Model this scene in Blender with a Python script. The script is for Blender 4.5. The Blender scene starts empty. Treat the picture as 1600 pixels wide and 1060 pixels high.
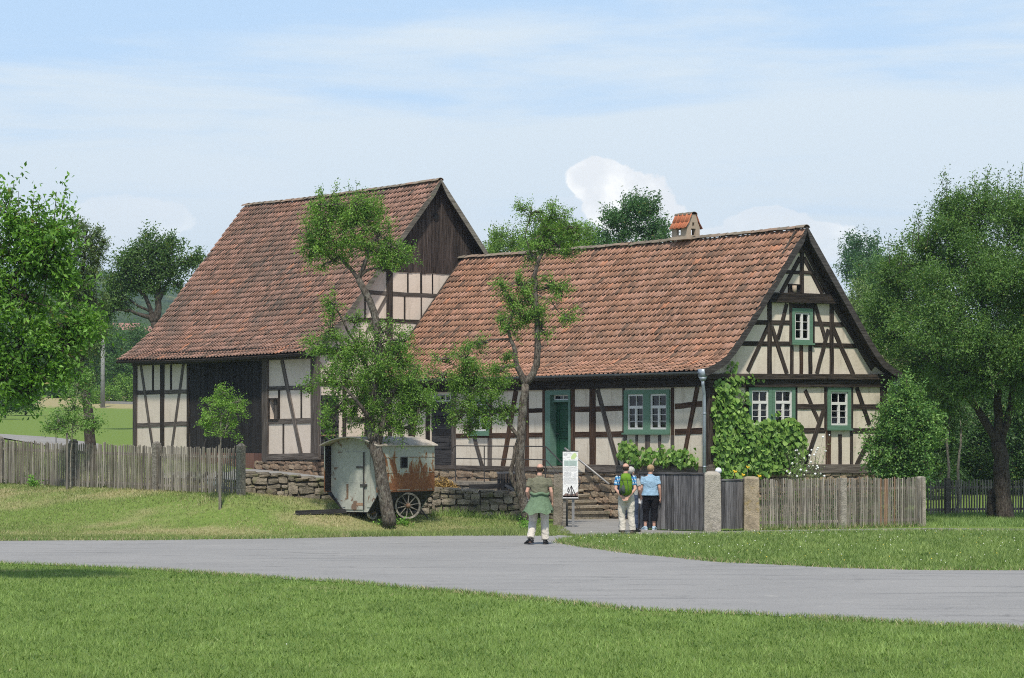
import bpy, math, random
import numpy as np
from mathutils import Vector, Matrix

random.seed(7)
RNG = np.random.default_rng(11)
scene = bpy.context.scene
COL = scene.collection

# ------------------------------------------------------------------ camera, sky, sun, exposure
cam_data = bpy.data.cameras.new("camera")
cam = bpy.data.objects.new("camera", cam_data)
COL.objects.link(cam)
cam.location = (0, 0, 2.5)
cam.rotation_euler = (math.radians(90), 0, 0)
cam_data.sensor_width = 36
cam_data.lens = 90
cam_data.shift_y = 145 / 1600
cam_data.clip_end = 9000
scene.camera = cam

SUN_ELEV, SUN_AZ = math.radians(57), math.radians(181)      # azimuth clockwise from +Y: behind the camera
world = bpy.data.worlds.new("World")
scene.world = world
world.use_nodes = True
wt = world.node_tree
wt.nodes.clear()


def wn(kind, **kw):
    n = wt.nodes.new(kind)
    for k, v in kw.items():
        setattr(n, k, v)
    return n


def wmath(op, a, b=None, c=None, clamp=False):
    n = wn("ShaderNodeMath", operation=op, use_clamp=clamp)
    for i, s in enumerate((a, b, c)):
        if s is None:
            continue
        if isinstance(s, (int, float)):
            n.inputs[i].default_value = s
        else:
            wt.links.new(s, n.inputs[i])
    return n.outputs[0]


def wmix(f, a, b):
    n = wn("ShaderNodeMix", data_type="RGBA")
    for i, s in ((0, f), (6, a), (7, b)):
        if isinstance(s, (int, float)):
            n.inputs[i].default_value = s
        elif isinstance(s, tuple):
            n.inputs[i].default_value = (*s, 1)
        else:
            wt.links.new(s, n.inputs[i])
    return n.outputs[2]


sky = wn("ShaderNodeTexSky", sky_type="NISHITA", sun_disc=False, sun_elevation=SUN_ELEV, sun_rotation=SUN_AZ,
         altitude=300, air_density=1.0, dust_density=1.6, ozone_density=1.2)
tc = wn("ShaderNodeTexCoord")
sep = wn("ShaderNodeSeparateXYZ")
wt.links.new(tc.outputs["Generated"], sep.inputs[0])
dx, dy, dz = sep.outputs
el = wmath("MAXIMUM", dz, 0.0)
az = wmath("ARCTAN2", dx, dy)


def wnoise(scale_az, scale_el, ofs, detail, rough, dist=0.0):
    cmb = wn("ShaderNodeCombineXYZ")
    wt.links.new(wmath("MULTIPLY", az, scale_az), cmb.inputs[0])
    wt.links.new(wmath("MULTIPLY", el, scale_el), cmb.inputs[1])
    cmb.inputs[2].default_value = ofs
    n = wn("ShaderNodeTexNoise")
    n.inputs["Scale"].default_value = 1.0
    n.inputs["Detail"].default_value = detail
    n.inputs["Roughness"].default_value = rough
    n.inputs["Distortion"].default_value = dist
    wt.links.new(cmb.outputs[0], n.inputs["Vector"])
    return n.outputs["Fac"]


def wmap(v, a, b, c=0.0, d=1.0):
    n = wn("ShaderNodeMapRange", interpolation_type="SMOOTHSTEP")
    wt.links.new(v, n.inputs[0])
    for i, s in enumerate((a, b, c, d)):
        n.inputs[i + 1].default_value = s
    return n.outputs[0]


SKY_GAIN = 0.105
skyc = wn("ShaderNodeMix", data_type="RGBA", blend_type="MULTIPLY")
skyc.inputs[0].default_value = 1.0
wt.links.new(sky.outputs[0], skyc.inputs[6])
skyc.inputs[7].default_value = (1.0, 1.0, 1.0, 1)
col = skyc.outputs[2]
K = 1 / SKY_GAIN
# high veil of cirrus: streaky, thick low down, open blue above
streak = wnoise(5.5, 42.0, 3.1, 7, 0.58, 0.35)
tilt = wmath("SUBTRACT", el, wmath("MULTIPLY", az, 0.055))
low = wmap(tilt, 0.085, 0.185, 1.0, 0.0)
bank = wmap(wmath("ADD", streak, wmath("ADD", wmath("MULTIPLY", low, 0.36), wmath("MULTIPLY", wmath("SUBTRACT", wnoise(16.0, 150.0, 6.6, 6, 0.62, 0.5), 0.5), 0.22))), 0.46, 0.84)
veil = wmath("MULTIPLY", bank, 0.92)
base_pale = wmap(el, 0.0, 0.55, 0.90, 0.30)
col = wmix(base_pale, col, (0.405 * K, 0.555 * K, 0.745 * K))
col = wmix(veil, col, (0.555 * K, 0.625 * K, 0.680 * K))
fluff = wmap(wnoise(9.0, 16.0, 8.7, 6, 0.55), 0.46, 0.72, 0.0, 0.5)
col = wmix(wmath("MULTIPLY", fluff, wmap(el, 0.14, 0.04, 0.0, 1.0)), col, (0.61 * K, 0.665 * K, 0.725 * K))
# cumulus heads above the roof
edge_n = wnoise(60.0, 60.0, 1.3, 8, 0.62, 0.2)
edge_b = wnoise(19.0, 19.0, 5.3, 3, 0.5)


def puff(cx, cy, rx, ry, amt):
    """cloud head round azimuth/elevation (radians), with a ragged edge"""
    a = wmath("DIVIDE", wmath("SUBTRACT", az, cx), rx)
    b = wmath("DIVIDE", wmath("SUBTRACT", dz, cy), ry)
    d = wmath("SQRT", wmath("ADD", wmath("MULTIPLY", a, a), wmath("MULTIPLY", b, b)))
    d = wmath("ADD", d, wmath("MULTIPLY", wmath("SUBTRACT", edge_n, 0.5), 1.0))
    d = wmath("ADD", d, wmath("MULTIPLY", wmath("SUBTRACT", edge_b, 0.5), 1.1))
    return wmath("MULTIPLY", wmap(d, 0.84, 0.95, 1.0, 0.0), amt)


heads = None
for cx, cy, rx, ry, amt in ((0.034, 0.0975, 0.0145, 0.009, 1.0), (0.045, 0.0875, 0.0175, 0.0145, 1.0), (0.057, 0.0765, 0.015, 0.0125, 1.0),
                            (0.100, 0.080, 0.018, 0.006, 0.55), (0.115, 0.072, 0.030, 0.010, 0.6), (0.080, 0.068, 0.03, 0.012, 0.5),
                            (-0.150, 0.080, 0.030, 0.010, 0.30), (-0.3, 0.085, 0.05, 0.015, 0.7), (0.33, 0.09, 0.06, 0.02, 0.8)):
    p = wmath("MULTIPLY", puff(cx, cy, rx, ry, amt), wmap(dz, 0.060, 0.080, 0.25, 1.0))
    heads = p if heads is None else wmath("MAXIMUM", heads, p)
grey = wmath("MULTIPLY", puff(0.020, 0.081, 0.020, 0.012, 0.75), 1.0)
col = wmix(grey, col, (0.57 * K, 0.635 * K, 0.70 * K))
col = wmix(heads, col, wmix(wmap(wmath("ADD", edge_b, wmath("MULTIPLY", wmath("SUBTRACT", edge_n, 0.5), 0.6)), 0.36, 0.58), (0.66 * K, 0.685 * K, 0.71 * K), (0.86 * K, 0.86 * K, 0.845 * K)))
bg = wn("ShaderNodeBackground")
bg.inputs[1].default_value = SKY_GAIN
wt.links.new(col, bg.inputs[0])
wo = wn("ShaderNodeOutputWorld")
wt.links.new(bg.outputs[0], wo.inputs[0])

sun_data = bpy.data.lights.new("sun", "SUN")
sun_data.energy = 3.3
sun_data.angle = math.radians(3.5)
sun_data.color = (1.0, 0.935, 0.83)
sun = bpy.data.objects.new("sun", sun_data)
COL.objects.link(sun)
sd = Vector((math.sin(SUN_AZ) * math.cos(SUN_ELEV), math.cos(SUN_AZ) * math.cos(SUN_ELEV), math.sin(SUN_ELEV)))
sun.rotation_euler = sd.to_track_quat("Z", "Y").to_euler()
sun.location = sd * 60 + Vector((0, 60, 0))

vs = scene.view_settings
vs.view_transform = "Standard"
vs.look = "None"
vs.exposure = 0.50
vs.gamma = 1.0
vs.use_curve_mapping = False
scene.render.engine = "CYCLES"
cy = scene.cycles
cy.use_denoising = False
cy.pixel_filter_type = "BLACKMAN_HARRIS"
cy.filter_width = 1.05
cy.denoiser = "OPENIMAGEDENOISE"
cy.denoising_input_passes = "RGB_ALBEDO_NORMAL"
cy.denoising_prefilter = "ACCURATE"
cy.max_bounces = 7
cy.diffuse_bounces = 3
cy.glossy_bounces = 2
cy.transmission_bounces = 4
cy.transparent_max_bounces = 8
cy.volume_bounces = 0
cy.sample_clamp_indirect = 4.0
cy.use_adaptive_sampling = True
cy.adaptive_threshold = 0.008

# ------------------------------------------------------------------ helpers
HY, FP, CAMZ = 675.0, 4000.0, 2.5                          # lens geometry of the photograph, used to survey positions


def at(x, y, Y):
    return Vector(((x - 800) / FP * Y, Y, CAMZ + (HY - y) / FP * Y))


def smooth(t):
    t = np.clip(t, 0, 1)
    return t * t * (3 - 2 * t)


def fnoise(x, y, seed=0, octaves=4, gain=0.5):
    """cheap smooth value noise on arrays, -1..1"""
    x = np.asarray(x, float)
    y = np.asarray(y, float)
    out = np.zeros(np.broadcast(x, y).shape)
    amp, tot = 1.0, 0.0
    for o in range(octaves):
        xi, yi = np.floor(x), np.floor(y)
        fx, fy = x - xi, y - yi
        fx, fy = fx * fx * (3 - 2 * fx), fy * fy * (3 - 2 * fy)

        def hsh(a, b):
            v = np.sin(a * 127.1 + b * 311.7 + seed * 74.7 + o * 19.3) * 43758.5453
            return v - np.floor(v)
        v = (hsh(xi, yi) * (1 - fx) + hsh(xi + 1, yi) * fx) * (1 - fy) + (hsh(xi, yi + 1) * (1 - fx) + hsh(xi + 1, yi + 1) * fx) * fy
        out += amp * (v * 2 - 1)
        tot += amp
        amp *= gain
        x, y = x * 2.03 + 11.3, y * 2.03 + 5.7
    return out / tot


def hz(X, Y):
    """height of the ground"""
    X = np.asarray(X, float)
    Y = np.asarray(Y, float)
    B = np.interp(X, [-60, -14, -7, -4.5, -3.3, -2.1, 0.25, 1.1, 3], [1.5, 1.05, .92, .67, .42, .27, .15, 0, 0])
    ys = np.interp(X, [-60, -15, -3, 0], [57.2, 58.8, 61.2, 62])
    ye = np.interp(X, [-60, -14, -7, 0], [72, 71, 65.2, 66.4])
    z = B * smooth((Y - ys) / (ye - ys)) ** 2.2
    z = z + smooth((-X + 4) / 14) * np.interp(Y, [75, 100, 180, 200, 240, 350, 450, 700], [0, 1.0, 3.0, 4.0, 5.0, 12.5, 18, 33])
    z = z + smooth((X - 8) / 25) * np.interp(Y, [88, 150, 300, 600, 1500], [0, 7, 14, 14, 14])
    return z


class MB:
    def __init__(self):
        self.v, self.f = [], []

    def add(self, verts, faces):
        n = len(self.v)
        self.v.extend([tuple(p) for p in verts])
        self.f.extend([tuple(i + n for i in f) for f in faces])
        return self

    def hexa(self, p):
        """8 corners: bottom 0-3 counter-clockwise, top 4-7"""
        return self.add(p, [(3, 2, 1, 0), (4, 5, 6, 7), (0, 1, 5, 4), (1, 2, 6, 5), (2, 3, 7, 6), (3, 0, 4, 7)])

    def box(self, a, b):
        x0, y0, z0 = a
        x1, y1, z1 = b
        return self.hexa([(x0, y0, z0), (x1, y0, z0), (x1, y1, z0), (x0, y1, z0), (x0, y0, z1), (x1, y0, z1), (x1, y1, z1), (x0, y1, z1)])

    def prism(self, poly, off):
        """polygon (3-D points) extruded by vector off"""
        n = len(poly)
        off = Vector(off)
        a = [Vector(p) for p in poly]
        b = [p + off for p in a]
        fs = [tuple(range(n))[::-1], tuple(range(n, 2 * n))]
        fs += [(i, (i + 1) % n, n + (i + 1) % n, n + i) for i in range(n)]
        return self.add(a + b, fs)

    def tube(self, pts, rad, n=8, jit=0.0, cap=True, flat=None):
        """loft of rings; rad = list of radii (or (rx, ry) pairs, rx along world X)"""
        pts = [Vector(p) for p in pts]
        rings = []
        up = None
        for i, p in enumerate(pts):
            d = (pts[min(i + 1, len(pts) - 1)] - pts[max(i - 1, 0)])
            d = d.normalized() if d.length > 1e-9 else Vector((0, 0, 1))
            if flat is not None:
                a = Vector(flat)
                a = (a - d * a.dot(d)).normalized()
            elif up is None:
                a = d.orthogonal().normalized()
            else:
                a = (up - d * up.dot(d)).normalized()
            up = a
            b = d.cross(a)
            r = rad[i]
            rx, ry = r if isinstance(r, tuple) else (r, r)
            ring = []
            for k in range(n):
                t = 2 * math.pi * k / n
                j = 1 + random.uniform(-jit, jit)
                ring.append(p + a * (math.cos(t) * rx * j) + b * (math.sin(t) * ry * j))
            rings.append(ring)
        vs_ = [v for r in rings for v in r]
        fs = []
        for i in range(len(rings) - 1):
            for k in range(n):
                fs.append((i * n + k, i * n + (k + 1) % n, (i + 1) * n + (k + 1) % n, (i + 1) * n + k))
        if cap:
            fs.append(tuple(range(n))[::-1])
            fs.append(tuple((len(rings) - 1) * n + k for k in range(n)))
        return self.add(vs_, fs)

    def ball(self, c, r, n=10, m=7, jit=0.0):
        c = Vector(c)
        rx, ry, rz = r if isinstance(r, tuple) else (r, r, r)
        vs_, fs = [], []
        for i in range(m + 1):
            t = math.pi * i / m
            for k in range(n):
                p = 2 * math.pi * k / n
                j = 1 + random.uniform(-jit, jit)
                vs_.append(c + Vector((math.sin(t) * math.cos(p) * rx * j, math.sin(t) * math.sin(p) * ry * j, math.cos(t) * rz * j)))
        for i in range(m):
            for k in range(n):
                fs.append((i * n + k, (i + 1) * n + k, (i + 1) * n + (k + 1) % n, i * n + (k + 1) % n))
        return self.add(vs_, fs)


CENT = {}


def tag(o, label=None, cat=None, group=None, kind=None):
    for k, v in (("label", label), ("category", cat), ("group", group), ("kind", kind)):
        if v:
            o[k] = v
    return o


def link(name, me, mat, parent, c, rot=None):
    o = bpy.data.objects.new(name, me)
    COL.objects.link(o)
    if mat is not None and len(me.materials) == 0:
        me.materials.append(mat)
    c = Vector(c)
    if parent is not None:
        o.parent = parent
        o.location = c - CENT[parent.name]
    else:
        o.location = c
    if rot is not None:
        o.rotation_euler = rot
    CENT[o.name] = c
    return o


def obj(name, mb, mat, parent=None, smooth_=False, pivot=None):
    v = np.array(mb.v, float)
    c = (v.min(0) + v.max(0)) / 2
    if pivot is not None:
        c = np.array(pivot, float)
    elif parent is None:
        c[2] = v[:, 2].min()
    me = bpy.data.meshes.new(name)
    me.from_pydata((v - c).tolist(), [], mb.f)
    if smooth_:
        me.polygons.foreach_set("use_smooth", [True] * len(me.polygons))
    me.update()
    return link(name, me, mat, parent, c)


def np_mesh(name, verts, faces, mat, parent=None, col=None, attr=None, c=None, smooth_=False):
    """verts (n,3), faces (m,k) arrays; col (n,3) stored as point colour 'col', attr (n,) as 'tint'"""
    verts = np.asarray(verts, np.float32)
    if c is None:
        c = (verts.min(0) + verts.max(0)) / 2
        if parent is None:
            c[2] = verts[:, 2].min()
    v = (verts - np.asarray(c, np.float32)).astype(np.float32)
    m, k = faces.shape
    me = bpy.data.meshes.new(name)
    me.vertices.add(len(v))
    me.vertices.foreach_set("co", v.ravel())
    me.loops.add(m * k)
    me.loops.foreach_set("vertex_index", faces.astype(np.int32).ravel())
    me.polygons.add(m)
    me.polygons.foreach_set("loop_start", np.arange(0, m * k, k, dtype=np.int32))
    me.polygons.foreach_set("loop_total", np.full(m, k, np.int32))
    if smooth_:
        me.polygons.foreach_set("use_smooth", np.ones(m, bool))
    me.update(calc_edges=True)
    if col is not None:
        a = me.attributes.new("col", "FLOAT_COLOR", "POINT")
        a.data.foreach_set("color", np.concatenate([col, np.ones((len(col), 1))], 1).astype(np.float32).ravel())
    if attr is not None:
        a = me.attributes.new("tint", "FLOAT", "POINT")
        a.data.foreach_set("value", np.asarray(attr, np.float32))
    return link(name, me, mat, parent, c)


def thing(name, label, cat, loc, rotz=0.0, group=None, cent=None):
    o = bpy.data.objects.new(name, None)
    COL.objects.link(o)
    o.location = loc
    o.rotation_euler = (0, 0, rotz)
    o.empty_display_size = 0.3
    CENT[o.name] = Vector(cent if cent is not None else loc)
    return tag(o, label, cat, group)


def beam_mesh(L, w, d, segs=3, wob=0.0, back=None, taper=1.0, peak=0.0, cham=0.0):
    """squared timber along local X from -L/2 to L/2; width on Y; depth on Z from -back to d"""
    back = 0.0 if back is None else back
    vs_, fs = [], []
    for i in range(segs + 1):
        x = -L / 2 + L * i / segs
        k = 1 + (taper - 1) * i / segs
        s = random.uniform(-wob, wob) if 0 < i < segs else 0
        h0, h1 = w / 2 * k * (1 + random.uniform(-wob, wob) * 2), w / 2 * k * (1 + random.uniform(-wob, wob) * 2)
        o = s * w
        c = cham
        vs_ += [(x, -h0 + o, -back), (x, -h0 + o, d - c), (x, -h0 + c + o, d), (x, h1 - c + o, d), (x, h1 + o, d - c), (x, h1 + o, -back)]
    n = 6
    for i in range(segs):
        for k in range(n):
            fs.append((i * n + k, (i + 1) * n + k, (i + 1) * n + (k + 1) % n, i * n + (k + 1) % n))
    fs.append(tuple(range(n)))
    if peak:
        t = len(vs_)
        vs_ += [(L / 2 + peak, 0, -back), (L / 2 + peak, 0, d)]
        b = segs * n
        fs += [(b, t, t + 1, b + 2, b + 1), (b + 5, b + 4, b + 3, t + 1, t), (b + 2, t + 1, b + 3)]
        fs += [(b + 5, t, b)]
    else:
        fs.append(tuple(segs * n + k for k in range(n))[::-1])
    me = bpy.data.meshes.new("timber")
    me.from_pydata(vs_, [], fs)
    me.update()
    return me


def frame_rot(x, z):
    """euler of a frame whose X is along x and whose Z is near z"""
    x = Vector(x).normalized()
    z = Vector(z)
    y = z.cross(x).normalized()
    z = x.cross(y)
    return Matrix((x, y, z)).transposed().to_euler()


def beam(name, p0, p1, w, d, nrm, mat, parent, segs=3, wob=0.03, back=0.04, taper=1.0, me=None, peak=0.0, cham=0.004):
    p0, p1 = Vector(p0), Vector(p1)
    if me is None:
        me = beam_mesh((p1 - p0).length, w, d, segs, wob, back, taper, peak, cham)
        me.name = name
    return link(name, me, mat, parent, (p0 + p1) / 2, frame_rot(p1 - p0, nrm))


# ------------------------------------------------------------------ materials
MATS = {}


class NT:
    def __init__(self, name):
        self.m = bpy.data.materials.new(name)
        self.m.use_nodes = True
        self.t = self.m.node_tree
        self.t.nodes.clear()
        self.out = self.n("ShaderNodeOutputMaterial")
        MATS[name] = self.m

    def n(self, kind, **kw):
        n = self.t.nodes.new(kind)
        for k, v in kw.items():
            setattr(n, k, v)
        return n

    def l(self, a, b):
        self.t.links.new(a, b)

    def setin(self, sock, v):
        if isinstance(v, (int, float)):
            sock.default_value = v
        elif isinstance(v, tuple):
            sock.default_value = (*v, 1) if len(sock.default_value) == 4 and len(v) == 3 else v
        else:
            self.l(v, sock)

    def math(self, op, a, b=0.0, clamp=False):
        n = self.n("ShaderNodeMath", operation=op, use_clamp=clamp)
        self.setin(n.inputs[0], a)
        self.setin(n.inputs[1], b)
        return n.outputs[0]

    def mix(self, f, a, b, blend="MIX"):
        n = self.n("ShaderNodeMix", data_type="RGBA", blend_type=blend)
        self.setin(n.inputs[0], f)
        self.setin(n.inputs[6], a)
        self.setin(n.inputs[7], b)
        return n.outputs[2]

    def pos(self):
        return self.n("ShaderNodeNewGeometry").outputs["Position"]

    def objco(self, stretch=(1, 1, 1), rnd=True):
        v = self.n("ShaderNodeTexCoord").outputs["Object"]
        mp = self.n("ShaderNodeMapping")
        mp.inputs["Scale"].default_value = stretch
        self.l(v, mp.inputs[0])
        if not rnd:
            return mp.outputs[0]
        ob = self.n("ShaderNodeObjectInfo").outputs["Random"]
        ad = self.n("ShaderNodeVectorMath", operation="ADD")
        self.l(mp.outputs[0], ad.inputs[0])
        cb = self.n("ShaderNodeCombineXYZ")
        for i, k in enumerate((31.7, 17.3, 53.1)):
            self.l(self.math("MULTIPLY", ob, k), cb.inputs[i])
        self.l(cb.outputs[0], ad.inputs[1])
        return ad.outputs[0]

    def noise(self, vec, scale, detail=4, rough=0.55, dist=0.0):
        n = self.n("ShaderNodeTexNoise")
        n.inputs["Scale"].default_value = scale
        n.inputs["Detail"].default_value = detail
        n.inputs["Roughness"].default_value = rough
        n.inputs["Distortion"].default_value = dist
        self.l(vec, n.inputs["Vector"])
        return n.outputs["Fac"]

    def rng(self, v, a, b, c=0.0, d=1.0):
        n = self.n("ShaderNodeMapRange", interpolation_type="SMOOTHSTEP")
        self.setin(n.inputs[0], v)
        for i, s in enumerate((a, b, c, d)):
            n.inputs[i + 1].default_value = s
        return n.outputs[0]

    def attr(self, name, out="Fac"):
        n = self.n("ShaderNodeAttribute", attribute_name=name)
        return n.outputs[out]

    def bump(self, h, strength, dist=0.02):
        n = self.n("ShaderNodeBump")
        n.inputs["Strength"].default_value = strength
        n.inputs["Distance"].default_value = dist
        self.l(h, n.inputs["Height"])
        return n.outputs[0]

    def finish(self, color, rough=0.85, metal=0.0, normal=None, spec=0.3, shader=None):
        p = self.n("ShaderNodeBsdfPrincipled")
        self.setin(p.inputs["Base Color"], color)
        self.setin(p.inputs["Roughness"], rough)
        p.inputs["Metallic"].default_value = metal
        p.inputs["Specular IOR Level"].default_value = spec
        if normal is not None:
            self.l(normal, p.inputs["Normal"])
        self.l(p.outputs[0], self.out.inputs[0])
        return self.m


def wood(name, dark, light, streak=0.6, rough=0.85, var=0.35, grain=1.0, lichen=None):
    t = NT(name)
    v = t.objco((1.2, 22 * grain, 22 * grain))
    g = t.noise(v, 1.0, 6, 0.65, 0.4)
    g2 = t.noise(t.objco((3, 60, 60)), 1.0, 3, 0.6)
    f = t.rng(t.math("ADD", t.math("MULTIPLY", g, 0.7), t.math("MULTIPLY", g2, 0.3)), 0.38, 0.66)
    c = t.mix(t.math("MULTIPLY", f, streak), dark, light)
    r = t.n("ShaderNodeObjectInfo").outputs["Random"]
    c = t.mix(1.0, c, t.mix(r, (1 - var,) * 3, (1 + var,) * 3), "MULTIPLY")
    if lichen:
        s = t.rng(t.noise(t.pos(), 3.5, 5, 0.6), 0.55, 0.72, 0, 0.6)
        c = t.mix(s, c, lichen)
    return t.finish(c, rough, normal=t.bump(t.math("ADD", g, t.math("MULTIPLY", g2, 0.6)), 0.5, 0.012), spec=0.2)


wood("timber_dark", (0.013, 0.010, 0.008), (0.085, 0.066, 0.052), 0.8)
wood("timber_brown", (0.028, 0.016, 0.010), (0.115, 0.065, 0.040), 0.8)
wood("timber_grey", (0.045, 0.036, 0.030), (0.17, 0.145, 0.125), 0.8)
wood("barn_boards", (0.010, 0.009, 0.009), (0.042, 0.038, 0.036), 0.7)
wood("gable_boards", (0.018, 0.013, 0.011), (0.105, 0.08, 0.068), 0.7)
wood("door_planks", (0.020, 0.019, 0.020), (0.075, 0.072, 0.072), 0.7)
wood("gate_boards", (0.050, 0.049, 0.052), (0.235, 0.23, 0.235), 0.7)
wood("picket_grey", (0.125, 0.112, 0.093), (0.40, 0.362, 0.31), 0.75, lichen=(0.20, 0.205, 0.14))
wood("picket_dark", (0.09, 0.078, 0.062), (0.28, 0.25, 0.205), 0.75, lichen=(0.13, 0.145, 0.09))
wood("picket_new", (0.19, 0.115, 0.072), (0.32, 0.22, 0.155), 0.7)
wood("picket_fresh", (0.42, 0.23, 0.10), (0.55, 0.34, 0.17), 0.6)
wood("post_wood", (0.085, 0.076, 0.062), (0.27, 0.245, 0.21), 0.75, lichen=(0.2, 0.21, 0.12))
wood("barge", (0.030, 0.027, 0.025), (0.11, 0.10, 0.095), 0.7)
wood("red_boards", (0.13, 0.065, 0.05), (0.22, 0.12, 0.095), 0.6)
wood("green_paint", (0.095, 0.180, 0.122), (0.150, 0.258, 0.185), 0.5, rough=0.5, var=0.08)
wood("door_green", (0.012, 0.055, 0.028), (0.028, 0.10, 0.052), 0.5, rough=0.45, var=0.05)
wood("blue_green_paint", (0.085, 0.165, 0.130), (0.14, 0.235, 0.185), 0.5, rough=0.5, var=0.05)
wood("white_paint", (0.60, 0.59, 0.56), (0.74, 0.73, 0.70), 0.5, rough=0.45, var=0.03)


def bark(name, dark, light, lichen, amount=0.5):
    t = NT(name)
    v = t.pos()
    mp = t.n("ShaderNodeMapping")
    mp.inputs["Scale"].default_value = (1, 1, 0.28)
    t.l(v, mp.inputs[0])
    g = t.noise(mp.outputs[0], 26, 6, 0.68, 0.6)
    c = t.mix(t.rng(g, 0.36, 0.66), dark, light)
    s = t.rng(t.noise(v, 7, 6, 0.65), 0.50, 0.66, 0, amount)
    c = t.mix(s, c, lichen)
    t.finish(c, 0.92, normal=t.bump(g, 1.0, 0.05), spec=0.15)


bark("bark_fruit", (0.045, 0.036, 0.028), (0.18, 0.155, 0.13), (0.27, 0.26, 0.22))
bark("bark_dark", (0.028, 0.022, 0.018), (0.11, 0.09, 0.075), (0.15, 0.14, 0.12), 0.4)
bark("bark_pale", (0.14, 0.13, 0.10), (0.34, 0.31, 0.26), (0.33, 0.33, 0.26))


def leaf(name, trans=0.35, gloss=0.5):
    t = NT(name)
    c = t.attr("col", "Color")
    p = t.n("ShaderNodeBsdfPrincipled")
    t.l(c, p.inputs["Base Color"])
    p.inputs["Roughness"].default_value = gloss
    p.inputs["Specular IOR Level"].default_value = 0.35
    tr = t.n("ShaderNodeBsdfTranslucent")
    t.l(t.mix(1.0, c, (1.15, 1.25, 0.55), "MULTIPLY"), tr.inputs[0])
    m = t.n("ShaderNodeMixShader")
    m.inputs[0].default_value = trans
    t.l(p.outputs[0], m.inputs[1])
    t.l(tr.outputs[0], m.inputs[2])
    t.l(m.outputs[0], t.out.inputs[0])
    return t.m


leaf("leaf", 0.38, 0.48)
leaf("grass_blades", 0.30, 0.6)


def plaster(name, a, b, dirt):
    t = NT(name)
    v = t.pos()
    n1 = t.noise(v, 1.3, 5, 0.6)
    n2 = t.noise(v, 11, 5, 0.6)
    c = t.mix(t.rng(n1, 0.35, 0.65), a, b)
    mp = t.n("ShaderNodeMapping")
    mp.inputs["Scale"].default_value = (5, 5, 0.7)
    t.l(v, mp.inputs[0])
    st = t.rng(t.noise(mp.outputs[0], 1.0, 5, 0.65), 0.50, 0.74, 0, 0.8)
    c = t.mix(st, c, dirt)
    c = t.mix(t.rng(n2, 0.58, 0.75, 0, 0.3), c, dirt)
    t.finish(c, 0.95, normal=t.bump(t.math("ADD", n2, t.math("MULTIPLY", n1, 2.0)), 0.35, 0.02), spec=0.1)


plaster("plaster_house", (0.64, 0.575, 0.475), (0.585, 0.515, 0.42), (0.42, 0.36, 0.285))
plaster("plaster_barn", (0.62, 0.535, 0.455), (0.585, 0.50, 0.42), (0.46, 0.395, 0.325))
plaster("render_chimney", (0.42, 0.34, 0.26), (0.36, 0.29, 0.22), (0.27, 0.22, 0.17))


def tiles(name, cols, patch, patch_amt, lich):
    t = NT(name)
    a = t.attr("tint")
    cr = t.n("ShaderNodeValToRGB")
    cr.color_ramp.elements[0].color = (*cols[0], 1)
    cr.color_ramp.elements[-1].color = (*cols[-1], 1)
    for i, c in enumerate(cols[1:-1]):
        e = cr.color_ramp.elements.new((i + 1) / (len(cols) - 1))
        e.color = (*c, 1)
    t.l(a, cr.inputs[0])
    v = t.pos()
    big = t.noise(v, 0.55, 5, 0.6)
    mid = t.noise(v, 2.6, 5, 0.65)
    fine = t.noise(v, 22, 4, 0.6)
    c = t.mix(t.rng(t.math("ADD", t.math("MULTIPLY", big, 0.55), t.math("MULTIPLY", mid, 0.45)), 0.42, 0.68, 0, patch_amt), cr.outputs[0], patch)
    c = t.mix(t.rng(fine, 0.52, 0.72, 0, 0.35), c, patch)
    c = t.mix(t.rng(t.noise(v, 6.5, 4, 0.7), 0.66, 0.74, 0, 0.7), c, lich)
    t.finish(c, 0.88, normal=t.bump(fine, 0.4, 0.01), spec=0.2)


tiles("tile_house", [(0.170, 0.108, 0.077), (0.288, 0.154, 0.100), (0.345, 0.185, 0.117), (0.380, 0.209, 0.140), (0.44, 0.248, 0.178), (0.49, 0.218, 0.122)],
      (0.170, 0.128, 0.098), 0.56, (0.33, 0.285, 0.20))
tiles("tile_barn", [(0.126, 0.092, 0.074), (0.220, 0.129, 0.095), (0.272, 0.153, 0.111), (0.308, 0.178, 0.136), (0.375, 0.215, 0.166), (0.45, 0.198, 0.113)],
      (0.138, 0.110, 0.092), 0.66, (0.27, 0.235, 0.165))
tiles("tile_ridge", [(0.15, 0.125, 0.10), (0.22, 0.185, 0.145), (0.24, 0.16, 0.12), (0.20, 0.17, 0.13)], (0.12, 0.11, 0.085), 0.7, (0.34, 0.28, 0.10))
tiles("tile_orange", [(0.50, 0.15, 0.07), (0.58, 0.20, 0.10), (0.47, 0.17, 0.09)], (0.30, 0.15, 0.09), 0.4, (0.36, 0.25, 0.14))


def stone(name, cols, moss, moss_amt, scale=1.0):
    t = NT(name)
    v = t.pos()
    r = t.n("ShaderNodeObjectInfo").outputs["Random"]
    n1 = t.noise(v, 4 * scale, 6, 0.65)
    n2 = t.noise(v, 24 * scale, 5, 0.6)
    c = t.mix(r, cols[0], cols[1])
    c = t.mix(t.rng(t.math("FRACT", t.math("MULTIPLY", r, 7.31)), 0.3, 0.9, 0, 0.8), c, cols[2])
    c = t.mix(t.rng(n1, 0.42, 0.66, 0, 0.8), c, t.mix(0.5, c, (0.03, 0.028, 0.022), "MULTIPLY"))
    c = t.mix(t.rng(n2, 0.5, 0.72, 0, 0.55), c, cols[3])
    c = t.mix(t.rng(t.noise(v, 2.7 * scale, 5, 0.65), 0.52, 0.68, 0, moss_amt), c, moss)
    t.finish(c, 0.95, normal=t.bump(t.math("ADD", n2, n1), 0.8, 0.03), spec=0.12)


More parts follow.
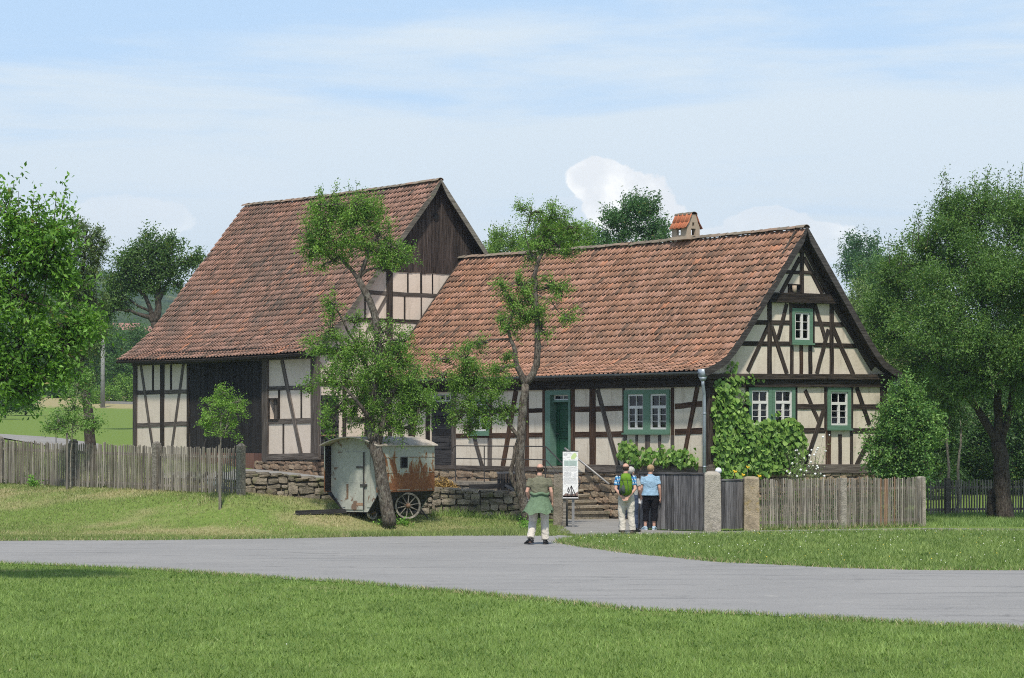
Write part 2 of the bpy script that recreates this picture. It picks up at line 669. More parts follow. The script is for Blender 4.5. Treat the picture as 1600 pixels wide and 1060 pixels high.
stone("rubble", [(0.17, 0.14, 0.10), (0.30, 0.26, 0.205), (0.13, 0.115, 0.09), (0.38, 0.345, 0.29)], (0.12, 0.125, 0.055), 0.7)
stone("sandstone", [(0.36, 0.28, 0.19), (0.28, 0.215, 0.15), (0.31, 0.215, 0.15), (0.43, 0.36, 0.27)], (0.20, 0.185, 0.14), 0.5)
stone("brick_stone", [(0.29, 0.205, 0.14), (0.23, 0.155, 0.11), (0.33, 0.255, 0.18), (0.37, 0.30, 0.22)], (0.16, 0.13, 0.09), 0.4)
stone("mortar", [(0.33, 0.28, 0.215), (0.36, 0.30, 0.235), (0.30, 0.255, 0.20), (0.40, 0.35, 0.28)], (0.2, 0.19, 0.13), 0.4)
stone("old_mortar", [(0.12, 0.105, 0.078), (0.15, 0.13, 0.098), (0.10, 0.09, 0.07), (0.20, 0.175, 0.14)], (0.075, 0.085, 0.035), 0.7)
stone("step_stone", [(0.30, 0.26, 0.20), (0.35, 0.30, 0.235), (0.26, 0.225, 0.17), (0.40, 0.36, 0.29)], (0.13, 0.13, 0.075), 0.55)
stone("slab_stone", [(0.20, 0.175, 0.14), (0.25, 0.22, 0.18), (0.17, 0.15, 0.125), (0.30, 0.27, 0.23)], (0.14, 0.135, 0.09), 0.5)
stone("post_stone", [(0.34, 0.275, 0.19), (0.37, 0.31, 0.22), (0.33, 0.26, 0.17), (0.42, 0.36, 0.27)], (0.28, 0.20, 0.055), 0.55, 1.4)
stone("post_concrete", [(0.34, 0.31, 0.26), (0.37, 0.34, 0.29), (0.33, 0.29, 0.24), (0.42, 0.39, 0.34)], (0.25, 0.235, 0.17), 0.4, 1.6)


def plain(name, c, rough=0.6, metal=0.0, spec=0.3, var=0.12, scale=6):
    t = NT(name)
    n = t.noise(t.pos(), scale, 5, 0.6)
    k = t.mix(t.rng(n, 0.3, 0.7), tuple(x * (1 - var) for x in c), tuple(x * (1 + var) for x in c))
    t.finish(k, rough, metal, spec=spec)


plain("zinc", (0.30, 0.345, 0.39), 0.5, 0.35, 0.5)
plain("zinc_dark", (0.12, 0.135, 0.15), 0.5, 0.35, 0.5)
plain("iron", (0.05, 0.046, 0.043), 0.6, 0.2, 0.4)
plain("galvanised", (0.26, 0.255, 0.25), 0.5, 0.4, 0.5)
plain("dark_inside", (0.008, 0.008, 0.008), 0.9)  # near-black that paints in the unlit dark behind openings, boards and panes
plain("curtain", (0.62, 0.62, 0.62), 0.9, var=0.2)
plain("straw", (0.40, 0.27, 0.09), 0.9, var=0.3, scale=20)
plain("pole_concrete", (0.24, 0.24, 0.235), 0.9)
plain("white_glass", (0.75, 0.76, 0.80), 0.25)
plain("skin", (0.50, 0.29, 0.215), 0.55, var=0.06)
plain("hair_brown", (0.055, 0.036, 0.025), 0.7, var=0.3, scale=40)
plain("hair_blond", (0.30, 0.205, 0.115), 0.7, var=0.3, scale=40)
plain("hair_grey", (0.42, 0.40, 0.37), 0.7, var=0.25, scale=40)
plain("shoe_black", (0.012, 0.012, 0.013), 0.5)
plain("shoe_brown", (0.06, 0.045, 0.035), 0.6)
plain("shoe_blue", (0.30, 0.40, 0.48), 0.6, var=0.4, scale=30)
plain("sole_white", (0.62, 0.62, 0.62), 0.6)


def cloth(name, c, var=0.14):
    t = NT(name)
    v = t.pos()
    n = t.noise(v, 9, 4, 0.6, 0.6)
    k = t.mix(t.rng(n, 0.3, 0.7), tuple(x * (1 - var) for x in c), tuple(x * (1 + var) for x in c))
    t.finish(k, 0.92, normal=t.bump(t.noise(v, 14, 3, 0.5, 1.0), 0.6, 0.03), spec=0.12)


cloth("cloth_olive", (0.145, 0.145, 0.10))
cloth("cloth_green", (0.125, 0.185, 0.115))
cloth("cloth_beige", (0.54, 0.50, 0.435), 0.08)
cloth("cloth_lightblue", (0.25, 0.38, 0.50))
cloth("cloth_black", (0.010, 0.010, 0.012))
cloth("cloth_denim", (0.045, 0.06, 0.095))
cloth("cloth_grey", (0.36, 0.37, 0.36))
cloth("pack_green", (0.115, 0.22, 0.022))
cloth("pack_grey", (0.06, 0.072, 0.07))
cloth("paper", (0.74, 0.74, 0.74), 0.03)

t = NT("cloth_plaid")
v = t.objco((1, 1, 1), False)
sx = t.n("ShaderNodeSeparateXYZ")
t.l(v, sx.inputs[0])
wx = t.rng(t.math("FRACT", t.math("MULTIPLY", t.math("ADD", sx.outputs[0], sx.outputs[1]), 12.0)), 0.42, 0.55)
wz = t.rng(t.math("FRACT", t.math("MULTIPLY", sx.outputs[2], 13.0)), 0.42, 0.55)
c = t.mix(wx, (0.03, 0.14, 0.33), (0.07, 0.27, 0.46))
c = t.mix(wz, c, t.mix(wx, (0.02, 0.06, 0.16), (0.42, 0.52, 0.60)))
t.finish(c, 0.9, spec=0.12)

t = NT("glass")                                            # window pane: clear with a mirror film
fr = t.n("ShaderNodeFresnel")
fr.inputs[0].default_value = 1.5
tr = t.n("ShaderNodeBsdfTransparent")
tr.inputs[0].default_value = (0.80, 0.84, 0.83, 1)
gl = t.n("ShaderNodeBsdfGlossy")
gl.inputs["Roughness"].default_value = 0.03
ms = t.n("ShaderNodeMixShader")
t.l(fr.outputs[0], ms.inputs[0])
t.l(tr.outputs[0], ms.inputs[1])
t.l(gl.outputs[0], ms.inputs[2])
t.l(ms.outputs[0], t.out.inputs[0])

t = NT("wagon_paint")                                      # pale grey-green sheet metal with rust patches
v = t.pos()
n1 = t.noise(v, 1.9, 6, 0.68, 0.6)
n2 = t.noise(v, 12, 5, 0.65)
c = t.mix(t.rng(n2, 0.4, 0.7), (0.325, 0.332, 0.290), (0.40, 0.405, 0.355))
zz = t.n("ShaderNodeSeparateXYZ")
t.l(v, zz.inputs[0])
n3 = t.noise(v, 30, 4, 0.6)
c = t.mix(t.rng(n1, 0.60, 0.645, 0, 0.85), c, t.mix(n3, (0.16, 0.07, 0.03), (0.10, 0.055, 0.035)))
t.finish(c, 0.65, normal=t.bump(n1, 0.3, 0.03), spec=0.3)

t = NT("wagon_rust")                                       # side panel: paint above, eaten by rust below
v = t.objco((1, 1, 1), False)
zz = t.n("ShaderNodeSeparateXYZ")
t.l(v, zz.inputs[0])
mp = t.n("ShaderNodeMapping")
mp.inputs["Scale"].default_value = (1, 1, 0.4)
t.l(v, mp.inputs[0])
n1 = t.noise(mp.outputs[0], 3.4, 6, 0.68, 0.8)
n2 = t.noise(v, 18, 5, 0.65)
h = t.math("ADD", t.math("MULTIPLY", zz.outputs[2], -0.30), n1)
h = t.math("ADD", h, t.math("MULTIPLY", t.math("SUBTRACT", n2, 0.5), 0.2))
c = t.mix(t.rng(n2, 0.4, 0.7), (0.340, 0.352, 0.305), (0.42, 0.43, 0.375))
c = t.mix(t.rng(h, 0.475, 0.50), c, (0.36, 0.30, 0.20))
c = t.mix(t.rng(h, 0.50, 0.535), c, t.mix(t.rng(n2, 0.35, 0.65), (0.155, 0.06, 0.026), (0.235, 0.105, 0.048)))
t.finish(c, 0.75, normal=t.bump(n2, 0.3, 0.01), spec=0.25)

t = NT("wagon_roof")
n1 = t.noise(t.pos(), 5, 6, 0.65)
t.finish(t.mix(t.rng(n1, 0.35, 0.7), (0.34, 0.295, 0.24), (0.47, 0.42, 0.355)), 0.85)

# ground surfaces
t = NT("ground_grass")
v = t.pos()
d = t.attr("tint")
n1 = t.noise(v, 0.45, 5, 0.6)
n2 = t.noise(v, 9, 6, 0.7)
n3 = t.noise(v, 45, 4, 0.7)
g = t.mix(t.rng(n2, 0.3, 0.7), (0.105, 0.165, 0.036), (0.170, 0.235, 0.060))
y = t.mix(t.rng(n2, 0.3, 0.7), (0.235, 0.205, 0.105), (0.35, 0.31, 0.17))
f = t.math("ADD", d, t.math("MULTIPLY", t.math("SUBTRACT", n1, 0.5), 1.5))
c = t.mix(t.rng(f, 0.30, 0.85), g, y)
c = t.mix(t.rng(n3, 0.55, 0.75, 0, 0.5), c, (0.10, 0.085, 0.05))
t.finish(c, 0.97, normal=t.bump(n3, 0.6, 0.03), spec=0.05)

t = NT("asphalt")
v = t.pos()
n1 = t.noise(v, 0.35, 5, 0.6)
mp = t.n("ShaderNodeMapping")
mp.inputs["Scale"].default_value = (0.22, 1.3, 1)
mp.inputs["Rotation"].default_value = (0, 0, 0.22)
t.l(v, mp.inputs[0])
n2 = t.noise(mp.outputs[0], 1.3, 6, 0.65)
n3 = t.noise(v, 55, 3, 0.7)
c = t.mix(t.rng(n1, 0.3, 0.7), (0.205, 0.203, 0.200), (0.245, 0.241, 0.235))
c = t.mix(t.rng(n2, 0.50, 0.70, 0, 0.75), c, (0.135, 0.135, 0.138))
c = t.mix(t.rng(n3, 0.38, 0.68, 0, 0.6), c, (0.36, 0.35, 0.335))
c = t.mix(t.rng(t.noise(v, 130, 2, 0.5), 0.5, 0.75, 0, 0.6), c, (0.09, 0.09, 0.09))
vo = t.n("ShaderNodeTexVoronoi", feature="DISTANCE_TO_EDGE")
vo.inputs["Scale"].default_value = 0.42
va = t.n("ShaderNodeVectorMath", operation="ADD")
t.l(v, va.inputs[0])
cb = t.n("ShaderNodeCombineXYZ")
t.l(t.math("MULTIPLY", t.noise(v, 1.1, 5, 0.7), 1.6), cb.inputs[0])
t.l(t.math("MULTIPLY", n1, 1.6), cb.inputs[1])
t.l(cb.outputs[0], va.inputs[1])
t.l(va.outputs[0], vo.inputs["Vector"])
crack = t.math("MULTIPLY", t.rng(vo.outputs["Distance"], 0.0, 0.016, 1.0, 0.0), t.rng(n2, 0.45, 0.6, 0, 0.38))
c = t.mix(crack, c, (0.07, 0.07, 0.068))
c = t.mix(t.rng(t.noise(v, 2.2, 5, 0.7), 0.60, 0.70, 0, 0.45), c, (0.36, 0.345, 0.315))
t.finish(c, 0.92, normal=t.bump(n3, 0.5, 0.01), spec=0.2)

t = NT("gravel")
v = t.pos()
n1 = t.noise(v, 0.8, 5, 0.6)
n3 = t.noise(v, 60, 3, 0.7)
c = t.mix(t.rng(n1, 0.3, 0.7), (0.24, 0.232, 0.218), (0.30, 0.29, 0.272))
c = t.mix(t.rng(n3, 0.35, 0.7, 0, 0.6), c, (0.16, 0.155, 0.145))
t.finish(c, 0.95, normal=t.bump(n3, 0.7, 0.02), spec=0.1)

t = NT("forest_hill")
v = t.pos()
n1 = t.noise(v, 0.012, 5, 0.6)
n2 = t.noise(v, 0.09, 6, 0.7)
c = t.mix(t.rng(n2, 0.35, 0.68), (0.022, 0.046, 0.018), (0.075, 0.115, 0.040))
c = t.mix(t.rng(n1, 0.60, 0.66), c, (0.14, 0.17, 0.06))
t.finish(c, 1.0, normal=t.bump(n2, 1.0, 6.0), spec=0.0)

t = NT("far_render")
t.finish((0.52, 0.48, 0.42), 0.95)
t = NT("far_roof")
t.finish((0.30, 0.15, 0.125), 0.9)
M = MATS

# ------------------------------------------------------------------ ground, hills, roads
def grid(xs, ys, zf):
    X, Y = np.meshgrid(xs, ys)
    Z = zf(X, Y)
    v = np.stack([X, Y, Z], -1).reshape(-1, 3)
    nx = len(xs)
    i, j = np.meshgrid(np.arange(len(ys) - 1), np.arange(nx - 1), indexing="ij")
    a = (i * nx + j).ravel()
    return v, np.stack([a, a + 1, a + nx + 1, a + nx], 1)


NEARX = [-45.0, -19.8, -12.6, -9.7, -6.6, -3.0, -0.05, 1.8, 3.47, 5.2, 6.6, 9.5]     # near edge of the road
NEARY = [53.0, 50.8, 48.6, 46.7, 43.8, 40.8, 38.5, 35.7, 34.7, 33.4, 32.2, 30.8]


def dryness(X, Y):
    d = np.full(np.broadcast(X, Y).shape, 0.12)
    bank_ = smooth((Y - 57.0) / 1.5) * smooth((74 - Y) / 3) * smooth((1.5 - X) / 3.5)
    d = d + bank_ * (0.30 + 0.50 * fnoise(X * 0.5, Y * 0.9, 5) - 0.30 * smooth((-13 - X) / 6))
    d = d + 0.25 * smooth((Y - 84) / 6) * smooth((95 - Y) / 5) * smooth((-5 - X) / 4)
    near = np.abs(Y - np.interp(X, NEARX, NEARY) + .25)
    d = d + .45 * smooth(1 - near / .8) * (1 + .8 * fnoise(X * .9, Y * .9, 21))
    strip = smooth((Y - 176 - 6 * fnoise(X * .05, Y * 0, 3)) / 6) * smooth((222 - Y) / 8)
    d = d + strip * 0.85
    d = d + 0.12 * fnoise(X * 0.25, Y * 0.25, 9)
    return d


gx = np.concatenate([-np.geomspace(60, 520, 26)[::-1], np.arange(-59, 60, 1.0), np.geomspace(60, 520, 26)])
gy = np.concatenate([np.arange(-60, 20, 4.0), np.arange(20, 56, 1.0), np.arange(56, 72, 0.5), np.arange(72, 110, 1.0), np.geomspace(110, 470, 60)])
v, f = grid(gx, gy, hz)
ground = tag(np_mesh("ground", v, f, M["ground_grass"], attr=dryness(v[:, 0], v[:, 1]), smooth_=True), kind="structure")

# far wooded hills: a fan of ground from 440 m to 2.6 km
pa = np.arange(-1400, 3001, 9.0)
py_ = np.geomspace(440, 2700, 150)
PA, PY = np.meshgrid(pa, py_)
HXX = (PA - 800) / FP * PY
base = np.interp(PY, [440, 480, 700, 1000, 1600, 1850, 2300, 2700], [15.5, 18.5, 30, 52, 94, 104, 90, 45])
side = np.interp(PA, [-1400, -300, 100, 200, 300, 420, 700, 1300, 2000, 3000], [1.0, 1.05, 1.05, 1.0, .90, .70, .55, .42, .5, .9])
und = 1 + 0.07 * fnoise(HXX * 0.003, PY * 0.003, 2)
canopy = smooth((PY - 640) / 60) * (fnoise(HXX * 0.05, PY * 0.05, 4, 4, 0.6) * 6 + 4)
HZ = np.where(PY < 500, base, base * side * und) + canopy
HZ = np.where(HXX > 0, np.minimum(HZ, 13 + (PY - 440) * .02 + canopy), HZ)
v = np.stack([HXX, PY, HZ], -1).reshape(-1, 3)
n = len(pa)
i, j = np.meshgrid(np.arange(len(py_) - 1), np.arange(n - 1), indexing="ij")
a = (i * n + j).ravel()
hills = tag(np_mesh("hills", v, np.stack([a, a + 1, a + n + 1, a + n], 1), M["forest_hill"], smooth_=False), kind="structure")


def gp(x, y, z=0.0):
    """ground point seen at a pixel"""
    Y = (CAMZ - z) * FP / (y - HY)
    return ((x - 800) / FP * Y, Y)


def inside(poly, X, Y):
    c = np.zeros(np.shape(X), bool)
    n = len(poly)
    for i in range(n):
        x0, y0 = poly[i]
        x1, y1 = poly[(i + 1) % n]
        if y0 == y1:
            continue
        c ^= ((y0 > Y) != (y1 > Y)) & (X < (x1 - x0) * (Y - y0) / (y1 - y0) + x0)
    return c


def densify(poly, step, jit):
    out = []
    n = len(poly)
    for i in range(n):
        a, b = Vector(poly[i]), Vector(poly[(i + 1) % n])
        k = max(1, int((b - a).length / step))
        for q in range(k):
            p = a.lerp(b, q / k)
            out.append((p.x + random.uniform(-jit, jit), p.y + random.uniform(-jit, jit)))
    return out


def sheet(name, poly, z, mat):
    import bmesh
    bm = bmesh.new()
    vs_ = [bm.verts.new((x, y, z)) for x, y in poly]
    fc = bm.faces.new(vs_)
    if fc.normal.z < 0:
        bmesh.ops.reverse_faces(bm, faces=[fc])
    bmesh.ops.triangulate(bm, faces=bm.faces[:])
    me = bpy.data.meshes.new(name)
    bm.to_mesh(me)
    bm.free()
    o = link(name, me, mat, None, (0, 0, 0))
    return tag(o, kind="structure")


road_near = [gp(*p) for p in ((-2600, 862), (-500, 865), (-200, 872), (0, 881), (200, 889), (400, 903), (520, 910), (640, 920), (800, 934), (1000, 955),
                              (1200, 963), (1400, 974), (1600, 985), (1900, 1000), (2300, 1020))]
road_far = [gp(*p) for p in ((2300, 900), (1900, 895), (1600, 892), (1450, 892), (1300, 888), (1130, 879), (1000, 867), (920, 856), (878, 849),
                             (884, 844), (905, 839.5), (870, 837.0), (800, 836.5), (600, 838), (400, 843), (200, 845), (0, 846), (-200, 847.5), (-500, 849), (-2600, 850.5))]
road_poly = densify(road_near + road_far, 0.35, 0.05)
sheet("road", road_poly, 0.012, M["asphalt"])
path_poly = [gp(*p) for p in ((905, 839.5), (893, 835), (872, 834), (866, 818), (868, 803), (1000, 803), (1005, 829), (1100, 832), (1200, 830), (1320, 828),
                              (1440, 826.5), (1600, 827.5), (1900, 828), (1900, 831), (1600, 831), (1430, 831), (1300, 833), (1200, 834.5), (1100, 836.5),
                              (1010, 838), (950, 838.5))]
path_poly = densify(path_poly, 0.35, 0.06)
sheet("path", path_poly, 0.016, M["gravel"])
lane = []
for x, y in ((-60, 672), (0, 673), (50, 678), (90, 687), (110, 700)):
    lane.append((x, y))
lane_pts = [(-30.0, 112), (-24.0, 110), (-19.6, 104), (-16.6, 97), (-15.4, 90)]
lv, lf = [], []
for i_, (x, y) in enumerate(lane_pts):
    for s in (-1.3, 1.3):
        lv.append((x + s * 0.6, y + s * 0.8, float(hz(x + s * .6, y + s * .8)) + 0.06))
    if i_:
        k = 2 * i_
        lf.append((k - 2, k - 1, k + 1, k))
tag(obj("lane", MB().add(lv, lf), M["gravel"]), kind="structure")

# ------------------------------------------------------------------ the farmhouse and the barn share one site grid (u along the gable, v along the long side)
TH = math.atan2(0.617, 0.787)
UH, VH = Vector((math.cos(TH), math.sin(TH), 0)), Vector((-math.sin(TH), math.cos(TH), 0))
C0 = Vector((5.37, 70, 0))


def wpt(u, v, z=0.0):
    return C0 + UH * u + VH * v + Vector((0, 0, z))


class Wall:
    """a wall plane of the site grid; pt(a, z, d): a to the right as seen from outside, d outwards"""

    def __init__(self, kind, at_):
        self.kind, self.c = kind, at_
        self.A = Vector((1, 0, 0)) if kind == "gable" else Vector((0, -1, 0))
        self.N = Vector((0, -1, 0)) if kind == "gable" else Vector((-1, 0, 0))
        self.aw = UH if kind == "gable" else -VH
        self.nw = -VH if kind == "gable" else -UH

    def pt(self, a, z, d=0.0):
        return Vector((a, self.c - d, z)) if self.kind == "gable" else Vector((self.c - d, -a, z))

    def px(self, x, y, d=0.0):
        """survey: where a line of sight meets this wall"""
        D = Vector(((x - 800) / FP, 1, (HY - y) / FP))
        O = Vector((0, 0, CAMZ)) - C0
        ax = VH if self.kind == "gable" else UH
        t_ = (self.c - d - O.dot(ax)) / D.dot(ax)
        p = O + D * t_
        return (p.dot(UH) if self.kind == "gable" else -p.dot(VH), p.z)


HG, HF = Wall("gable", 0.0), Wall("long", 0.0)
BG, BF = Wall("gable", 15.9), Wall("long", -2.34)
TIMB = [0]


def wbeam(W, parent, p0, p1, wpx, mat="timber_dark", name="timber", proud=None, wob=0.035, segs=4, ext=0.0):
    """squared timber let into wall W between two surveyed points"""
    TIMB[0] += 1
    q0, q1 = Vector((*W.px(*p0), 0)), Vector((*W.px(*p1), 0))
    dpx = Vector((p1[0] - p0[0], p1[1] - p0[1]))
    nn = Vector((-dpx.y, dpx.x)).normalized() * wpx
    mid = ((p0[0] + p1[0]) / 2, (p0[1] + p1[1]) / 2)
    s = Vector((*W.px(mid[0] + nn.x / 2, mid[1] + nn.y / 2), 0)) - Vector((*W.px(mid[0] - nn.x / 2, mid[1] - nn.y / 2), 0))
    d = (q1 - q0).normalized()
    w = (s - d * s.dot(d)).length
    q0 -= d * ext
    q1 += d * ext
    pr = proud if proud is not None else 0.012 + 0.0011 * (TIMB[0] % 17)
    return beam(name, W.pt(q0.x, q0.y), W.pt(q1.x, q1.y), w, pr, W.N, M[mat], parent, segs=segs, wob=wob, back=0.03)


def rect_wall(name, W, a0, a1, z0, z1, holes, mat, parent):
    """plaster infill with openings left out"""
    As = sorted({a0, a1, *[h[0] for h in holes], *[h[2] for h in holes]})
    Zs = sorted({z0, z1, *[h[1] for h in holes], *[h[3] for h in holes]})
    mb = MB()
    for i in range(len(As) - 1):
        for j in range(len(Zs) - 1):
            ca, cz = (As[i] + As[i + 1]) / 2, (Zs[j] + Zs[j + 1]) / 2
            if any(h[0] < ca < h[2] and h[1] < cz < h[3] for h in holes):
                continue
            b = [W.pt(As[i], Zs[j], -0.16), W.pt(As[i + 1], Zs[j], -0.16), W.pt(As[i + 1], Zs[j + 1], -0.16), W.pt(As[i], Zs[j + 1], -0.16)]
            mb.prism(b, W.N * 0.16)
    return obj(name, mb, M[mat], parent)


def wbox(mb, W, a0, a1, z0, z1, d0, d1):
    return mb.prism([W.pt(a0, z0, d0), W.pt(a1, z0, d0), W.pt(a1, z1, d0), W.pt(a0, z1, d0)], W.N * (d1 - d0))


def ring(mb, W, a0, a1, z0, z1, t_, d0, d1):
    wbox(mb, W, a0, a1, z1 - t_, z1, d0, d1)
    wbox(mb, W, a0, a1, z0, z0 + t_, d0, d1)
    wbox(mb, W, a0, a0 + t_, z0 + t_, z1 - t_, d0, d1)
    return wbox(mb, W, a1 - t_, a1, z0 + t_, z1 - t_, d0, d1)


def prect(W, r):
    (x0, y0, x1, y1) = r
    a0, zt = W.px(x0, y0)
    a1, zb = W.px(x1, y1)
    z_t2 = W.px(x1, y0)[1]
    z_b2 = W.px(x0, y1)[1]
    return a0, (zb + z_b2) / 2, a1, (zt + z_t2) / 2


def window(W, parent, outer, sashes, transom=0.36, curtain=(), mat="green_paint", rows=2, board=0.045):
    """wooden window: painted surround, white sashes with glazing bars, glass, curtains; sashes = fractions of the width"""
    a0, z0, a1, z1 = prect(W, outer)
    mb = MB()
    w = a1 - a0
    edges = [(a0 + w * s0, a0 + w * s1) for s0, s1 in sashes]
    zs0, zs1 = z0 + 0.14, z1 - 0.115
    wbox(mb, W, a0, a1, zs1, z1, -0.10, board)
    wbox(mb, W, a0, a1, z0, zs0, -0.10, board)
    xs = [a0] + [e for p in edges for e in p] + [a1]
    for i in range(0, len(xs), 2):
        wbox(mb, W, xs[i], xs[i + 1], zs0, zs1, -0.10, board)
    fr_ = obj("window", mb, M[mat], parent)
    mb = MB()
    wbox(mb, W, a0 - 0.03, a1 + 0.03, z0 - 0.005, z0 + 0.045, board + 0.001, board + 0.055)
    obj("sill", mb, M[mat], fr_)
    for i, (s0, s1) in enumerate(edges):
        mb = MB()
        h = zs1 - zs0
        zt = zs0 + h * (1 - transom) if transom else None
        ring(mb, W, s0, s1, zs0, zs1, 0.052, -0.05, 0.012)
        sash = obj("sash", mb, M["white_paint"], fr_)
        bars = MB()
        mid = (s0 + s1) / 2
        top = zt if zt else zs1
        if zt:
            wbox(bars, W, s0 + 0.052, s1 - 0.052, zt - 0.04, zt + 0.04, -0.048, 0.020)
            wbox(bars, W, mid - 0.009, mid + 0.009, zt + 0.04, zs1 - 0.052, -0.045, 0.0)
        wbox(bars, W, mid - 0.036, mid + 0.036, zs0 + 0.052, top - (0.04 if zt else 0.052), -0.047, 0.017)
        for k in range(1, rows + 1):
            zz_ = zs0 + 0.052 + (top - zs0 - 0.09) * k / (rows + 1)
            wbox(bars, W, s0 + 0.052, mid - 0.036, zz_ - 0.008, zz_ + 0.008, -0.044, -0.004)
            wbox(bars, W, mid + 0.036, s1 - 0.052, zz_ - 0.008, zz_ + 0.008, -0.044, -0.004)
        obj("glazing_bars", bars, M["white_paint"], fr_)
        mb = MB()
        wbox(mb, W, s0 + 0.03, s1 - 0.03, zs0 + 0.03, zs1 - 0.03, -0.034, -0.028)
        obj("pane", mb, M["glass"], fr_)
        for (c, lo, hi) in curtain:
            if c != i:
                continue
            lo, hi = s0 + (s1 - s0) * lo, s0 + (s1 - s0) * hi
            n_ = 12
            vs_ = []
            for q in range(n_ + 1):
                aa = lo + (hi - lo) * q / n_
                dd = -0.13 + 0.022 * math.sin(q * 2.1)
                vs_ += [W.pt(aa, zs0 + 0.0, dd), W.pt(aa, zs1, dd)]
            obj("curtain", MB().add(vs_, [(2 * q, 2 * q + 2, 2 * q + 3, 2 * q + 1) for q in range(n_)]), M["curtain"], fr_)
    return (a0, z0, a1, z1)


# ---- roofs of single pantiles
def profile(pts, n=60):
    """smooth polyline through the roof slope, equal steps; returns arrays u, z, arc length"""
    P = np.array(pts, float)
    d = np.concatenate([[0], np.cumsum(np.hypot(*np.diff(P, axis=0).T))])
    s = np.linspace(0, d[-1], 400)
    uu, zz_ = np.interp(s, d, P[:, 0]), np.interp(s, d, P[:, 1])
    k = 27
    pad = lambda a_: np.concatenate([a_[0] - (a_[1] - a_[0]) * np.arange(k // 2, 0, -1), a_, a_[-1] + (a_[-1] - a_[-2]) * np.arange(1, k // 2 + 1)])
    uu, zz_ = np.convolve(pad(uu), np.ones(k) / k, "valid"), np.convolve(pad(zz_), np.ones(k) / k, "valid")
    s = np.concatenate([[0], np.cumsum(np.hypot(np.diff(uu), np.diff(zz_)))])
    return uu, zz_, s


TW, TL, TE = 0.200, 0.34, 0.243


def tile_shape(w=TW, l=TL):
    xs = np.array([0.0, 0.16, 0.42, 0.68, 0.86, 1.0, 1.13]) * w - w / 2
    zs = np.array([0.014, 0.002, 0.0, 0.008, 0.036, 0.040, 0.018])
    yo = np.array([0.010, 0.0, -0.010, -0.012, 0.0, 0.010, 0.022])
    n = len(xs)
    v = np.concatenate([np.stack([xs, yo, zs - 0.016], 1), np.stack([xs, yo, zs], 1), np.stack([xs, np.full(n, l), zs * 0.9 - 0.003], 1)])
    f = []
    for k in range(n - 1):
        f.append((k, k + 1, n + k + 1, n + k))
        f.append((n + k, n + k + 1, 2 * n + k + 1, 2 * n + k))
    return v, np.array(f)


TILE_V, TILE_F = tile_shape()
VARIANTS = {}


def tile_mesh(kind, mat):
    """twenty fired shades of one tile, shared between the single tiles"""
    if kind not in VARIANTS:
        out = []
        for i in range(20):
            me = bpy.data.meshes.new("tile")
            me.from_pydata((TILE_V * [1, 1, 1]).tolist(), [], TILE_F.tolist())
            a_ = me.attributes.new("tint", "FLOAT", "POINT")
            a_.data.foreach_set("value", np.full(len(TILE_V), (i + 0.5) / 20, np.float32))
            me.polygons.foreach_set("use_smooth", [True] * len(me.polygons))
            me.materials.append(mat)
            me.update()
            out.append(me)
        VARIANTS[kind] = out
    return VARIANTS[kind]


def sagf(v, v0, v1, amt):
    q = (v - v0) / (v1 - v0)
    return -amt * np.sin(np.pi * np.clip(q, 0, 1)) + 0.018 * fnoise(v * 0.45, v * 0 + v0, 3)


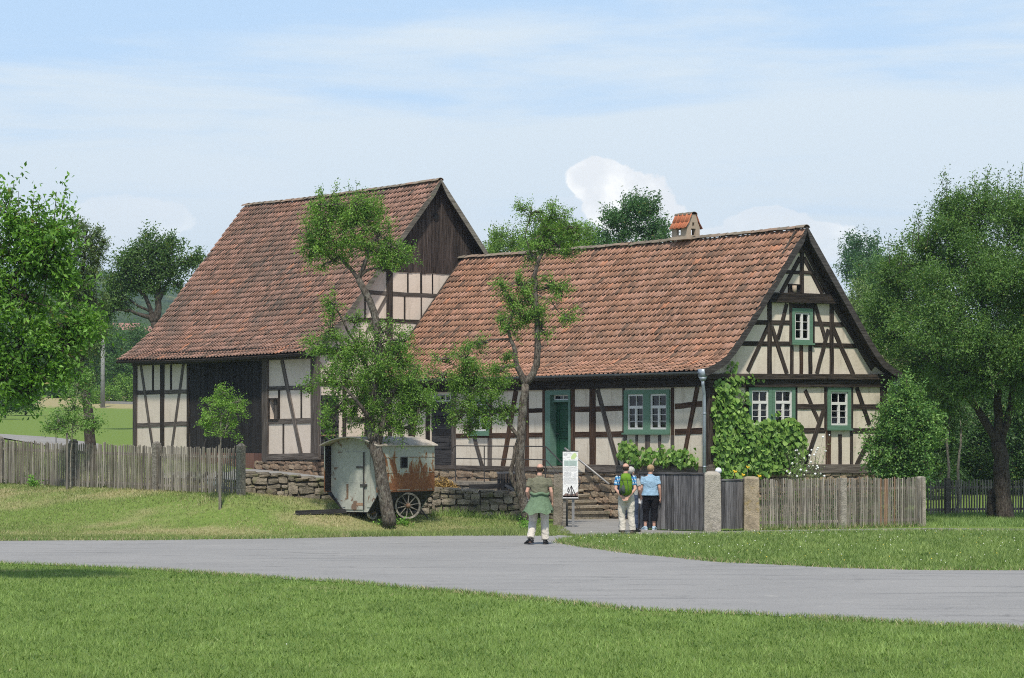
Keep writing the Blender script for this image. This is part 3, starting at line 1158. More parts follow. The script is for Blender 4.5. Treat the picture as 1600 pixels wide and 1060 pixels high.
def tiled_roof(parent, slope, uc, v0, v1, kind, mat, sag, single_from_low_v=True, single=300):
    """roof > underlay sheet, single tiles (largest in view), the remaining tiles, ridge tiles; slope given for the front half, mirrored at uc"""
    uu, zz_, s = profile(slope)
    # boarded underside
    mb = MB()
    idx = list(range(0, 400, 19)) + [399]
    vv = np.linspace(v0 + 0.02, v1 - 0.02, 13)
    prof = [(uu[k], zz_[k]) for k in idx] + [(2 * uc - uu[k], zz_[k]) for k in idx[::-1]]
    n = len(prof)
    vs_, fs = [], []
    for q in vv:
        sg = float(sagf(np.array(q), v0, v1, sag))
        vs_ += [(p[0], q, p[1] - 0.045 + sg) for p in prof] + [(p[0] + (0.03 if p[0] < uc else -0.03), q, p[1] - 0.12 + sg) for p in prof]
    for r in range(len(vv) - 1):
        b = r * 2 * n
        for k in range(n - 1):
            fs.append((b + k, b + k + 1, b + 2 * n + k + 1, b + 2 * n + k)[::-1])
            fs.append((b + n + k, b + n + k + 1, b + 3 * n + k + 1, b + 3 * n + k))
        fs.append((b, b + 2 * n, b + 3 * n, b + n))
        fs.append((b + n - 1, b + 2 * n - 1, b + 4 * n - 1, b + 3 * n - 1))
    for b in (0, (len(vv) - 1) * 2 * n):
        for k in range(n - 1):
            fs.append((b + k, b + k + 1, b + n + k + 1, b + n + k))
    roof = obj("roof", MB().add(vs_, fs), M["timber_dark"], parent)
    # tile places
    rows = int(s[-1] / TE)
    cols = int((v1 - v0) / TW)
    places = []
    for half in (0, 1):
        for r in range(rows):
            s0 = r * TE + 0.01
            k = np.searchsorted(s, s0)
            k2 = np.searchsorted(s, min(s0 + TL, s[-1]))
            k2 = min(max(k2, k + 4), 399)
            p0 = np.array([uu[k], zz_[k]])
            d = np.array([uu[k2], zz_[k2]]) - p0
            d /= np.hypot(*d)
            wav = 0.012 * math.sin(r * 1.7) if half == 0 else 0
            for c_ in range(cols if half == 0 else 3):
                v = v0 + TW * (c_ + 0.5) + wav
                places.append((half, r, c_, v, p0, d))
    N = len(places)
    half = np.array([p[0] for p in places])
    v = np.array([p[3] for p in places])
    p0 = np.array([p[4] for p in places])
    d = np.array([p[5] for p in places])
    lift = 0.155 + RNG.normal(0, 0.012, N)
    cl, sl = np.cos(lift), np.sin(lift)
    rowj = RNG.normal(0, 0.006, N)
    ys = d * 1.0
    nn = np.stack([-d[:, 1], d[:, 0]], 1)
    yv = ys * cl[:, None] - nn * sl[:, None]
    nv = nn * cl[:, None] + ys * sl[:, None]
    mir = np.where(half == 1, -1.0, 1.0)
    base = p0 + nn * 0.022 + yv * rowj[:, None]
    base[:, 1] += sagf(v, v0, v1, sag) + 0.012 * fnoise(v * 0.9, p0[:, 1] * 1.3, 8)
    bu = np.where(half == 1, 2 * uc - base[:, 0], base[:, 0])
    O = np.stack([bu, v, base[:, 1]], 1)
    Yv = np.stack([yv[:, 0] * mir, np.zeros(N), yv[:, 1]], 1)
    Nv = np.stack([nv[:, 0] * mir, np.zeros(N), nv[:, 1]], 1)
    Xv = np.cross(Yv, Nv)
    yaw = RNG.normal(0, 0.022, N)
    Xr = Xv * np.cos(yaw)[:, None] + Yv * np.sin(yaw)[:, None]
    Yr = Yv * np.cos(yaw)[:, None] - Xv * np.sin(yaw)[:, None]
    roll = RNG.normal(0, 0.035, N)
    Xq = Xr * np.cos(roll)[:, None] + Nv * np.sin(roll)[:, None]
    Nq = Nv * np.cos(roll)[:, None] - Xr * np.sin(roll)[:, None]
    tint = np.clip(RNG.normal(0.48, 0.21, N) + 0.16 * fnoise(v * 0.7, O[:, 2] * 1.1, 6), 0.0, 0.86)
    odd = RNG.random(N) < 0.018
    tint = np.where(odd, 0.93 + 0.06 * RNG.random(N), tint)
    tint = np.where(RNG.random(N) < 0.07, 0.02 + 0.1 * RNG.random(N), tint)
    # the tiles that show largest: nearest to the camera on the near slope
    wx = np.array([(C0 + UH * o[0] + VH * o[1]).y for o in O])
    order = np.argsort(wx + half * 1e4)
    one = order[:single]
    rest = order[single:]
    ms_ = tile_mesh(kind, mat)
    for k in one:
        R = Matrix((Xq[k], Yr[k], Nq[k])).transposed()
        link("tile", ms_[int(tint[k] * 19.99)], None, roof, O[k], R.to_euler())
    tv = (O[rest][:, None, :] + TILE_V[None, :, 0:1] * Xq[rest][:, None, :] + TILE_V[None, :, 1:2] * Yr[rest][:, None, :]
          + TILE_V[None, :, 2:3] * Nq[rest][:, None, :])
    nv_ = len(TILE_V)
    fs = (TILE_F[None] + (np.arange(len(rest)) * nv_)[:, None, None]).reshape(-1, 4)
    o = np_mesh("tiles", tv.reshape(-1, 3), fs, mat, roof, attr=np.repeat(tint[rest], nv_), smooth_=True)
    tag(o, kind="stuff")
    # ridge
    zr = zz_[-1]
    nr = int((v1 - v0) / 0.36)
    for k in range(nr):
        a0 = v0 + (v1 - v0) * k / nr
        sg = float(sagf(np.array(a0), v0, v1, sag))
        mb = MB()
        vs_ = []
        L = (v1 - v0) / nr + 0.05
        for q, (yy, rr) in enumerate(((0, 0.125), (L, 0.10))):
            for m in range(7):
                t_ = math.pi * (0.04 + 0.92 * m / 6)
                for r_ in (rr, rr - 0.018):
                    vs_.append((math.cos(t_) * r_ * 1.05, yy, math.sin(t_) * r_ * 0.85))
        fs = []
        for m in range(6):
            fs += [(2 * m, 2 * m + 2, 14 + 2 * m + 2, 14 + 2 * m), (2 * m, 2 * m + 1, 2 * m + 3, 2 * m + 2)]
        me = bpy.data.meshes.new("ridge_tile")
        me.from_pydata(vs_, [], fs)
        a_ = me.attributes.new("tint", "FLOAT", "POINT")
        a_.data.foreach_set("value", np.full(len(vs_), random.random(), np.float32))
        me.polygons.foreach_set("use_smooth", [True] * len(fs))
        link("ridge_tile", me, M["tile_ridge"], roof, (uc, a0, zr - 0.02 + sg), (random.gauss(0, 0.03), random.gauss(0, 0.04), random.gauss(0, 0.03)))
    return roof, (uu, zz_, s)


def barge(parent, pr, uc, v, name="barge_board", drop=0.21, thick=0.035, mat="barge"):
    uu, zz_, s = pr
    for sgn in (1, -1):
        idx = np.linspace(0, 399, 15).astype(int)
        vs_, fs = [], []
        for k in idx:
            k2 = min(k + 8, 399)
            k1 = max(k2 - 16, 0)
            d = np.array([uu[k2] - uu[k1], zz_[k2] - zz_[k1]])
            d /= np.hypot(*d)
            nx_, nz_ = d[1], -d[0]
            for (dd, yy) in ((0.02, 0), (-drop, 0), (-drop, thick), (0.02, thick)):
                u_ = uu[k] - nx_ * dd
                u_ = min(u_, uc - 0.004)
                vs_.append((u_ if sgn == 1 else 2 * uc - u_, v + yy, zz_[k] - nz_ * dd))
        for q in range(len(idx) - 1):
            for m in range(4):
                fs.append((4 * q + m, 4 * q + (m + 1) % 4, 4 * q + 4 + (m + 1) % 4, 4 * q + 4 + m))
        fs += [(0, 1, 2, 3), tuple(4 * (len(idx) - 1) + m for m in range(4))]
        obj(name, MB().add(vs_, fs), M[mat], parent)


def zslope(pr, u, uc):
    uu, zz_, s = pr
    return float(np.interp(u if u <= uc else 2 * uc - u, uu, zz_))


def rock_meshes(mat, n=8, name="stone"):
    out = []
    import bmesh
    for i in range(n):
        bm = bmesh.new()
        bmesh.ops.create_cube(bm, size=1.0)
        bmesh.ops.subdivide_edges(bm, edges=bm.edges[:], cuts=1, use_grid_fill=True)
        for vv_ in bm.verts:
            k = sum(1 for q in vv_.co if abs(q) > 0.4)
            vv_.co *= {1: 1.03, 2: 0.97, 3: 0.86}.get(k, 1)
            vv_.co += Vector([random.gauss(0, 0.032) for _ in range(3)])
        me = bpy.data.meshes.new(name)
        bm.to_mesh(me)
        bm.free()
        me.materials.append(mat)
        out.append(me)
    return out


ROCKS = {k: rock_meshes(M[k]) for k in ("rubble", "sandstone", "brick_stone")}


def lay_stones(parent, kind, fn, length, ztop, zbot, hmin, hmax, lmin, lmax, nrm_rot, depth=0.16, proud=0.03, zlimit=None, gap=0.012):
    """courses of rough stones; fn(s, z) gives the point on the wall face, nrm_rot the stone's rotation (X along the wall, Z up, -Y outwards)"""
    z = None
    zb = min(zbot(q) for q in np.linspace(0, length, 9))
    z = zb
    while z < max(ztop(q) for q in np.linspace(0, length, 9)):
        h = random.uniform(hmin, hmax)
        s = -random.uniform(0, lmin)
        while s < length:
            L = random.uniform(lmin, lmax)
            a0, a1 = max(s, 0), min(s + L, length)
            m = (a0 + a1) / 2
            hh = min(h * random.uniform(.72, 1.22), ztop(m) - z)
            if a1 - a0 > 0.07 and hh > 0.05 and z + hh > zbot(m):
                o = link("stone", random.choice(ROCKS[kind]), None, parent, fn(m, z + hh / 2 + random.uniform(-.12, .12) * h * (z + hh * 1.2 < ztop(m))), (0, 0, nrm_rot))
                o.scale = (a1 - a0 - gap * random.uniform(.3, 2), depth * random.uniform(.82, 1.15), hh - gap)
                o.rotation_euler = (random.gauss(0, .04), random.gauss(0, .07), nrm_rot + random.gauss(0, .05))
            s += L
        z += h


# ================================================================== FARMHOUSE
HW = 6.72
house = thing("farmhouse", "long half-timbered farmhouse with red tiled roof and green windows", "house", wpt(0, 0, 0), TH, cent=(0, 0, 0))
Z_SB, Z_ST = 1.33, 1.58                                    # sill beam bottom and top
Z_PB = 3.74                                                # underside of the wall plate
Z_TT = 4.12
hslope = [(-0.47, 4.17), (-0.05, 4.33), (0.36, 4.54), (0.9, 5.14), (3.42, 8.24)]
UC = 3.42
roof_h, prh = tiled_roof(house, hslope, UC, -0.34, 15.86, "house", M["tile_house"], 0.05)
barge(house, prh, UC, -0.375, drop=0.17)
# walls with openings
g_open = [prect(HG, r) for r in ((1171, 605, 1203, 671), (1206.5, 605, 1240.5, 671), (1294, 608, 1327, 671))]
rect_wall("gable_wall", HG, 0, HW, Z_SB, Z_TT, g_open, "plaster_house", house)
f_open = [prect(HF, r) for r in ((978, 611, 1046, 677), (738, 626, 764, 679), (853.5, 610.5, 892.5, 729), (673, 616, 706, 733))]
rect_wall("front_wall", HF, -15.85, -0.002, Z_SB, 4.2, f_open, "plaster_house", house)
# attic gable: bands round its window
aw = prect(HG, (1238, 484, 1267, 538))


def gable_poly(W, parent, name, z0, z1, pr, uc, mat, off=0.0, cut=None, inset=0.10):
    def uL(z):
        uu, zz_, s = pr
        return float(np.interp(z + inset, zz_, uu))
    zs_ = np.linspace(z0, z1, 6)
    L = [(uL(z), z) for z in zs_]
    R = [(2 * uc - a_, z) for a_, z in L]
    if cut:
        R = [(cut[1], z) if cut[0] == "max" else r for (r, z) in zip(R, zs_)]
        L = [(cut[1], z) if cut[0] == "min" else l_ for (l_, z) in zip(L, zs_)]
    poly = L + R[::-1]
    mb = MB().prism([W.pt(a_, z, off - 0.15) for a_, z in poly][::-1], W.N * 0.15)
    return obj(name, mb, M[mat], parent)


ZTOP = 7.62
gable_poly(HG, house, "attic_wall", Z_TT + 0.001, aw[1], prh, UC, "plaster_house")
gable_poly(HG, house, "attic_wall", aw[1], aw[3], prh, UC, "plaster_house", cut=("max", aw[0]))
gable_poly(HG, house, "attic_wall", aw[1], aw[3], prh, UC, "plaster_house", cut=("min", aw[2]))
gable_poly(HG, house, "attic_wall", aw[3], ZTOP, prh, UC, "plaster_house")
gable_poly(HG, house, "attic_backing", ZTOP, 8.05, prh, UC, "dark_inside", off=-0.25)
# rear and far walls close the house
mb = MB()
mb.box((HW - 0.16, 0.17, Z_SB), (HW, 15.85, 4.2))
mb.box((0.17, 15.7, Z_SB), (HW - 0.17, 15.85, 4.2))
mb.box((0.17, 0.17, Z_SB - 0.05), (HW - 0.17, 15.69, Z_SB + 0.02))
obj("rear_wall", mb, M["plaster_house"], house)
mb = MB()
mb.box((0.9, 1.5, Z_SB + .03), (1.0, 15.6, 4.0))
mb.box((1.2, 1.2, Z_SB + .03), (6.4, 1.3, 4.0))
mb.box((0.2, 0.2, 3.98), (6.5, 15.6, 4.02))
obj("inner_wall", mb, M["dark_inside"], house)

# --- gable timbers (surveyed)
T = lambda *a_, **k: wbeam(HG, house, *a_, **k)
T((1100, 588.5), (1396, 589.5), 8.5, proud=0.16, name="tie_beam", wob=0.01, segs=6)
T((1104, 599.0), (1386, 599.5), 12.0, proud=0.085, name="tie_beam", wob=0.01, segs=6)
T((1105, 733.0), (1387, 732.5), 14.0, proud=0.075, name="sill_beam", wob=0.015, segs=6, mat="timber_grey")
T((1111, 604), (1111, 727), 12.0, name="corner_post", proud=0.045)
T((1380, 604), (1380, 727), 9.0, name="corner_post", proud=0.045)
for s in (((1197, 465), (1306, 468), 15), ):
    T(*s, proud=0.17, name="collar_beam", wob=0.015, segs=5)
T((1238, 390.0), (1275, 390.5), 10, proud=0.10, name="collar_beam")
T((1252.5, 394), (1252.5, 458), 6.2, name="king_post")
T((1249.5, 403), (1220, 458), 6)
T((1256, 403), (1285, 459), 6)
T((1216, 424.5), (1250, 426), 5.5)
T((1255, 426), (1291, 428.5), 5.5)
T((1202, 473), (1202, 586), 6.6, name="post")
T((1299, 474), (1299, 586), 6.0, name="post")
for x in (1235.2, 1270):
    T((x, 474), (x, 540), 4.2, name="post")
T((1234, 478.0), (1271, 478.5), 7.5, name="lintel")
for x, w in ((1237, 5.6), (1251.7, 5.6), (1266, 6)):
    T((x, 540), (x, 586), w, name="stud", mat="timber_brown" if x == 1251.7 else "timber_dark")
T((1172, 504), (1234, 504.5), 7.0)
T((1271, 506), (1328, 508), 7.0)
T((1152, 537), (1234, 537.5), 7.0)
T((1271, 539), (1347, 541), 7.0)
for p in (((1200, 510), (1168, 580), 5.6), ((1205, 510), (1229, 584), 6), ((1229, 475), (1215, 530), 5.5), ((1273, 476), (1289, 530), 5.6),
          ((1294, 515), (1276, 584), 5.4), ((1301, 513), (1333, 586), 6.2)):
    T(*p, name="brace")
# edge rafters along both slopes
uu, zz_, s_ = prh
for sgn in (1, -1):
    for (k0, k1) in ((60, 230), (230, 396)):
        q = []
        for k in (k0, k1):
            d = np.array([uu[k] - uu[k - 20], zz_[k] - zz_[k - 20]])
            d /= np.hypot(*d)
            a_ = uu[k] + d[1] * 0.20
            a_ = min(a_, UC - 0.02)
            q.append((a_ if sgn == 1 else 2 * UC - a_, zz_[k] - d[0] * 0.20))
        beam("rafter", HG.pt(q[0][0], q[0][1]), HG.pt(q[1][0], q[1][1]), 0.26, 0.035 + 0.003 * sgn + 0.001 * (k0 > 100), HG.N, M["timber_dark"], house, wob=0.01)
T((1245, 635.5), (1288, 635.8), 8.2)
T((1331, 636), (1377, 636), 8.2)
T((1117, 637), (1168, 636), 8)
T((1245, 673), (1289, 673), 8.2)
T((1331, 673), (1377, 673.5), 8.2)
T((1117, 675), (1168, 674), 8)
T((1243.5, 604), (1243.5, 672), 4.2, name="post")
T((1167, 604), (1167, 727), 5, name="post")
T((1289.8, 604), (1289.8, 673), 4.2, name="post")
T((1294, 672), (1294, 727), 8.2, name="post", mat="timber_brown")
T((1330.2, 604), (1330.2, 727), 4.8, name="post")
T((1312.3, 679), (1312.3, 727), 5.2, name="stud")
T((1206, 672), (1206, 727), 6, name="stud")
for p in (((1257.5, 610), (1281, 664), 5.4), ((1287.5, 638), (1257.5, 727), 5.8), ((1338, 606), (1358, 664), 6), ((1360, 682), (1338, 727), 6),
          ((1122, 606), (1142, 660), 6), ((1160, 640), (1135, 727), 6)):
    T(*p, name="brace")
window(HG, house, (1169, 603.3, 1204.5, 672), [(0.13, 0.87)], transom=0.35)
window(HG, house, (1205.2, 603.3, 1241.2, 672), [(0.13, 0.87)], transom=0.35, curtain=[(0, .35, .75)])
window(HG, house, (1292.3, 606, 1328.3, 672.5), [(0.13, 0.87)], transom=0.35, curtain=[(0, .52, .88)])
window(HG, house, (1236.5, 482.2, 1268.5, 539), [(0.13, 0.87)], transom=None, curtain=[(0, .78, .98)])
# black plate painting a nesting hole's dark inside, with a short clay pipe above the collar beam
mb = MB()
a0, z0, a1, z1 = prect(HG, (1232, 446, 1249.3, 457.5))
wbox(mb, HG, a0, a1, z0, z1, 0.004, 0.010)
nest = obj("nest_hole_plate", mb, M["dark_inside"], house)
mb = MB()
ring(mb, HG, a0 - 0.03, a1 + 0.02, z0 - .02, z1 + 0.03, 0.028, 0.011, 0.07)
obj("opening_frame", mb, M["timber_dark"], nest)
pc = HG.pt(a0 + 0.135, z0, 0.10)
obj("clay_pipe", MB().tube([pc + Vector((0, 0, -0.01)), pc + Vector((0, 0, 0.09)), pc + Vector((0, 0, 0.19))], [0.058, 0.066, 0.064], 12), M["render_chimney"], house, True)

# --- long side timbers
T = lambda *a_, **k: wbeam(HF, house, *a_, **k)
e0, e1 = HF.px(1096, 600), HF.px(640, 607)
beam("wall_plate", HF.pt(-15.8, 3.86), HF.pt(-0.003, 3.86), 0.24, 0.10, HF.N, M["timber_dark"], house, segs=8, wob=0.01)
beam("wall_plate", HF.pt(-15.8, 4.08), HF.pt(-0.003, 4.08), 0.18, 0.16, HF.N, M["timber_dark"], house, segs=8, wob=0.01)
beam("sill_beam", HF.pt(-5.2, 1.445), HF.pt(-0.003, 1.445), 0.22, 0.07, HF.N, M["timber_grey"], house, segs=8, wob=0.015)
beam("sill_beam", HF.pt(-15.8, 1.40), HF.pt(-7.05, 1.40), 0.13, 0.066, HF.N, M["timber_grey"], house, segs=8, wob=0.015)
TB = "timber_brown"
T((1103.5, 602), (1103.5, 731), 6.0, name="corner_post", proud=0.05)
T((1055, 635.5), (1097, 631), 8.6, mat=TB)
T((898, 640), (975, 638), 8.2, mat=TB)
T((826, 642), (854, 641), 6.8, mat=TB)
T((713, 643), (737, 643), 6.5, mat=TB)
T((766, 642.5), (822, 642), 6.5, mat=TB)
T((1055, 675.5), (1097, 673.2), 9, mat=TB)
T((898, 679.6), (975, 678.3), 8.6, mat=TB)
T((713, 681.5), (822, 680), 7.2, mat=TB)
T((826, 680), (854, 679.5), 7.2, mat=TB)
for x, w, m in ((926.3, 9.5, TB), (895.3, 6, TB), (850.8, 5, TB), (823.5, 6, TB), (709.5, 6.5, "timber_grey"), (669, 6, "timber_dark"), (642, 6, "timber_dark"), (610, 6, "timber_dark")):
    T((x, 606), (x, 731), w, mat=m, name="post")
T((765.5, 682), (765.5, 729), 7, mat="timber_grey", name="stud")
T((735, 608), (735, 681), 4, mat=TB, name="post")
T((767, 608), (767, 681), 4, mat=TB, name="post")
T((974.6, 606), (974.6, 681), 3.4, mat=TB, name="post")
T((1051, 606), (1051, 681), 5, mat=TB, name="post")
for x, w in ((977, 5), (995, 3.6), (1012, 7), (1031, 4), (1051, 5.2)):
    T((x, 680), (x, 730), w, mat="timber_grey", name="stud")
for p, m in ((((934, 609), (966.5, 730), 6.2), "timber_grey"), (((1090, 605), (1066, 730), 6), TB), (((806.5, 611), (786, 729), 6.5), TB),
             (((731, 646), (754, 729), 5), "timber_grey"), (((655, 612), (640, 730), 5), TB)):
    T(*p, mat=m, name="brace")
window(HF, house, (976.3, 609.5, 1047.6, 679), [(0.075, 0.43), (0.575, 0.935)], transom=0.37, curtain=[(0, .28, .62)])
window(HF, house, (736.6, 625, 765.2, 681), [(0.10, 0.88)], transom=0.30)
# boarded stable door with a small light above
a0, z0, a1, z1 = prect(HF, (672.5, 641, 706.5, 733))
sd_ = MB()
wbox(sd_, HF, a0, a1, z0, z1, -0.10, -0.07)
stable = obj("stable_door", sd_, M["door_planks"], house)
n = 9
for k in range(n):
    zc = z0 + (z1 - z0) * (k + 0.5) / n
    beam("board", HF.pt(a0 + .01, zc, -0.07), HF.pt(a1 - .01, zc, -0.07), (z1 - z0) / n - 0.012, 0.03, HF.N, M["door_planks"], stable, segs=2, wob=0.03, back=0.0)
obj("handle", MB().tube([HF.pt(a1 - .12, z0 + 1.02, -0.03), HF.pt(a1 - .12, z0 + 1.0, 0.03), HF.pt(a1 - .12, z0 + .85, 0.03), HF.pt(a1 - .12, z0 + .83, -0.03)], [0.012] * 4, 6), M["iron"], stable)
mb = MB()
b0, y0, b1, y1 = prect(HF, (671, 607, 708, 640))
wbox(mb, HF, b0, b1, y0, y1, -0.14, -0.09)
lb = obj("lintel_boards", mb, M["timber_dark"], house)
for k in range(2):
    zc = y0 + (y1 - y0) * (0.14 + 0.2 * k)
    beam("board", HF.pt(b0, zc, -0.09), HF.pt(b1, zc, -0.09), 0.13, 0.05 + .004 * k, HF.N, M["door_planks"], lb, segs=2, back=0.0)
c0, w0, c1, w1 = prect(HF, (677.5, 616.5, 703, 627.5))
mb = ring(MB(), HF, c0, c1, w0, w1, 0.028, -0.089, -0.03)
wbox(mb, HF, c0 + (c1 - c0) * .33 - .012, c0 + (c1 - c0) * .33 + .012, w0 + .028, w1 - .028, -0.087, -0.035)
wbox(mb, HF, c0 + (c1 - c0) * .67 - .012, c0 + (c1 - c0) * .67 + .012, w0 + .028, w1 - .028, -0.087, -0.035)
tl = obj("window", mb, M["white_paint"], house)
obj("pane", wbox(MB(), HF, c0 + .01, c1 - .01, w0 + .01, w1 - .01, -0.075, -0.07), M["glass"], tl)
# green front door in a deep painted frame
a0, z0, a1, z1 = prect(HF, (853.5, 610.3, 892.6, 728.5))
mb = MB()
jt = 0.15
wbox(mb, HF, a0, a0 + 0.24, z0, z1, -0.30, 0.05)
wbox(mb, HF, a1 - 0.085, a1, z0, z1, -0.30, 0.05)
wbox(mb, HF, a0 + .24, a1 - 0.085, z1 - 0.13, z1, -0.30, 0.05)
zt = prect(HF, (866, 627, 889, 640))[3]
wbox(mb, HF, a0 + .24, a1 - 0.085, zt - 0.03, zt + 0.03, -0.26, -0.05)
dfr = obj("door_frame", mb, M["blue_green_paint"], house)
mb = MB()
wbox(mb, HF, a0 - .05, a1 + .05, z0 - 0.06, z0 - 0.001, -0.3, 0.12)
obj("threshold", mb, M["slab_stone"], house)
d0, d1, dz0, dz1 = a0 + .24, a1 - .085, z0 + .02, zt - .03
door = obj("door", wbox(MB(), HF, d0, d1, dz0, dz1, -0.24, -0.19), M["door_green"], house)
w_, h_ = d1 - d0, dz1 - dz0
for (x0, x1, y0_, y1_) in ((.12, .88, .54, .92), (.12, .88, .08, .46)):
    mb = ring(MB(), HF, d0 + w_ * x0, d0 + w_ * x1, dz0 + h_ * y0_, dz0 + h_ * y1_, 0.05, -0.189, -0.165)
    obj("door_moulding", mb, M["door_green"], door)
    mb = wbox(MB(), HF, d0 + w_ * x0 + .09, d0 + w_ * x1 - .09, dz0 + h_ * y0_ + .09, dz0 + h_ * y1_ - .09, -0.188, -0.172)
    obj("door_panel", mb, M["door_green"], door)
obj("handle", MB().tube([HF.pt(d0 + .09, dz0 + h_ * .5, -0.19), HF.pt(d0 + .09, dz0 + h_ * .5, -0.13), HF.pt(d0 + .2, dz0 + h_ * .5, -0.13)], [0.013] * 3, 6), M["iron"], door)
mb = ring(MB(), HF, d0, d1, zt + .03, z1 - .13, 0.035, -0.17, -0.10)
m_ = (d0 + d1) / 2
wbox(mb, HF, m_ - .014, m_ + .014, zt + .065, z1 - .165, -0.165, -0.11)
fl = obj("fanlight", mb, M["white_paint"], house)
obj("pane", wbox(MB(), HF, d0 + .02, d1 - .02, zt + .05, z1 - .15, -0.145, -0.14), M["glass"], fl)

# foundation of coursed sandstone
mb = MB()
mb.box((0.05, 0.05, -0.3), (HW - .02, 15.8, Z_SB))
fnd = obj("foundation", mb, M["mortar"], house)
lay_stones(fnd, "sandstone", lambda s, z: Vector((0.03, s, z)), 6.2, lambda s: Z_SB, lambda s: -0.1, 0.15, 0.27, 0.22, 0.58, -math.pi / 2, depth=0.15)
lay_stones(fnd, "sandstone", lambda s, z: Vector((0.03, 6.2 + s, z)), 9.4, lambda s: 1.32, lambda s: 0.9, 0.18, 0.24, 0.4, 0.9, -math.pi / 2, depth=0.15)
lay_stones(fnd, "sandstone", lambda s, z: Vector((0.02 + s, 0.03, z)), HW - .05, lambda s: Z_SB, lambda s: 0.6, 0.15, 0.25, 0.2, 0.5, 0, depth=0.15)

# gutter and downpipe
gz = 4.135
mb = MB()
vs_, fs = [], []
for q, vv in enumerate((-0.20, 15.8)):
    for m in range(9):
        t_ = math.pi * m / 8
        for r_ in (0.062, 0.052):
            vs_.append((-0.55 - math.cos(t_) * r_, vv, gz - math.sin(t_) * r_))
for m in range(8):
    fs += [(2 * m, 2 * m + 2, 18 + 2 * m + 2, 18 + 2 * m), (2 * m + 1, 2 * m + 3, 18 + 2 * m + 3, 18 + 2 * m + 1)]
fs += [(0, 1, 19, 18), (16, 17, 35, 34)]
obj("gutter", MB().add(vs_, fs), M["zinc_dark"], house, False)
dp = thing  # downpipe runs from the hopper down the corner
hop = Vector((-0.44, -0.26, gz - 0.03))
mb = MB()
mb.hexa([(hop.x - .085, hop.y - .085, hop.z - .12), (hop.x + .085, hop.y - .085, hop.z - .12), (hop.x + .085, hop.y + .085, hop.z - .12), (hop.x - .085, hop.y + .085, hop.z - .12),
         (hop.x - .10, hop.y - .10, hop.z + .10), (hop.x + .10, hop.y - .10, hop.z + .10), (hop.x + .10, hop.y + .10, hop.z + .10), (hop.x - .10, hop.y + .10, hop.z + .10)])
mb.hexa([(hop.x - .045, hop.y - .045, hop.z - .22), (hop.x + .045, hop.y - .045, hop.z - .22), (hop.x + .045, hop.y + .045, hop.z - .22), (hop.x - .045, hop.y + .045, hop.z - .22),
         (hop.x - .085, hop.y - .085, hop.z - .121), (hop.x + .085, hop.y - .085, hop.z - .121), (hop.x + .085, hop.y + .085, hop.z - .121), (hop.x - .085, hop.y + .085, hop.z - .121)])
mb.tube([hop + Vector((0, 0, -.2)), hop + Vector((0.0, 0.0, -.32)), Vector((-0.30, -0.16, 3.55)), Vector((-0.28, -0.15, 3.3)), Vector((-0.28, -0.15, 0.0))], [0.042] * 5, 12)
for z in (3.0, 1.55):
    mb.tube([(-0.28, -0.15, z - .02), (-0.28, -0.15, z + .02)], [0.050, 0.050], 12)
obj("downpipe", mb, M["zinc"], house, True)
hop2 = Vector((2 * UC + 0.55, -0.02, 4.12))
mb = MB()
mb.hexa([(hop2.x - .07, hop2.y - .07, hop2.z - .25), (hop2.x + .07, hop2.y - .07, hop2.z - .25), (hop2.x + .07, hop2.y + .07, hop2.z - .25), (hop2.x - .07, hop2.y + .07, hop2.z - .25),
         (hop2.x - .09, hop2.y - .09, hop2.z), (hop2.x + .09, hop2.y - .09, hop2.z), (hop2.x + .09, hop2.y + .09, hop2.z), (hop2.x - .09, hop2.y + .09, hop2.z)])
mb.tube([hop2 + Vector((0, 0, -.25)), hop2 + Vector((0, 0, -.6)), Vector((HW + .1, 0.1, 2.9)), Vector((HW + .1, 0.1, 0.3))], [0.045] * 4, 10)
obj("downpipe", mb, M["zinc"], house)

# chimney: a little rendered house with its own tile roof astride the ridge
cb = 4.36
Zc = 8.13
CS = 0.70
ca, cb0, cb1 = 0.36, 0.0, 0.95
hs = 0.34                                                  # height of the side openings
mb = MB()
for v_ in (cb0, cb1 - .13):                               # gable ends with a doorway and a small light
    W = lambda a_, z, v_=v_: (UC + a_, v_, Zc + z)
    for poly in ([(-ca, 0), (-.13, 0), (-.13, .40), (-ca, .40)], [(.13, 0), (ca, 0), (ca, .40), (.13, .40)],
                 [(-.13, 0), (.13, 0), (.13, .06), (-.13, .06)], [(-.13, .34), (.13, .34), (.13, .40), (-.13, .40)],
                 [(-ca, .40), (-.06, .40), (-.06, .60), (-ca * .72, .60)], [(.06, .40), (ca, .40), (ca * .72, .60), (.06, .60)],
                 [(-.06, .40), (.06, .40), (.06, .44), (-.06, .44)], [(-ca * .72, .60), (ca * .72, .60), (.14, .95), (-.14, .95)]):
        mb.prism([W(*p) for p in poly], (0, .13, 0))
for s in (-1, 1):                                          # side walls with an open slot
    x0, x1 = (-ca, -ca + .12) if s < 0 else (ca - .12, ca)
    mb.box((UC + x0, cb0 + .131, Zc), (UC + x1, cb0 + .37, Zc + .40))
    mb.box((UC + x0, cb1 - .30, Zc), (UC + x1, cb1 - .131, Zc + .40))
    mb.box((UC + x0, cb0 + .37, Zc), (UC + x1, cb1 - .30, Zc + .08))
CF = Vector((UC, 4.72, 8.26))
scl = lambda m_: setattr(m_, "v", [tuple(CF + (Vector(q) - Vector((UC, 0.475, Zc))) * CS) for q in m_.v]) or m_
chim = obj("chimney", scl(mb), M["render_chimney"], house)
mb = MB()
mb.box((UC - ca - .08, cb0 - .06, Zc - .12), (UC + ca + .08, cb1 + .06, Zc - .001))
obj("chimney_base", scl(mb), M["render_chimney"], chim)
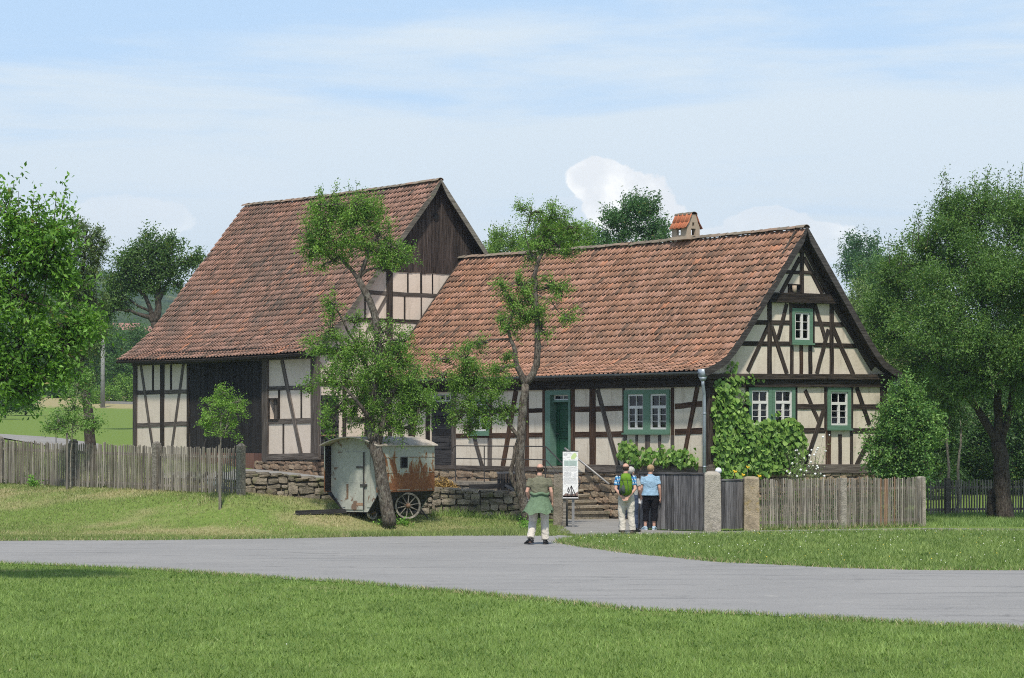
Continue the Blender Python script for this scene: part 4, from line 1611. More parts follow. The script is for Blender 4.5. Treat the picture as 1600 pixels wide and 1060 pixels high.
for s in (-1, 1):
    for r in range(2):
        for k in range(4):
            p0 = np.array([-ca - .11, 0.33]) if r == 0 else np.array([-ca * .72 - .02, .60])
            p1 = np.array([-ca * .72 + .02, .64]) if r == 0 else np.array([-.09, .99])
            d = (p1 - p0) / np.hypot(*(p1 - p0))
            nn_ = np.array([-d[1], d[0]])
            o0 = p0 + nn_ * .03
            v_ = cb0 - .05 + (cb1 - cb0 + .1) * (k + .5) / 4
            X = Vector((0, -1, 0)) if s < 0 else Vector((0, 1, 0))
            Yq = Vector((d[0] * -s, 0, d[1]))
            Nq = Vector((nn_[0] * -s, 0, nn_[1]))
            o = link("tile", tile_mesh("orange", M["tile_orange"])[random.randrange(20)], None, chim, CF + (Vector((UC + o0[0] * -s, v_, Zc + o0[1])) - Vector((UC, 0.475, Zc))) * CS, Matrix((X, Yq, Nq)).transposed().to_euler())
            o.scale = (1.28 * CS, 1.15 * CS, CS)
for k in range(3):
    a0 = cb0 - .06 + (cb1 - cb0 + .12) * k / 3
    mb = MB()
    vs_ = []
    for yy, rr in ((a0, .17), (a0 + .40, .14)):
        for m in range(7):
            t_ = math.pi * m / 6
            vs_ += [(UC + math.cos(t_) * rr * 1.1, yy, Zc + .94 + math.sin(t_) * rr * .7), (UC + math.cos(t_) * (rr - .03) * 1.1, yy, Zc + .94 + math.sin(t_) * (rr - .03) * .7)]
    fs = []
    for m in range(6):
        fs += [(2 * m, 2 * m + 2, 16 + 2 * m, 14 + 2 * m), (2 * m, 2 * m + 1, 2 * m + 3, 2 * m + 2)]
    obj("ridge_tile", scl(MB().add(vs_, fs)), M["tile_ridge"], chim, True)

# ================================================================== BARN
bu0, bv0 = -2.34, 15.9
bw = 9.54
barn = thing("barn", "tall half-timbered barn with steep mossy tile roof and big black plank door", "barn", wpt(bu0, bv0, 0), TH, cent=(bu0, bv0, 0))
BC = bu0 + bw / 2
bslope = [(-2.88, 5.02), (-2.35, 5.34), (-1.445, 6.08), (BC, 10.74)]
roof_b, prb = tiled_roof(barn, bslope, BC, 15.58, 27.62, "barn", M["tile_barn"], 0.06)
barge(barn, prb, BC, 15.545, drop=0.14, mat="post_wood")
ZB0, ZB1 = 1.62, 5.0
dl, dr = BF.px(295, 640)[0], BF.px(411.5, 640)[0]
bo = prect(BF, (421.6, 624.6, 435, 655.3))
rect_wall("front_wall", BF, -27.2, -15.903, ZB0, ZB1 + .1, [(dl, ZB0, dr, 4.86), bo], "plaster_barn", barn)
gd = prect(BG, (501, 618, 530, 716))
go = prect(BG, (546, 629, 561, 651))
rect_wall("gable_wall", BG, bu0 + .002, bu0 + bw, ZB0, ZB1, [gd, go], "plaster_barn", barn)
zbd = BG.px(640, 425)[1]
gable_poly(BG, barn, "gable_wall", ZB1 + .001, zbd, prb, BC, "plaster_barn")
gable_poly(BG, barn, "gable_wall", zbd, 10.5, prb, BC, "dark_inside")
mb = MB()
mb.box((bu0 + bw - .16, 16.1, ZB0), (bu0 + bw, 27.2, ZB1))
mb.box((bu0 + .17, 27.04, ZB0), (bu0 + bw - .17, 27.2, ZB1))
mb.box((bu0 + .17, 16.1, ZB0 - .06), (bu0 + bw - .17, 27.0, ZB0 + .02))
obj("rear_wall", mb, M["plaster_barn"], barn)
gW = Wall("gable", 27.2)
gable_poly(Wall("gable", 27.05), barn, "rear_gable", ZB1, 10.5, prb, BC, "gable_boards")
# vertical weatherboards of the gable, each cut to the roof slope
uL = float(np.interp(zbd + .12, prb[1], prb[0]))
uR = 2 * BC - uL
nb = 26
bwid = (uR - uL) / nb
oh_u, oh_z = BG.px(680.5, 339)
for k in range(nb):
    a0, a1 = uL + bwid * k + .006, uL + bwid * (k + 1) - .006
    zt0, zt1 = zslope(prb, a0, BC) - .10, zslope(prb, a1, BC) - .10
    zb = zbd - random.uniform(0, .05)
    if min(zt0, zt1) < zb + .05:
        continue
    pr = 0.02 + random.uniform(0, .012)
    mb = MB().prism([BG.pt(a0, zb, 0.002), BG.pt(a1, zb, 0.002), BG.pt(a1, zt1, 0.002), BG.pt(a0, zt0, 0.002)], BG.N * pr)
    v = np.array(mb.v)
    c = (v.min(0) + v.max(0)) / 2
    R = frame_rot((0, 0, 1), BG.N)
    Rm = R.to_matrix()
    me = bpy.data.meshes.new("board")
    me.from_pydata([tuple(Rm.transposed() @ Vector(p - c)) for p in v], [], mb.f)
    link("board", me, M["gable_boards"], barn, c, R)
mb = MB()
cc = BG.pt(oh_u, oh_z, 0.0)
ringp = [cc + Vector((math.cos(2 * math.pi * k / 18) * .10, 0, math.sin(2 * math.pi * k / 18) * .12)) for k in range(18)]
mb.prism([p + Vector((0, -.036, 0)) for p in ringp], (0, -.004, 0))
owl = obj("owl_hole_disc", mb, M["dark_inside"], barn)  # black disc on the boards, the dark of the hole painted in
mb = MB()
for k in range(18):
    t0, t1 = 2 * math.pi * k / 18, 2 * math.pi * (k + 1) / 18
    q = [(math.cos(t_) * r_ * .83, math.sin(t_) * r_) for t_, r_ in ((t0, .12), (t0, .14), (t1, .14), (t1, .12))]
    mb.prism([cc + Vector((x, -.033, z)) for x, z in q], (0, -.018, 0))
obj("hole_rim", mb, M["gable_boards"], owl)

# timbers, front
T = lambda *a_, **k: wbeam(BF, barn, *a_, **k)
beam("wall_plate", BF.pt(-27.22, 4.93), BF.pt(-15.86, 4.93), 0.22, 0.10, BF.N, M["timber_grey"], barn, segs=8, wob=0.012)
beam("wall_plate", BF.pt(-27.2, 5.15), BF.pt(-15.9, 5.15), 0.16, 0.24, BF.N, M["timber_dark"], barn, segs=8, wob=0.012)
TD, TG = "timber_dark", "timber_grey"
T((212, 563), (212, 722), 5.4, name="corner_post", proud=0.05, mat=TG)
T((254, 568), (254, 722), 6.0, name="post")
T((293.6, 566), (293.6, 722), 3.4, name="post")
T((415.6, 556), (415.6, 722), 8.6, name="post", proud=0.06, mat=TG)
T((493, 556), (493, 718), 11.5, name="corner_post", proud=0.055, mat=TG)
T((215, 613.8), (251.5, 613), 6.6, mat=TG)
T((257, 612.8), (292, 612.2), 6.6, mat=TG)
T((215, 665), (251.5, 664), 7, mat=TG)
T((257, 663.2), (292, 662.3), 7, mat=TG)
T((220.3, 571), (239, 700), 3.4, name="brace", mat=TG)
T((287, 569), (267.5, 710), 3.6, name="brace", mat=TG)
T((239.4, 571), (239.4, 611), 2.4, name="stud")
T((267.6, 570), (267.6, 609), 2.4, name="stud")
T((420, 607.5), (487.5, 605.5), 6.6, mat=TG)
T((420, 659), (487.5, 657.5), 8.0, mat=TG)
T((418, 714.5), (500, 713.5), 10, name="sill_beam", mat=TG, proud=0.07)
T((210, 717), (295, 717), 8, name="sill_beam", mat=TG, proud=0.065)
T((441, 563), (471.5, 712), 4.6, name="brace", mat=TG, proud=0.036)
T((436.6, 609), (436.6, 656), 2.4, name="stud")
T((471, 608), (471, 655), 2.4, name="stud")
T((443, 662), (443, 709), 2.6, name="stud")
# small shuttered opening
mb = ring(MB(), BF, bo[0] - .05, bo[2] + .05, bo[1] - .05, bo[3] + .05, 0.05, -.02, .045)
hat = obj("hatch", mb, M["timber_dark"], barn)
for k in range(3):
    a0 = bo[0] + (bo[2] - bo[0]) * (.45 + .18 * k)
    beam("board", BF.pt(a0 + .03, bo[1], -.05), BF.pt(a0 + .03, bo[3], -.05), 0.095, .02, BF.N, M["timber_grey"], hat, segs=2, back=0.0)
# barn door of vertical planks
z0, z1 = 1.22, 4.86
bd = obj("barn_door", wbox(MB(), BF, dl + .02, dr - .02, z0, z1 - .01, -.12, -.06), M["barn_boards"], barn)
n = 20
for k in range(n):
    a0, a1 = dl + .02 + (dr - dl - .04) * k / n, dl + .02 + (dr - dl - .04) * (k + 1) / n
    ac = (a0 + a1) / 2
    zl = 1.74 + random.uniform(-.03, .03)
    beam("plank", BF.pt(ac, zl, -.06), BF.pt(ac, z1 - random.uniform(.01, .05), -.06), a1 - a0 - .012, .03 + random.uniform(0, .01), BF.N, M["barn_boards"], bd, segs=3, wob=.015, back=0.0)
for k in range(8):
    a0, a1 = dl - .04 + (dr - dl + .08) * k / 8, dl - .04 + (dr - dl + .08) * (k + 1) / 8
    beam("skirt_board", BF.pt((a0 + a1) / 2, z0 - .1, -.02), BF.pt((a0 + a1) / 2, 1.80, -.02), a1 - a0 - .01, .03, BF.N, M["red_boards"], bd, segs=2, wob=.015, back=0.0)
# gable timbers
T = lambda *a_, **k: wbeam(BG, barn, *a_, **k)
T((608, 423), (608, 720), 8.2, name="post", proud=.06)
T((566, 456.5), (604.5, 458.5), 6.3, mat=TG)
T((611.5, 459), (700, 463.6), 6.3, mat=TG)
T((530, 498.5), (604.5, 501), 6)
T((611.5, 501.5), (700, 505), 6)
for x, y0_, y1_, w in ((637, 427, 457, 2.2), (657.8, 427, 459, 2.8), (675.5, 428, 460, 1.6), (570.2, 460, 497, 2.0), (632, 463, 500, 2.2), (658, 465, 502, 1.8)):
    T((x, y0_), (x, y1_), w, name="stud")
T((604, 464), (572, 520), 4.2, name="brace", mat=TG)
T((498, 548), (700, 550), 9, name="tie_beam", proud=.07)
T((498, 600), (604, 600), 6)
T((498, 716), (604, 716), 9, name="sill_beam", proud=.06)
T((538, 552), (538, 714), 6, name="post")
T((572, 552), (572, 714), 5, name="post")
T((541, 626), (570, 626), 5, name="lintel", proud=.05)
T((541, 655), (570, 655), 7, name="rail", proud=.05, mat=TG)
# half door in the gable
a0, z0, a1, z1 = gd
gdoor = obj("stable_door", wbox(MB(), BG, a0, a1, z0, z1, -.10, -.05), M["door_planks"], barn)
n = 7
for k in range(n):
    ac = a0 + (a1 - a0) * (k + .5) / n
    for (q0, q1) in ((z0 + .01, z0 + (z1 - z0) * .5 - .01), (z0 + (z1 - z0) * .5 + .01, z1 - .01)):
        beam("plank", BG.pt(ac, q0, -.05), BG.pt(ac, q1, -.05), (a1 - a0) / n - .012, .025, BG.N, M["door_planks"], gdoor, segs=2, back=0.0)
for (x0, y0_, x1, y1_) in ((.04, .54, .96, .54), (.04, .96, .96, .96), (.06, .90, .94, .58), (.04, .08, .96, .08), (.04, .44, .96, .44), (.06, .42, .94, .1)):
    beam("ledge", BG.pt(a0 + (a1 - a0) * x0, z0 + (z1 - z0) * y0_, -.02), BG.pt(a0 + (a1 - a0) * x1, z0 + (z1 - z0) * y1_, -.02), .10, .03, BG.N, M["door_planks"], gdoor, segs=1, back=0.0)
beam("hinge", BG.pt(a0 - .1, z0 + (z1 - z0) * .36, .012), BG.pt(a0 + .55, z0 + (z1 - z0) * .36, .012), .045, .012, BG.N, M["picket_new"], gdoor, segs=1, back=0.0)
# brick and stone plinth
mb = MB()
mb.box((bu0 + .04, 15.94, 0.2), (bu0 + bw - .05, 27.15, ZB0 - .05))
pl = obj("foundation", mb, M["mortar"], barn)
lay_stones(pl, "brick_stone", lambda s, z: Vector((bu0 + .02, 15.92 + s, z)), 3.4, lambda s: 1.56, lambda s: .9, .16, .2, .3, .52, -math.pi / 2, depth=.16)
lay_stones(pl, "brick_stone", lambda s, z: Vector((bu0 + s, 15.92, z)), 5.0, lambda s: 1.56, lambda s: .9, .16, .2, .3, .52, 0, depth=.16)

# ================================================================== TERRACE, STAIRS, RAILINGS
yard = [(-9.5, 66.5, 1.25)]
wall_px = [(383, 738, 66.2), (450, 743, 66.45), (530, 752, 66.7), (600, 757, 66.95), (675, 763, 67.15), (750, 767, 67.35), (824, 772, 67.5)]
wall_pts = [at(*p) for p in wall_px]
mb = MB()
vs_ = []
for i, p in enumerate(wall_pts):
    zy = p.z - 0.2
    vs_ += [(p.x, p.y + .1, zy), (p.x * 1.2 - .2, 84, zy + .03)]
vs_ += [(wall_pts[-1].x + .3, wall_pts[-1].y + 2, .70), (1.2, 84, .75)]
vs_ = [(-9.5, 70, 1.22), (-11.5, 84, 1.3)] + vs_
n = len(vs_) // 2
tag(obj("yard", mb.add(vs_, [(2 * i, 2 * i + 2, 2 * i + 3, 2 * i + 1) for i in range(n - 1)]), M["gravel"]), kind="structure")

ter = thing("stone_terrace", "low stone terrace with slab edge along the farmhouse front", "terrace", wpt(-0.65, 10.6, 0.5), TH, cent=(-0.65, 10.6, 0.5))
mb = MB()
mb.box((-1.26, 5.80, 0.0), (-0.09, 15.6, 0.90))
obj("wall_core", mb, M["old_mortar"], ter)
q = 5.78
while q < 15.4:
    L = random.uniform(.7, 1.3)
    mb = MB()
    mb.box((-1.36, q, 0.90 + random.uniform(0, .012)), (-0.1, min(q + L - .015, 15.6), 1.0 + random.uniform(0, .015)))
    obj("slab", mb, M["slab_stone"], ter)
    q += L
lay_stones(ter, "rubble", lambda s, z: Vector((-1.27, 5.8 + s, z)), 9.6, lambda s: .90, lambda s: .5, .18, .24, .35, .8, -math.pi / 2, depth=.12)

st = thing("stone_staircase", "worn sandstone steps climbing left to the green door", "steps", wpt(-0.65, 4.9, 0), TH, cent=(-0.65, 4.9, 0))
NS = 6
for k in range(NS):
    z1 = 0.08 + 0.92 * (k + 1) / NS
    v0_ = 4.05 + 0.30 * k
    mb = MB()
    a, b = (-1.28, v0_, z1 - .17 - .3), (-0.085, v0_ + .34 + (.1 if k == NS - 1 else 0), z1)
    mb.box((a[0], a[1] + .05, a[2]), (b[0], b[1], b[2] - .065))
    mb.box((a[0] - .02, a[1], b[2] - .064), b)
    mb.v = [(x + random.uniform(-.012, .012), y + random.uniform(-.012, .012), z + random.uniform(-.008, .008)) for x, y, z in mb.v]
    obj("step", mb, M["step_stone"], st)
chk = obj("cheek_wall", MB().box((-1.60, 4.75, -.1), (-1.30, 5.78, .95)), M["old_mortar"], st)
lay_stones(chk, "rubble", lambda s, z: Vector((-1.60 + s, 4.75, z)), .3, lambda s: .95, lambda s: -.05, .15, .22, .2, .3, 0, depth=.1)
lay_stones(chk, "rubble", lambda s, z: Vector((-1.60, 4.75 + s, z)), 1.03, lambda s: .95, lambda s: -.05, .15, .22, .25, .45, -math.pi / 2, depth=.1)


def rail_tube(mb, pts, r, n=8):
    return mb.tube(pts, [r] * len(pts), n)


rl = thing("iron_railing", "thin grey iron railing with two bars along the terrace", "railing", wpt(-1.3, 10, 1.0), TH, cent=(-1.3, 10, 1.0))
vp = [-HF.px(x, 740, 1.28)[0] for x in (712.5, 757.5, 803.5, 853)]
for v_ in vp:
    mb = MB()
    rail_tube(mb, [(-1.30, v_, .80), (-1.30, v_, 2.08)], .017)
    obj("post", mb, M["iron"], rl)
for z in (2.08, 1.70):
    mb = MB()
    rail_tube(mb, [(-1.30, vp[0] + .02, z), (-1.30, vp[-1], z)], .017)
    obj("rail", mb, M["iron"], rl)
mb = MB()
rail_tube(mb, [(-1.30, vp[0], 2.08), (-1.30, vp[0] + .12, 2.03), (-1.30, vp[0] + .17, 1.9), (-1.30, vp[0] + .1, 1.8)], .014)
obj("scroll", mb, M["iron"], rl)
hr = thing("handrail", "outer iron handrail of the steps ending in a scroll", "railing", wpt(-1.30, 5.0, .5), TH, cent=(-1.30, 5.0, .5))
for dz, r in ((0, .019), (-.38, .014)):
    mb = MB()
    pts = [(-1.30, vp[-1] - .03, 2.07 + dz), (-1.30, 4.15, 1.24 + dz)]
    if dz == 0:
        for k in range(9):
            t_ = -.5 - k * .62
            rr = .17 * (1 - k * .07)
            pts.append((-1.30, 4.12 - .10 - math.sin(-t_) * rr + .06, 1.05 + math.cos(t_) * rr))
    else:
        pts[-1] = (-1.30, 4.5, 1.02)
    rail_tube(mb, pts, r)
    obj("rail", mb, M["iron"], hr, True)
mb = MB()
rail_tube(mb, [(-1.30, 4.22, .1), (-1.30, 4.22, 1.26)], .018)
obj("post", mb, M["iron"], hr)
hr2 = thing("handrail", "pale wooden handrail along the wall beside the steps", "railing", wpt(-.14, 5, 1.0), TH, cent=(-.14, 5, 1.0))
mb = MB()
rail_tube(mb, [(-.16, 6.0, 2.02), (-.16, 5.85, 1.95), (-.16, 4.0, 1.0)], .032)
obj("rail", mb, M["galvanised"], hr2, True)
for v_ in (5.6, 4.4):
    z = 1.0 + (v_ - 4.0) * .95 / 1.85
    mb = MB()
    rail_tube(mb, [(-.16, v_, z - .03), (-.12, v_, z - .1), (-.02, v_, z - .1)], .012)
    obj("bracket", mb, M["iron"], hr2)

# ================================================================== RUBBLE WALL BY THE WAGON
rw = thing("rubble_wall", "low mossy rubble stone wall behind the old wagon", "wall", (wall_pts[3].x, wall_pts[3].y, .3))
segs = []
for i in range(len(wall_pts) - 1):
    a, b = wall_pts[i], wall_pts[i + 1]
    d = (b - a)
    L = math.hypot(d.x, d.y)
    ang = math.atan2(d.y, d.x)
    zg = lambda s, a=a, d=d, L=L: float(hz(a.x + d.x * s / L, a.y + d.y * s / L - .2))
    ztp = lambda s, a=a, b=b, L=L: a.z + (b.z - a.z) * s / L
    mb = MB()
    nx_, ny_ = -math.sin(ang), math.cos(ang)
    p = []
    for (q, s) in ((a, 0), (b, L)):
        p.append([(q.x + nx_ * .04, q.y + ny_ * .04, zg(s) - .4), (q.x + nx_ * .44, q.y + ny_ * .44, zg(s) - .4), (q.x + nx_ * .44, q.y + ny_ * .44, q.z - .04), (q.x + nx_ * .04, q.y + ny_ * .04, q.z - .04)])
    mb.add(p[0] + p[1], [(0, 1, 2, 3), (7, 6, 5, 4), (0, 3, 7, 4), (3, 2, 6, 7), (2, 1, 5, 6)])
    obj("wall_core", mb, M["old_mortar"], rw)
    fn = lambda s, z, a=a, d=d, L=L, nx_=nx_, ny_=ny_: Vector((a.x + d.x * s / L + nx_ * .05, a.y + d.y * s / L + ny_ * .05, z))
    lay_stones(rw, "rubble", fn, L, lambda s, f_=ztp: f_(s) - .02, lambda s, f_=zg: f_(s) - .12, .11, .21, .14, .42, ang, depth=.20, gap=.008)
    fn2 = lambda s, z, a=a, d=d, L=L, nx_=nx_, ny_=ny_: Vector((a.x + d.x * s / L + nx_ * .26, a.y + d.y * s / L + ny_ * .26, z))
    s = 0
    while s < L - .1:
        l_ = min(random.uniform(.25, .5), L - s)
        o = link("cap_stone", random.choice(ROCKS["rubble"]), None, rw, fn2(s + l_ / 2, ztp(s + l_ / 2) - .01), (0, random.gauss(0, .03), ang))
        o.scale = (l_ - .01, .50, .09)
        s += l_

# pillar, post and old plank gate at the end of the wall
p = at(872, 820, 68.0)
pg = float(hz(p.x, p.y))
mb = MB()
h = 2.5 - (741 - 675) / FP * 68.0
mb.hexa([(p.x - .13, p.y - .13, pg - .1), (p.x + .12, p.y - .13, pg - .1), (p.x + .12, p.y + .13, pg - .1), (p.x - .13, p.y + .13, pg - .1),
         (p.x - .11, p.y - .11, h), (p.x + .11, p.y - .11, h - .03), (p.x + .11, p.y + .11, h - .02), (p.x - .11, p.y + .11, h)])
tag(obj("stone_pillar", mb, M["slab_stone"]), "weathered narrow stone pillar at the end of the rubble wall", "pillar")
p = at(884.5, 818, 67.6)
beam_o = beam("wooden_post", (p.x, p.y, -.1), (p.x, p.y, 2.5 - (775 - 675) / FP * 67.6), .10, .05, (0, -1, 0), M["post_wood"], None, back=.05)
tag(beam_o, "short grey wooden post beside the information sign", "post")

gw = thing("plank_hatch", "weathered dark plank hatch with beam and diagonal brace above the rubble wall", "hatch", at(795, 775, 69.5))
P0, P1 = at(777, 772, 69.5), at(818, 772, 69.4)
n = 9
for k in range(n):
    x = P0.x + (P1.x - P0.x) * (k + .5) / n
    beam("plank", (x, 69.5, .55), (x, 69.5, at(0, 738 + random.uniform(0, 1), 69.5).z), (P1.x - P0.x) / n - .008, .025, (0, -1, 0), M["door_planks"], gw, segs=2, back=0.0)
a, b = at(733, 761, 69.3), at(820, 758.5, 69.3)
beam("beam", a, b, .13, .10, (0, -1, 0), M["door_planks"], gw, back=.02)
a, b = at(789, 758, 69.25), at(816, 774, 69.25)
beam("brace", a, b, .09, .07, (0, -1, 0), M["gate_boards"], gw, back=.02)
a, b = at(776, 739, 69.35), at(820, 738.5, 69.35)
beam("ledge", a, b, .05, .06, (0, -1, 0), M["gate_boards"], gw, back=.0)
a, b = at(785, 750, 69.2), at(785, 768, 69.2)
beam("cross_post", a, b, .10, .10, (0, -1, 0), M["door_planks"], gw, back=.02)

# straw heap behind the wall
hv, hf = [], []
c = at(690, 770, 69.0)
n = 2600
ang = RNG.uniform(0, 2 * np.pi, n)
rr = np.sqrt(RNG.random(n)) * .62
bx = c.x + np.cos(ang) * rr
by = c.y + np.sin(ang) * rr * .9
bz = .78 + .50 * np.clip(1 - (rr / .62) ** 1.6, 0, 1) * RNG.uniform(.75, 1.05, n)
dirs = RNG.normal(0, 1, (n, 3)) * [1, 1, .35]
dirs /= np.linalg.norm(dirs, axis=1)[:, None]
L = RNG.uniform(.08, .2, n)[:, None]
pp = np.stack([bx, by, bz], 1)
sidev = np.cross(dirs, [0, 0, 1.0])
sidev /= np.linalg.norm(sidev, axis=1)[:, None] + 1e-6
vv = np.stack([pp - dirs * L / 2 - sidev * .006, pp - dirs * L / 2 + sidev * .006, pp + dirs * L / 2 + sidev * .006, pp + dirs * L / 2 - sidev * .006], 1)
ff = np.arange(n * 4).reshape(n, 4)
tag(np_mesh("straw_heap", vv.reshape(-1, 3), ff, M["straw"]), kind="stuff")
mb = MB().ball((c.x, c.y, .70), (.55, .5, .42), 16, 8, .04)
tag(obj("straw_core", mb, M["straw"], None, True), kind="stuff")

# ================================================================== FENCES AND GATES
def fence(label, pts, height, mats, spacing, w, post_x, post_mat, post_w, post_h, rails=(.82, .16), cap=True, single_name="picket", top_jit=.02, peak=.02, gapb=.05, extra=None):
    """pts: world points (x, y, z) of the foot; one picket per spacing, posts at fractions of the length"""
    P = [Vector(p) for p in pts]
    d = [0]
    for a, b in zip(P, P[1:]):
        d.append(d[-1] + (b - a).length)
    L = d[-1]

    def pos(s):
        i = max(0, min(len(d) - 2, int(np.searchsorted(d, s) - 1)))
        t_ = (s - d[i]) / (d[i + 1] - d[i])
        return P[i].lerp(P[i + 1], t_), (P[i + 1] - P[i]).normalized()
    c0, _ = pos(L / 2)
    fz = thing("picket_fence", label, "fence", c0)
    vars_ = {}
    for m in sorted(set(mats) | {"picket_new"}):
        vars_[m] = [beam_mesh(height - gapb, w * random.uniform(.85, 1.12), .022, 3, .05, 0.0, random.uniform(.9, 1.0), peak, .005) for _ in range(6)]
        for me in vars_[m]:
            me.name = "picket"
            me.materials.append(M[m])
    k = 0
    s = spacing / 2
    while s < L:
        p, dr = pos(s)
        nrm = Vector((dr.y, -dr.x, 0))
        m = random.choice(mats) if extra is None else extra(s / L, mats)
        h = height + random.gauss(0, top_jit)
        o = link("picket", random.choice(vars_[m]), None, fz, p + nrm * .03 + Vector((0, 0, gapb + (height - gapb) / 2 + random.gauss(0, top_jit))), None)
        R = frame_rot(Vector((random.gauss(0, .012), random.gauss(0, .012), 1)), nrm)
        o.rotation_euler = R
        s += spacing * random.uniform(.93, 1.07)
        k += 1
    for r in rails:
        for i in range(len(P) - 1):
            a, b = P[i] + Vector((0, 0, height * r)), P[i + 1] + Vector((0, 0, height * r))
            dr = (b - a).normalized()
            nrm = Vector((dr.y, -dr.x, 0)).normalized()
            beam("rail", a, b, .07, .026, nrm, M[mats[0]], fz, segs=4, wob=.03, back=.03)
    for f_ in post_x:
        p, dr = pos(f_ * L)
        ang = math.atan2(dr.y, dr.x)
        mb = MB()
        ca, sa = math.cos(ang), math.sin(ang)
        hw = post_w / 2
        R = lambda x, y, z: (p.x + ca * x - sa * y, p.y + sa * x + ca * y, p.z + z)
        lo, hi = -.15, post_h
        mb.hexa([R(-hw, -hw - .03, lo), R(hw, -hw - .03, lo), R(hw, hw, lo), R(-hw, hw, lo), R(-hw, -hw - .03, hi), R(hw, -hw - .03, hi), R(hw, hw, hi), R(-hw, hw, hi)])
        if cap:
            mb.hexa([R(-hw, -hw - .03, hi), R(hw, -hw - .03, hi), R(hw, hw, hi), R(-hw, hw, hi), R(-hw * .3, -hw * .3 - .015, hi + .06), R(hw * .3, -hw * .3 - .015, hi + .06), R(hw * .3, hw * .3, hi + .06), R(-hw * .3, hw * .3, hi + .06)])
        o = obj("post", mb, M[post_mat], fz)
    return fz


def lf(x, y, Y):
    p = at(x, y, Y)
    return p


lpts = [lf(-150, 751, 73.4), lf(0, 757, 71), lf(112, 763.5, 69.2), lf(243, 769.5, 67.1), lf(380, 775.5, 65)]
fence("weathered grey picket fence with square posts before the barn", lpts, 1.20, ["picket_grey", "picket_grey", "picket_dark"], .0735, .042, (.0, .298, .52, .762, .995), "post_wood", .15, 1.28,
      extra=lambda f_, m: random.choice(m))
fresh = lf(361.5, 774.6, 65.3)
rfp = [Vector((*gp(1188, 829.0), 0)), Vector((*gp(1311, 826.2), 0)), Vector((*gp(1439, 823), 0))]
fence("grey picket fence with stone posts in front of the gable garden", rfp, 1.28, ["picket_grey", "picket_dark"], .0665, .040, (.487, ), "post_concrete", .17, 1.31, rails=(.80, .15), cap=False,
      extra=lambda f_, m: "picket_new" if .71 < f_ < .84 and random.random() < .4 else random.choice(m))
for k in ("picket_new",):
    pass
ffp = [Vector((*gp(1447, 806.5), 0)), Vector((*gp(1620, 805), 0)), Vector((*gp(1800, 803), 0))]
fence("dark weathered picket fence running behind the old tree trunk", ffp, 1.05, ["picket_grey", "picket_dark"], .088, .048, (.09, .30, .52, .8), "post_wood", .16, 1.12, rails=(.80, .18), cap=False)


def stone_post(name, label, x0, x1, ytop, ybase, mat, wid=None, dome=0.05, cat="gatepost"):
    gx_, gy_ = gp((x0 + x1) / 2, ybase)
    w = (x1 - x0) / FP * gy_ * .5
    h = CAMZ - (ytop - HY) / FP * gy_
    mb = MB()
    r = w * .96
    prof = [(w, -.2), (w * 1.0, .3), (r, h - dome - .04), (r * .93, h - dome), (r * .55, h)]
    rings = []
    for (q, z) in prof:
        rings += [(gx_ - q, gy_ + .24 - q, z), (gx_ + q, gy_ + .24 - q, z), (gx_ + q, gy_ + .24 + q, z), (gx_ - q, gy_ + .24 + q, z)]
    rings = [(a + random.uniform(-.008, .008), b + random.uniform(-.008, .008), c_) for a, b, c_ in rings]
    fs = []
    for i in range(len(prof) - 1):
        for k in range(4):
            fs.append((4 * i + k, 4 * i + (k + 1) % 4, 4 * i + 4 + (k + 1) % 4, 4 * i + 4 + k))
    t_ = 4 * (len(prof) - 1)
    fs.append((t_, t_ + 1, t_ + 2, t_ + 3))
    return tag(obj(name, mb.add(rings, fs), M[mat]), label, cat, "stone gateposts")


stone_post("stone_gatepost", "thick pale stone gatepost with domed top between the two plank gates", 1101, 1127, 737, 832.5, "post_concrete")
stone_post("stone_gatepost", "yellow lichened stone gatepost between narrow gate and picket fence", 1163, 1187, 745, 830.5, "post_stone", dome=.02)
stone_post("stone_gatepost", "slim pale stone post closing the right end of picket fence", 1434, 1448, 745, 822.8, "post_concrete", dome=.02)

gt = thing("plank_gate", "wide grey plank gate beside the woman in the blue shirt", "gate", (*gp(1050, 829.5), 0.05))
a, b = Vector((*gp(1001, 828.5), 0)), Vector((*gp(1100, 831.5), 0))
n = 15
dr = (b - a).normalized()
nr = Vector((dr.y, -dr.x, 0))
for k in range(n):
    p = a.lerp(b, (k + .5) / n)
    beam("plank", p + Vector((0, 0, .03 + random.uniform(0, .02))), p + Vector((0, 0, 1.43 + random.uniform(-.012, .012))), (b - a).length / n - .008, .022 + random.uniform(0, .008), nr, M["gate_boards"], gt, segs=3, back=0.0)
beam("top_rail", a + Vector((0, 0, 1.455)), b + Vector((0, 0, 1.455)), .045, .05, nr, M["gate_boards"], gt, back=.03)
for z in (.3, 1.15):
    beam("rail", a + Vector((0, 0, z)), b + Vector((0, 0, z)), .1, -.002, nr, M["gate_boards"], gt, back=.04)
beam("gate_post", a - dr * .04 + Vector((0, 0, -.1)), a - dr * .04 + Vector((0, 0, 1.48)), .07, .03, nr, M["door_planks"], gt, back=.05)
gt2 = thing("plank_gate", "narrow grey plank gate between two stone posts", "gate", (*gp(1145, 830.5), 0.05))
a, b = Vector((*gp(1127.5, 831), 0)), Vector((*gp(1163.5, 830), 0))
a.y += .2
b.y += .2
n = 6
dr = (b - a).normalized()
nr = Vector((dr.y, -dr.x, 0))
for k in range(n):
    p = a.lerp(b, (k + .5) / n)
    beam("plank", p + Vector((0, 0, .05 + random.uniform(0, .02))), p + Vector((0, 0, 1.27 + random.uniform(-.01, .01))), (b - a).length / n - .008, .022 + random.uniform(0, .006), nr, M["gate_boards"], gt2, segs=3, back=0.0)
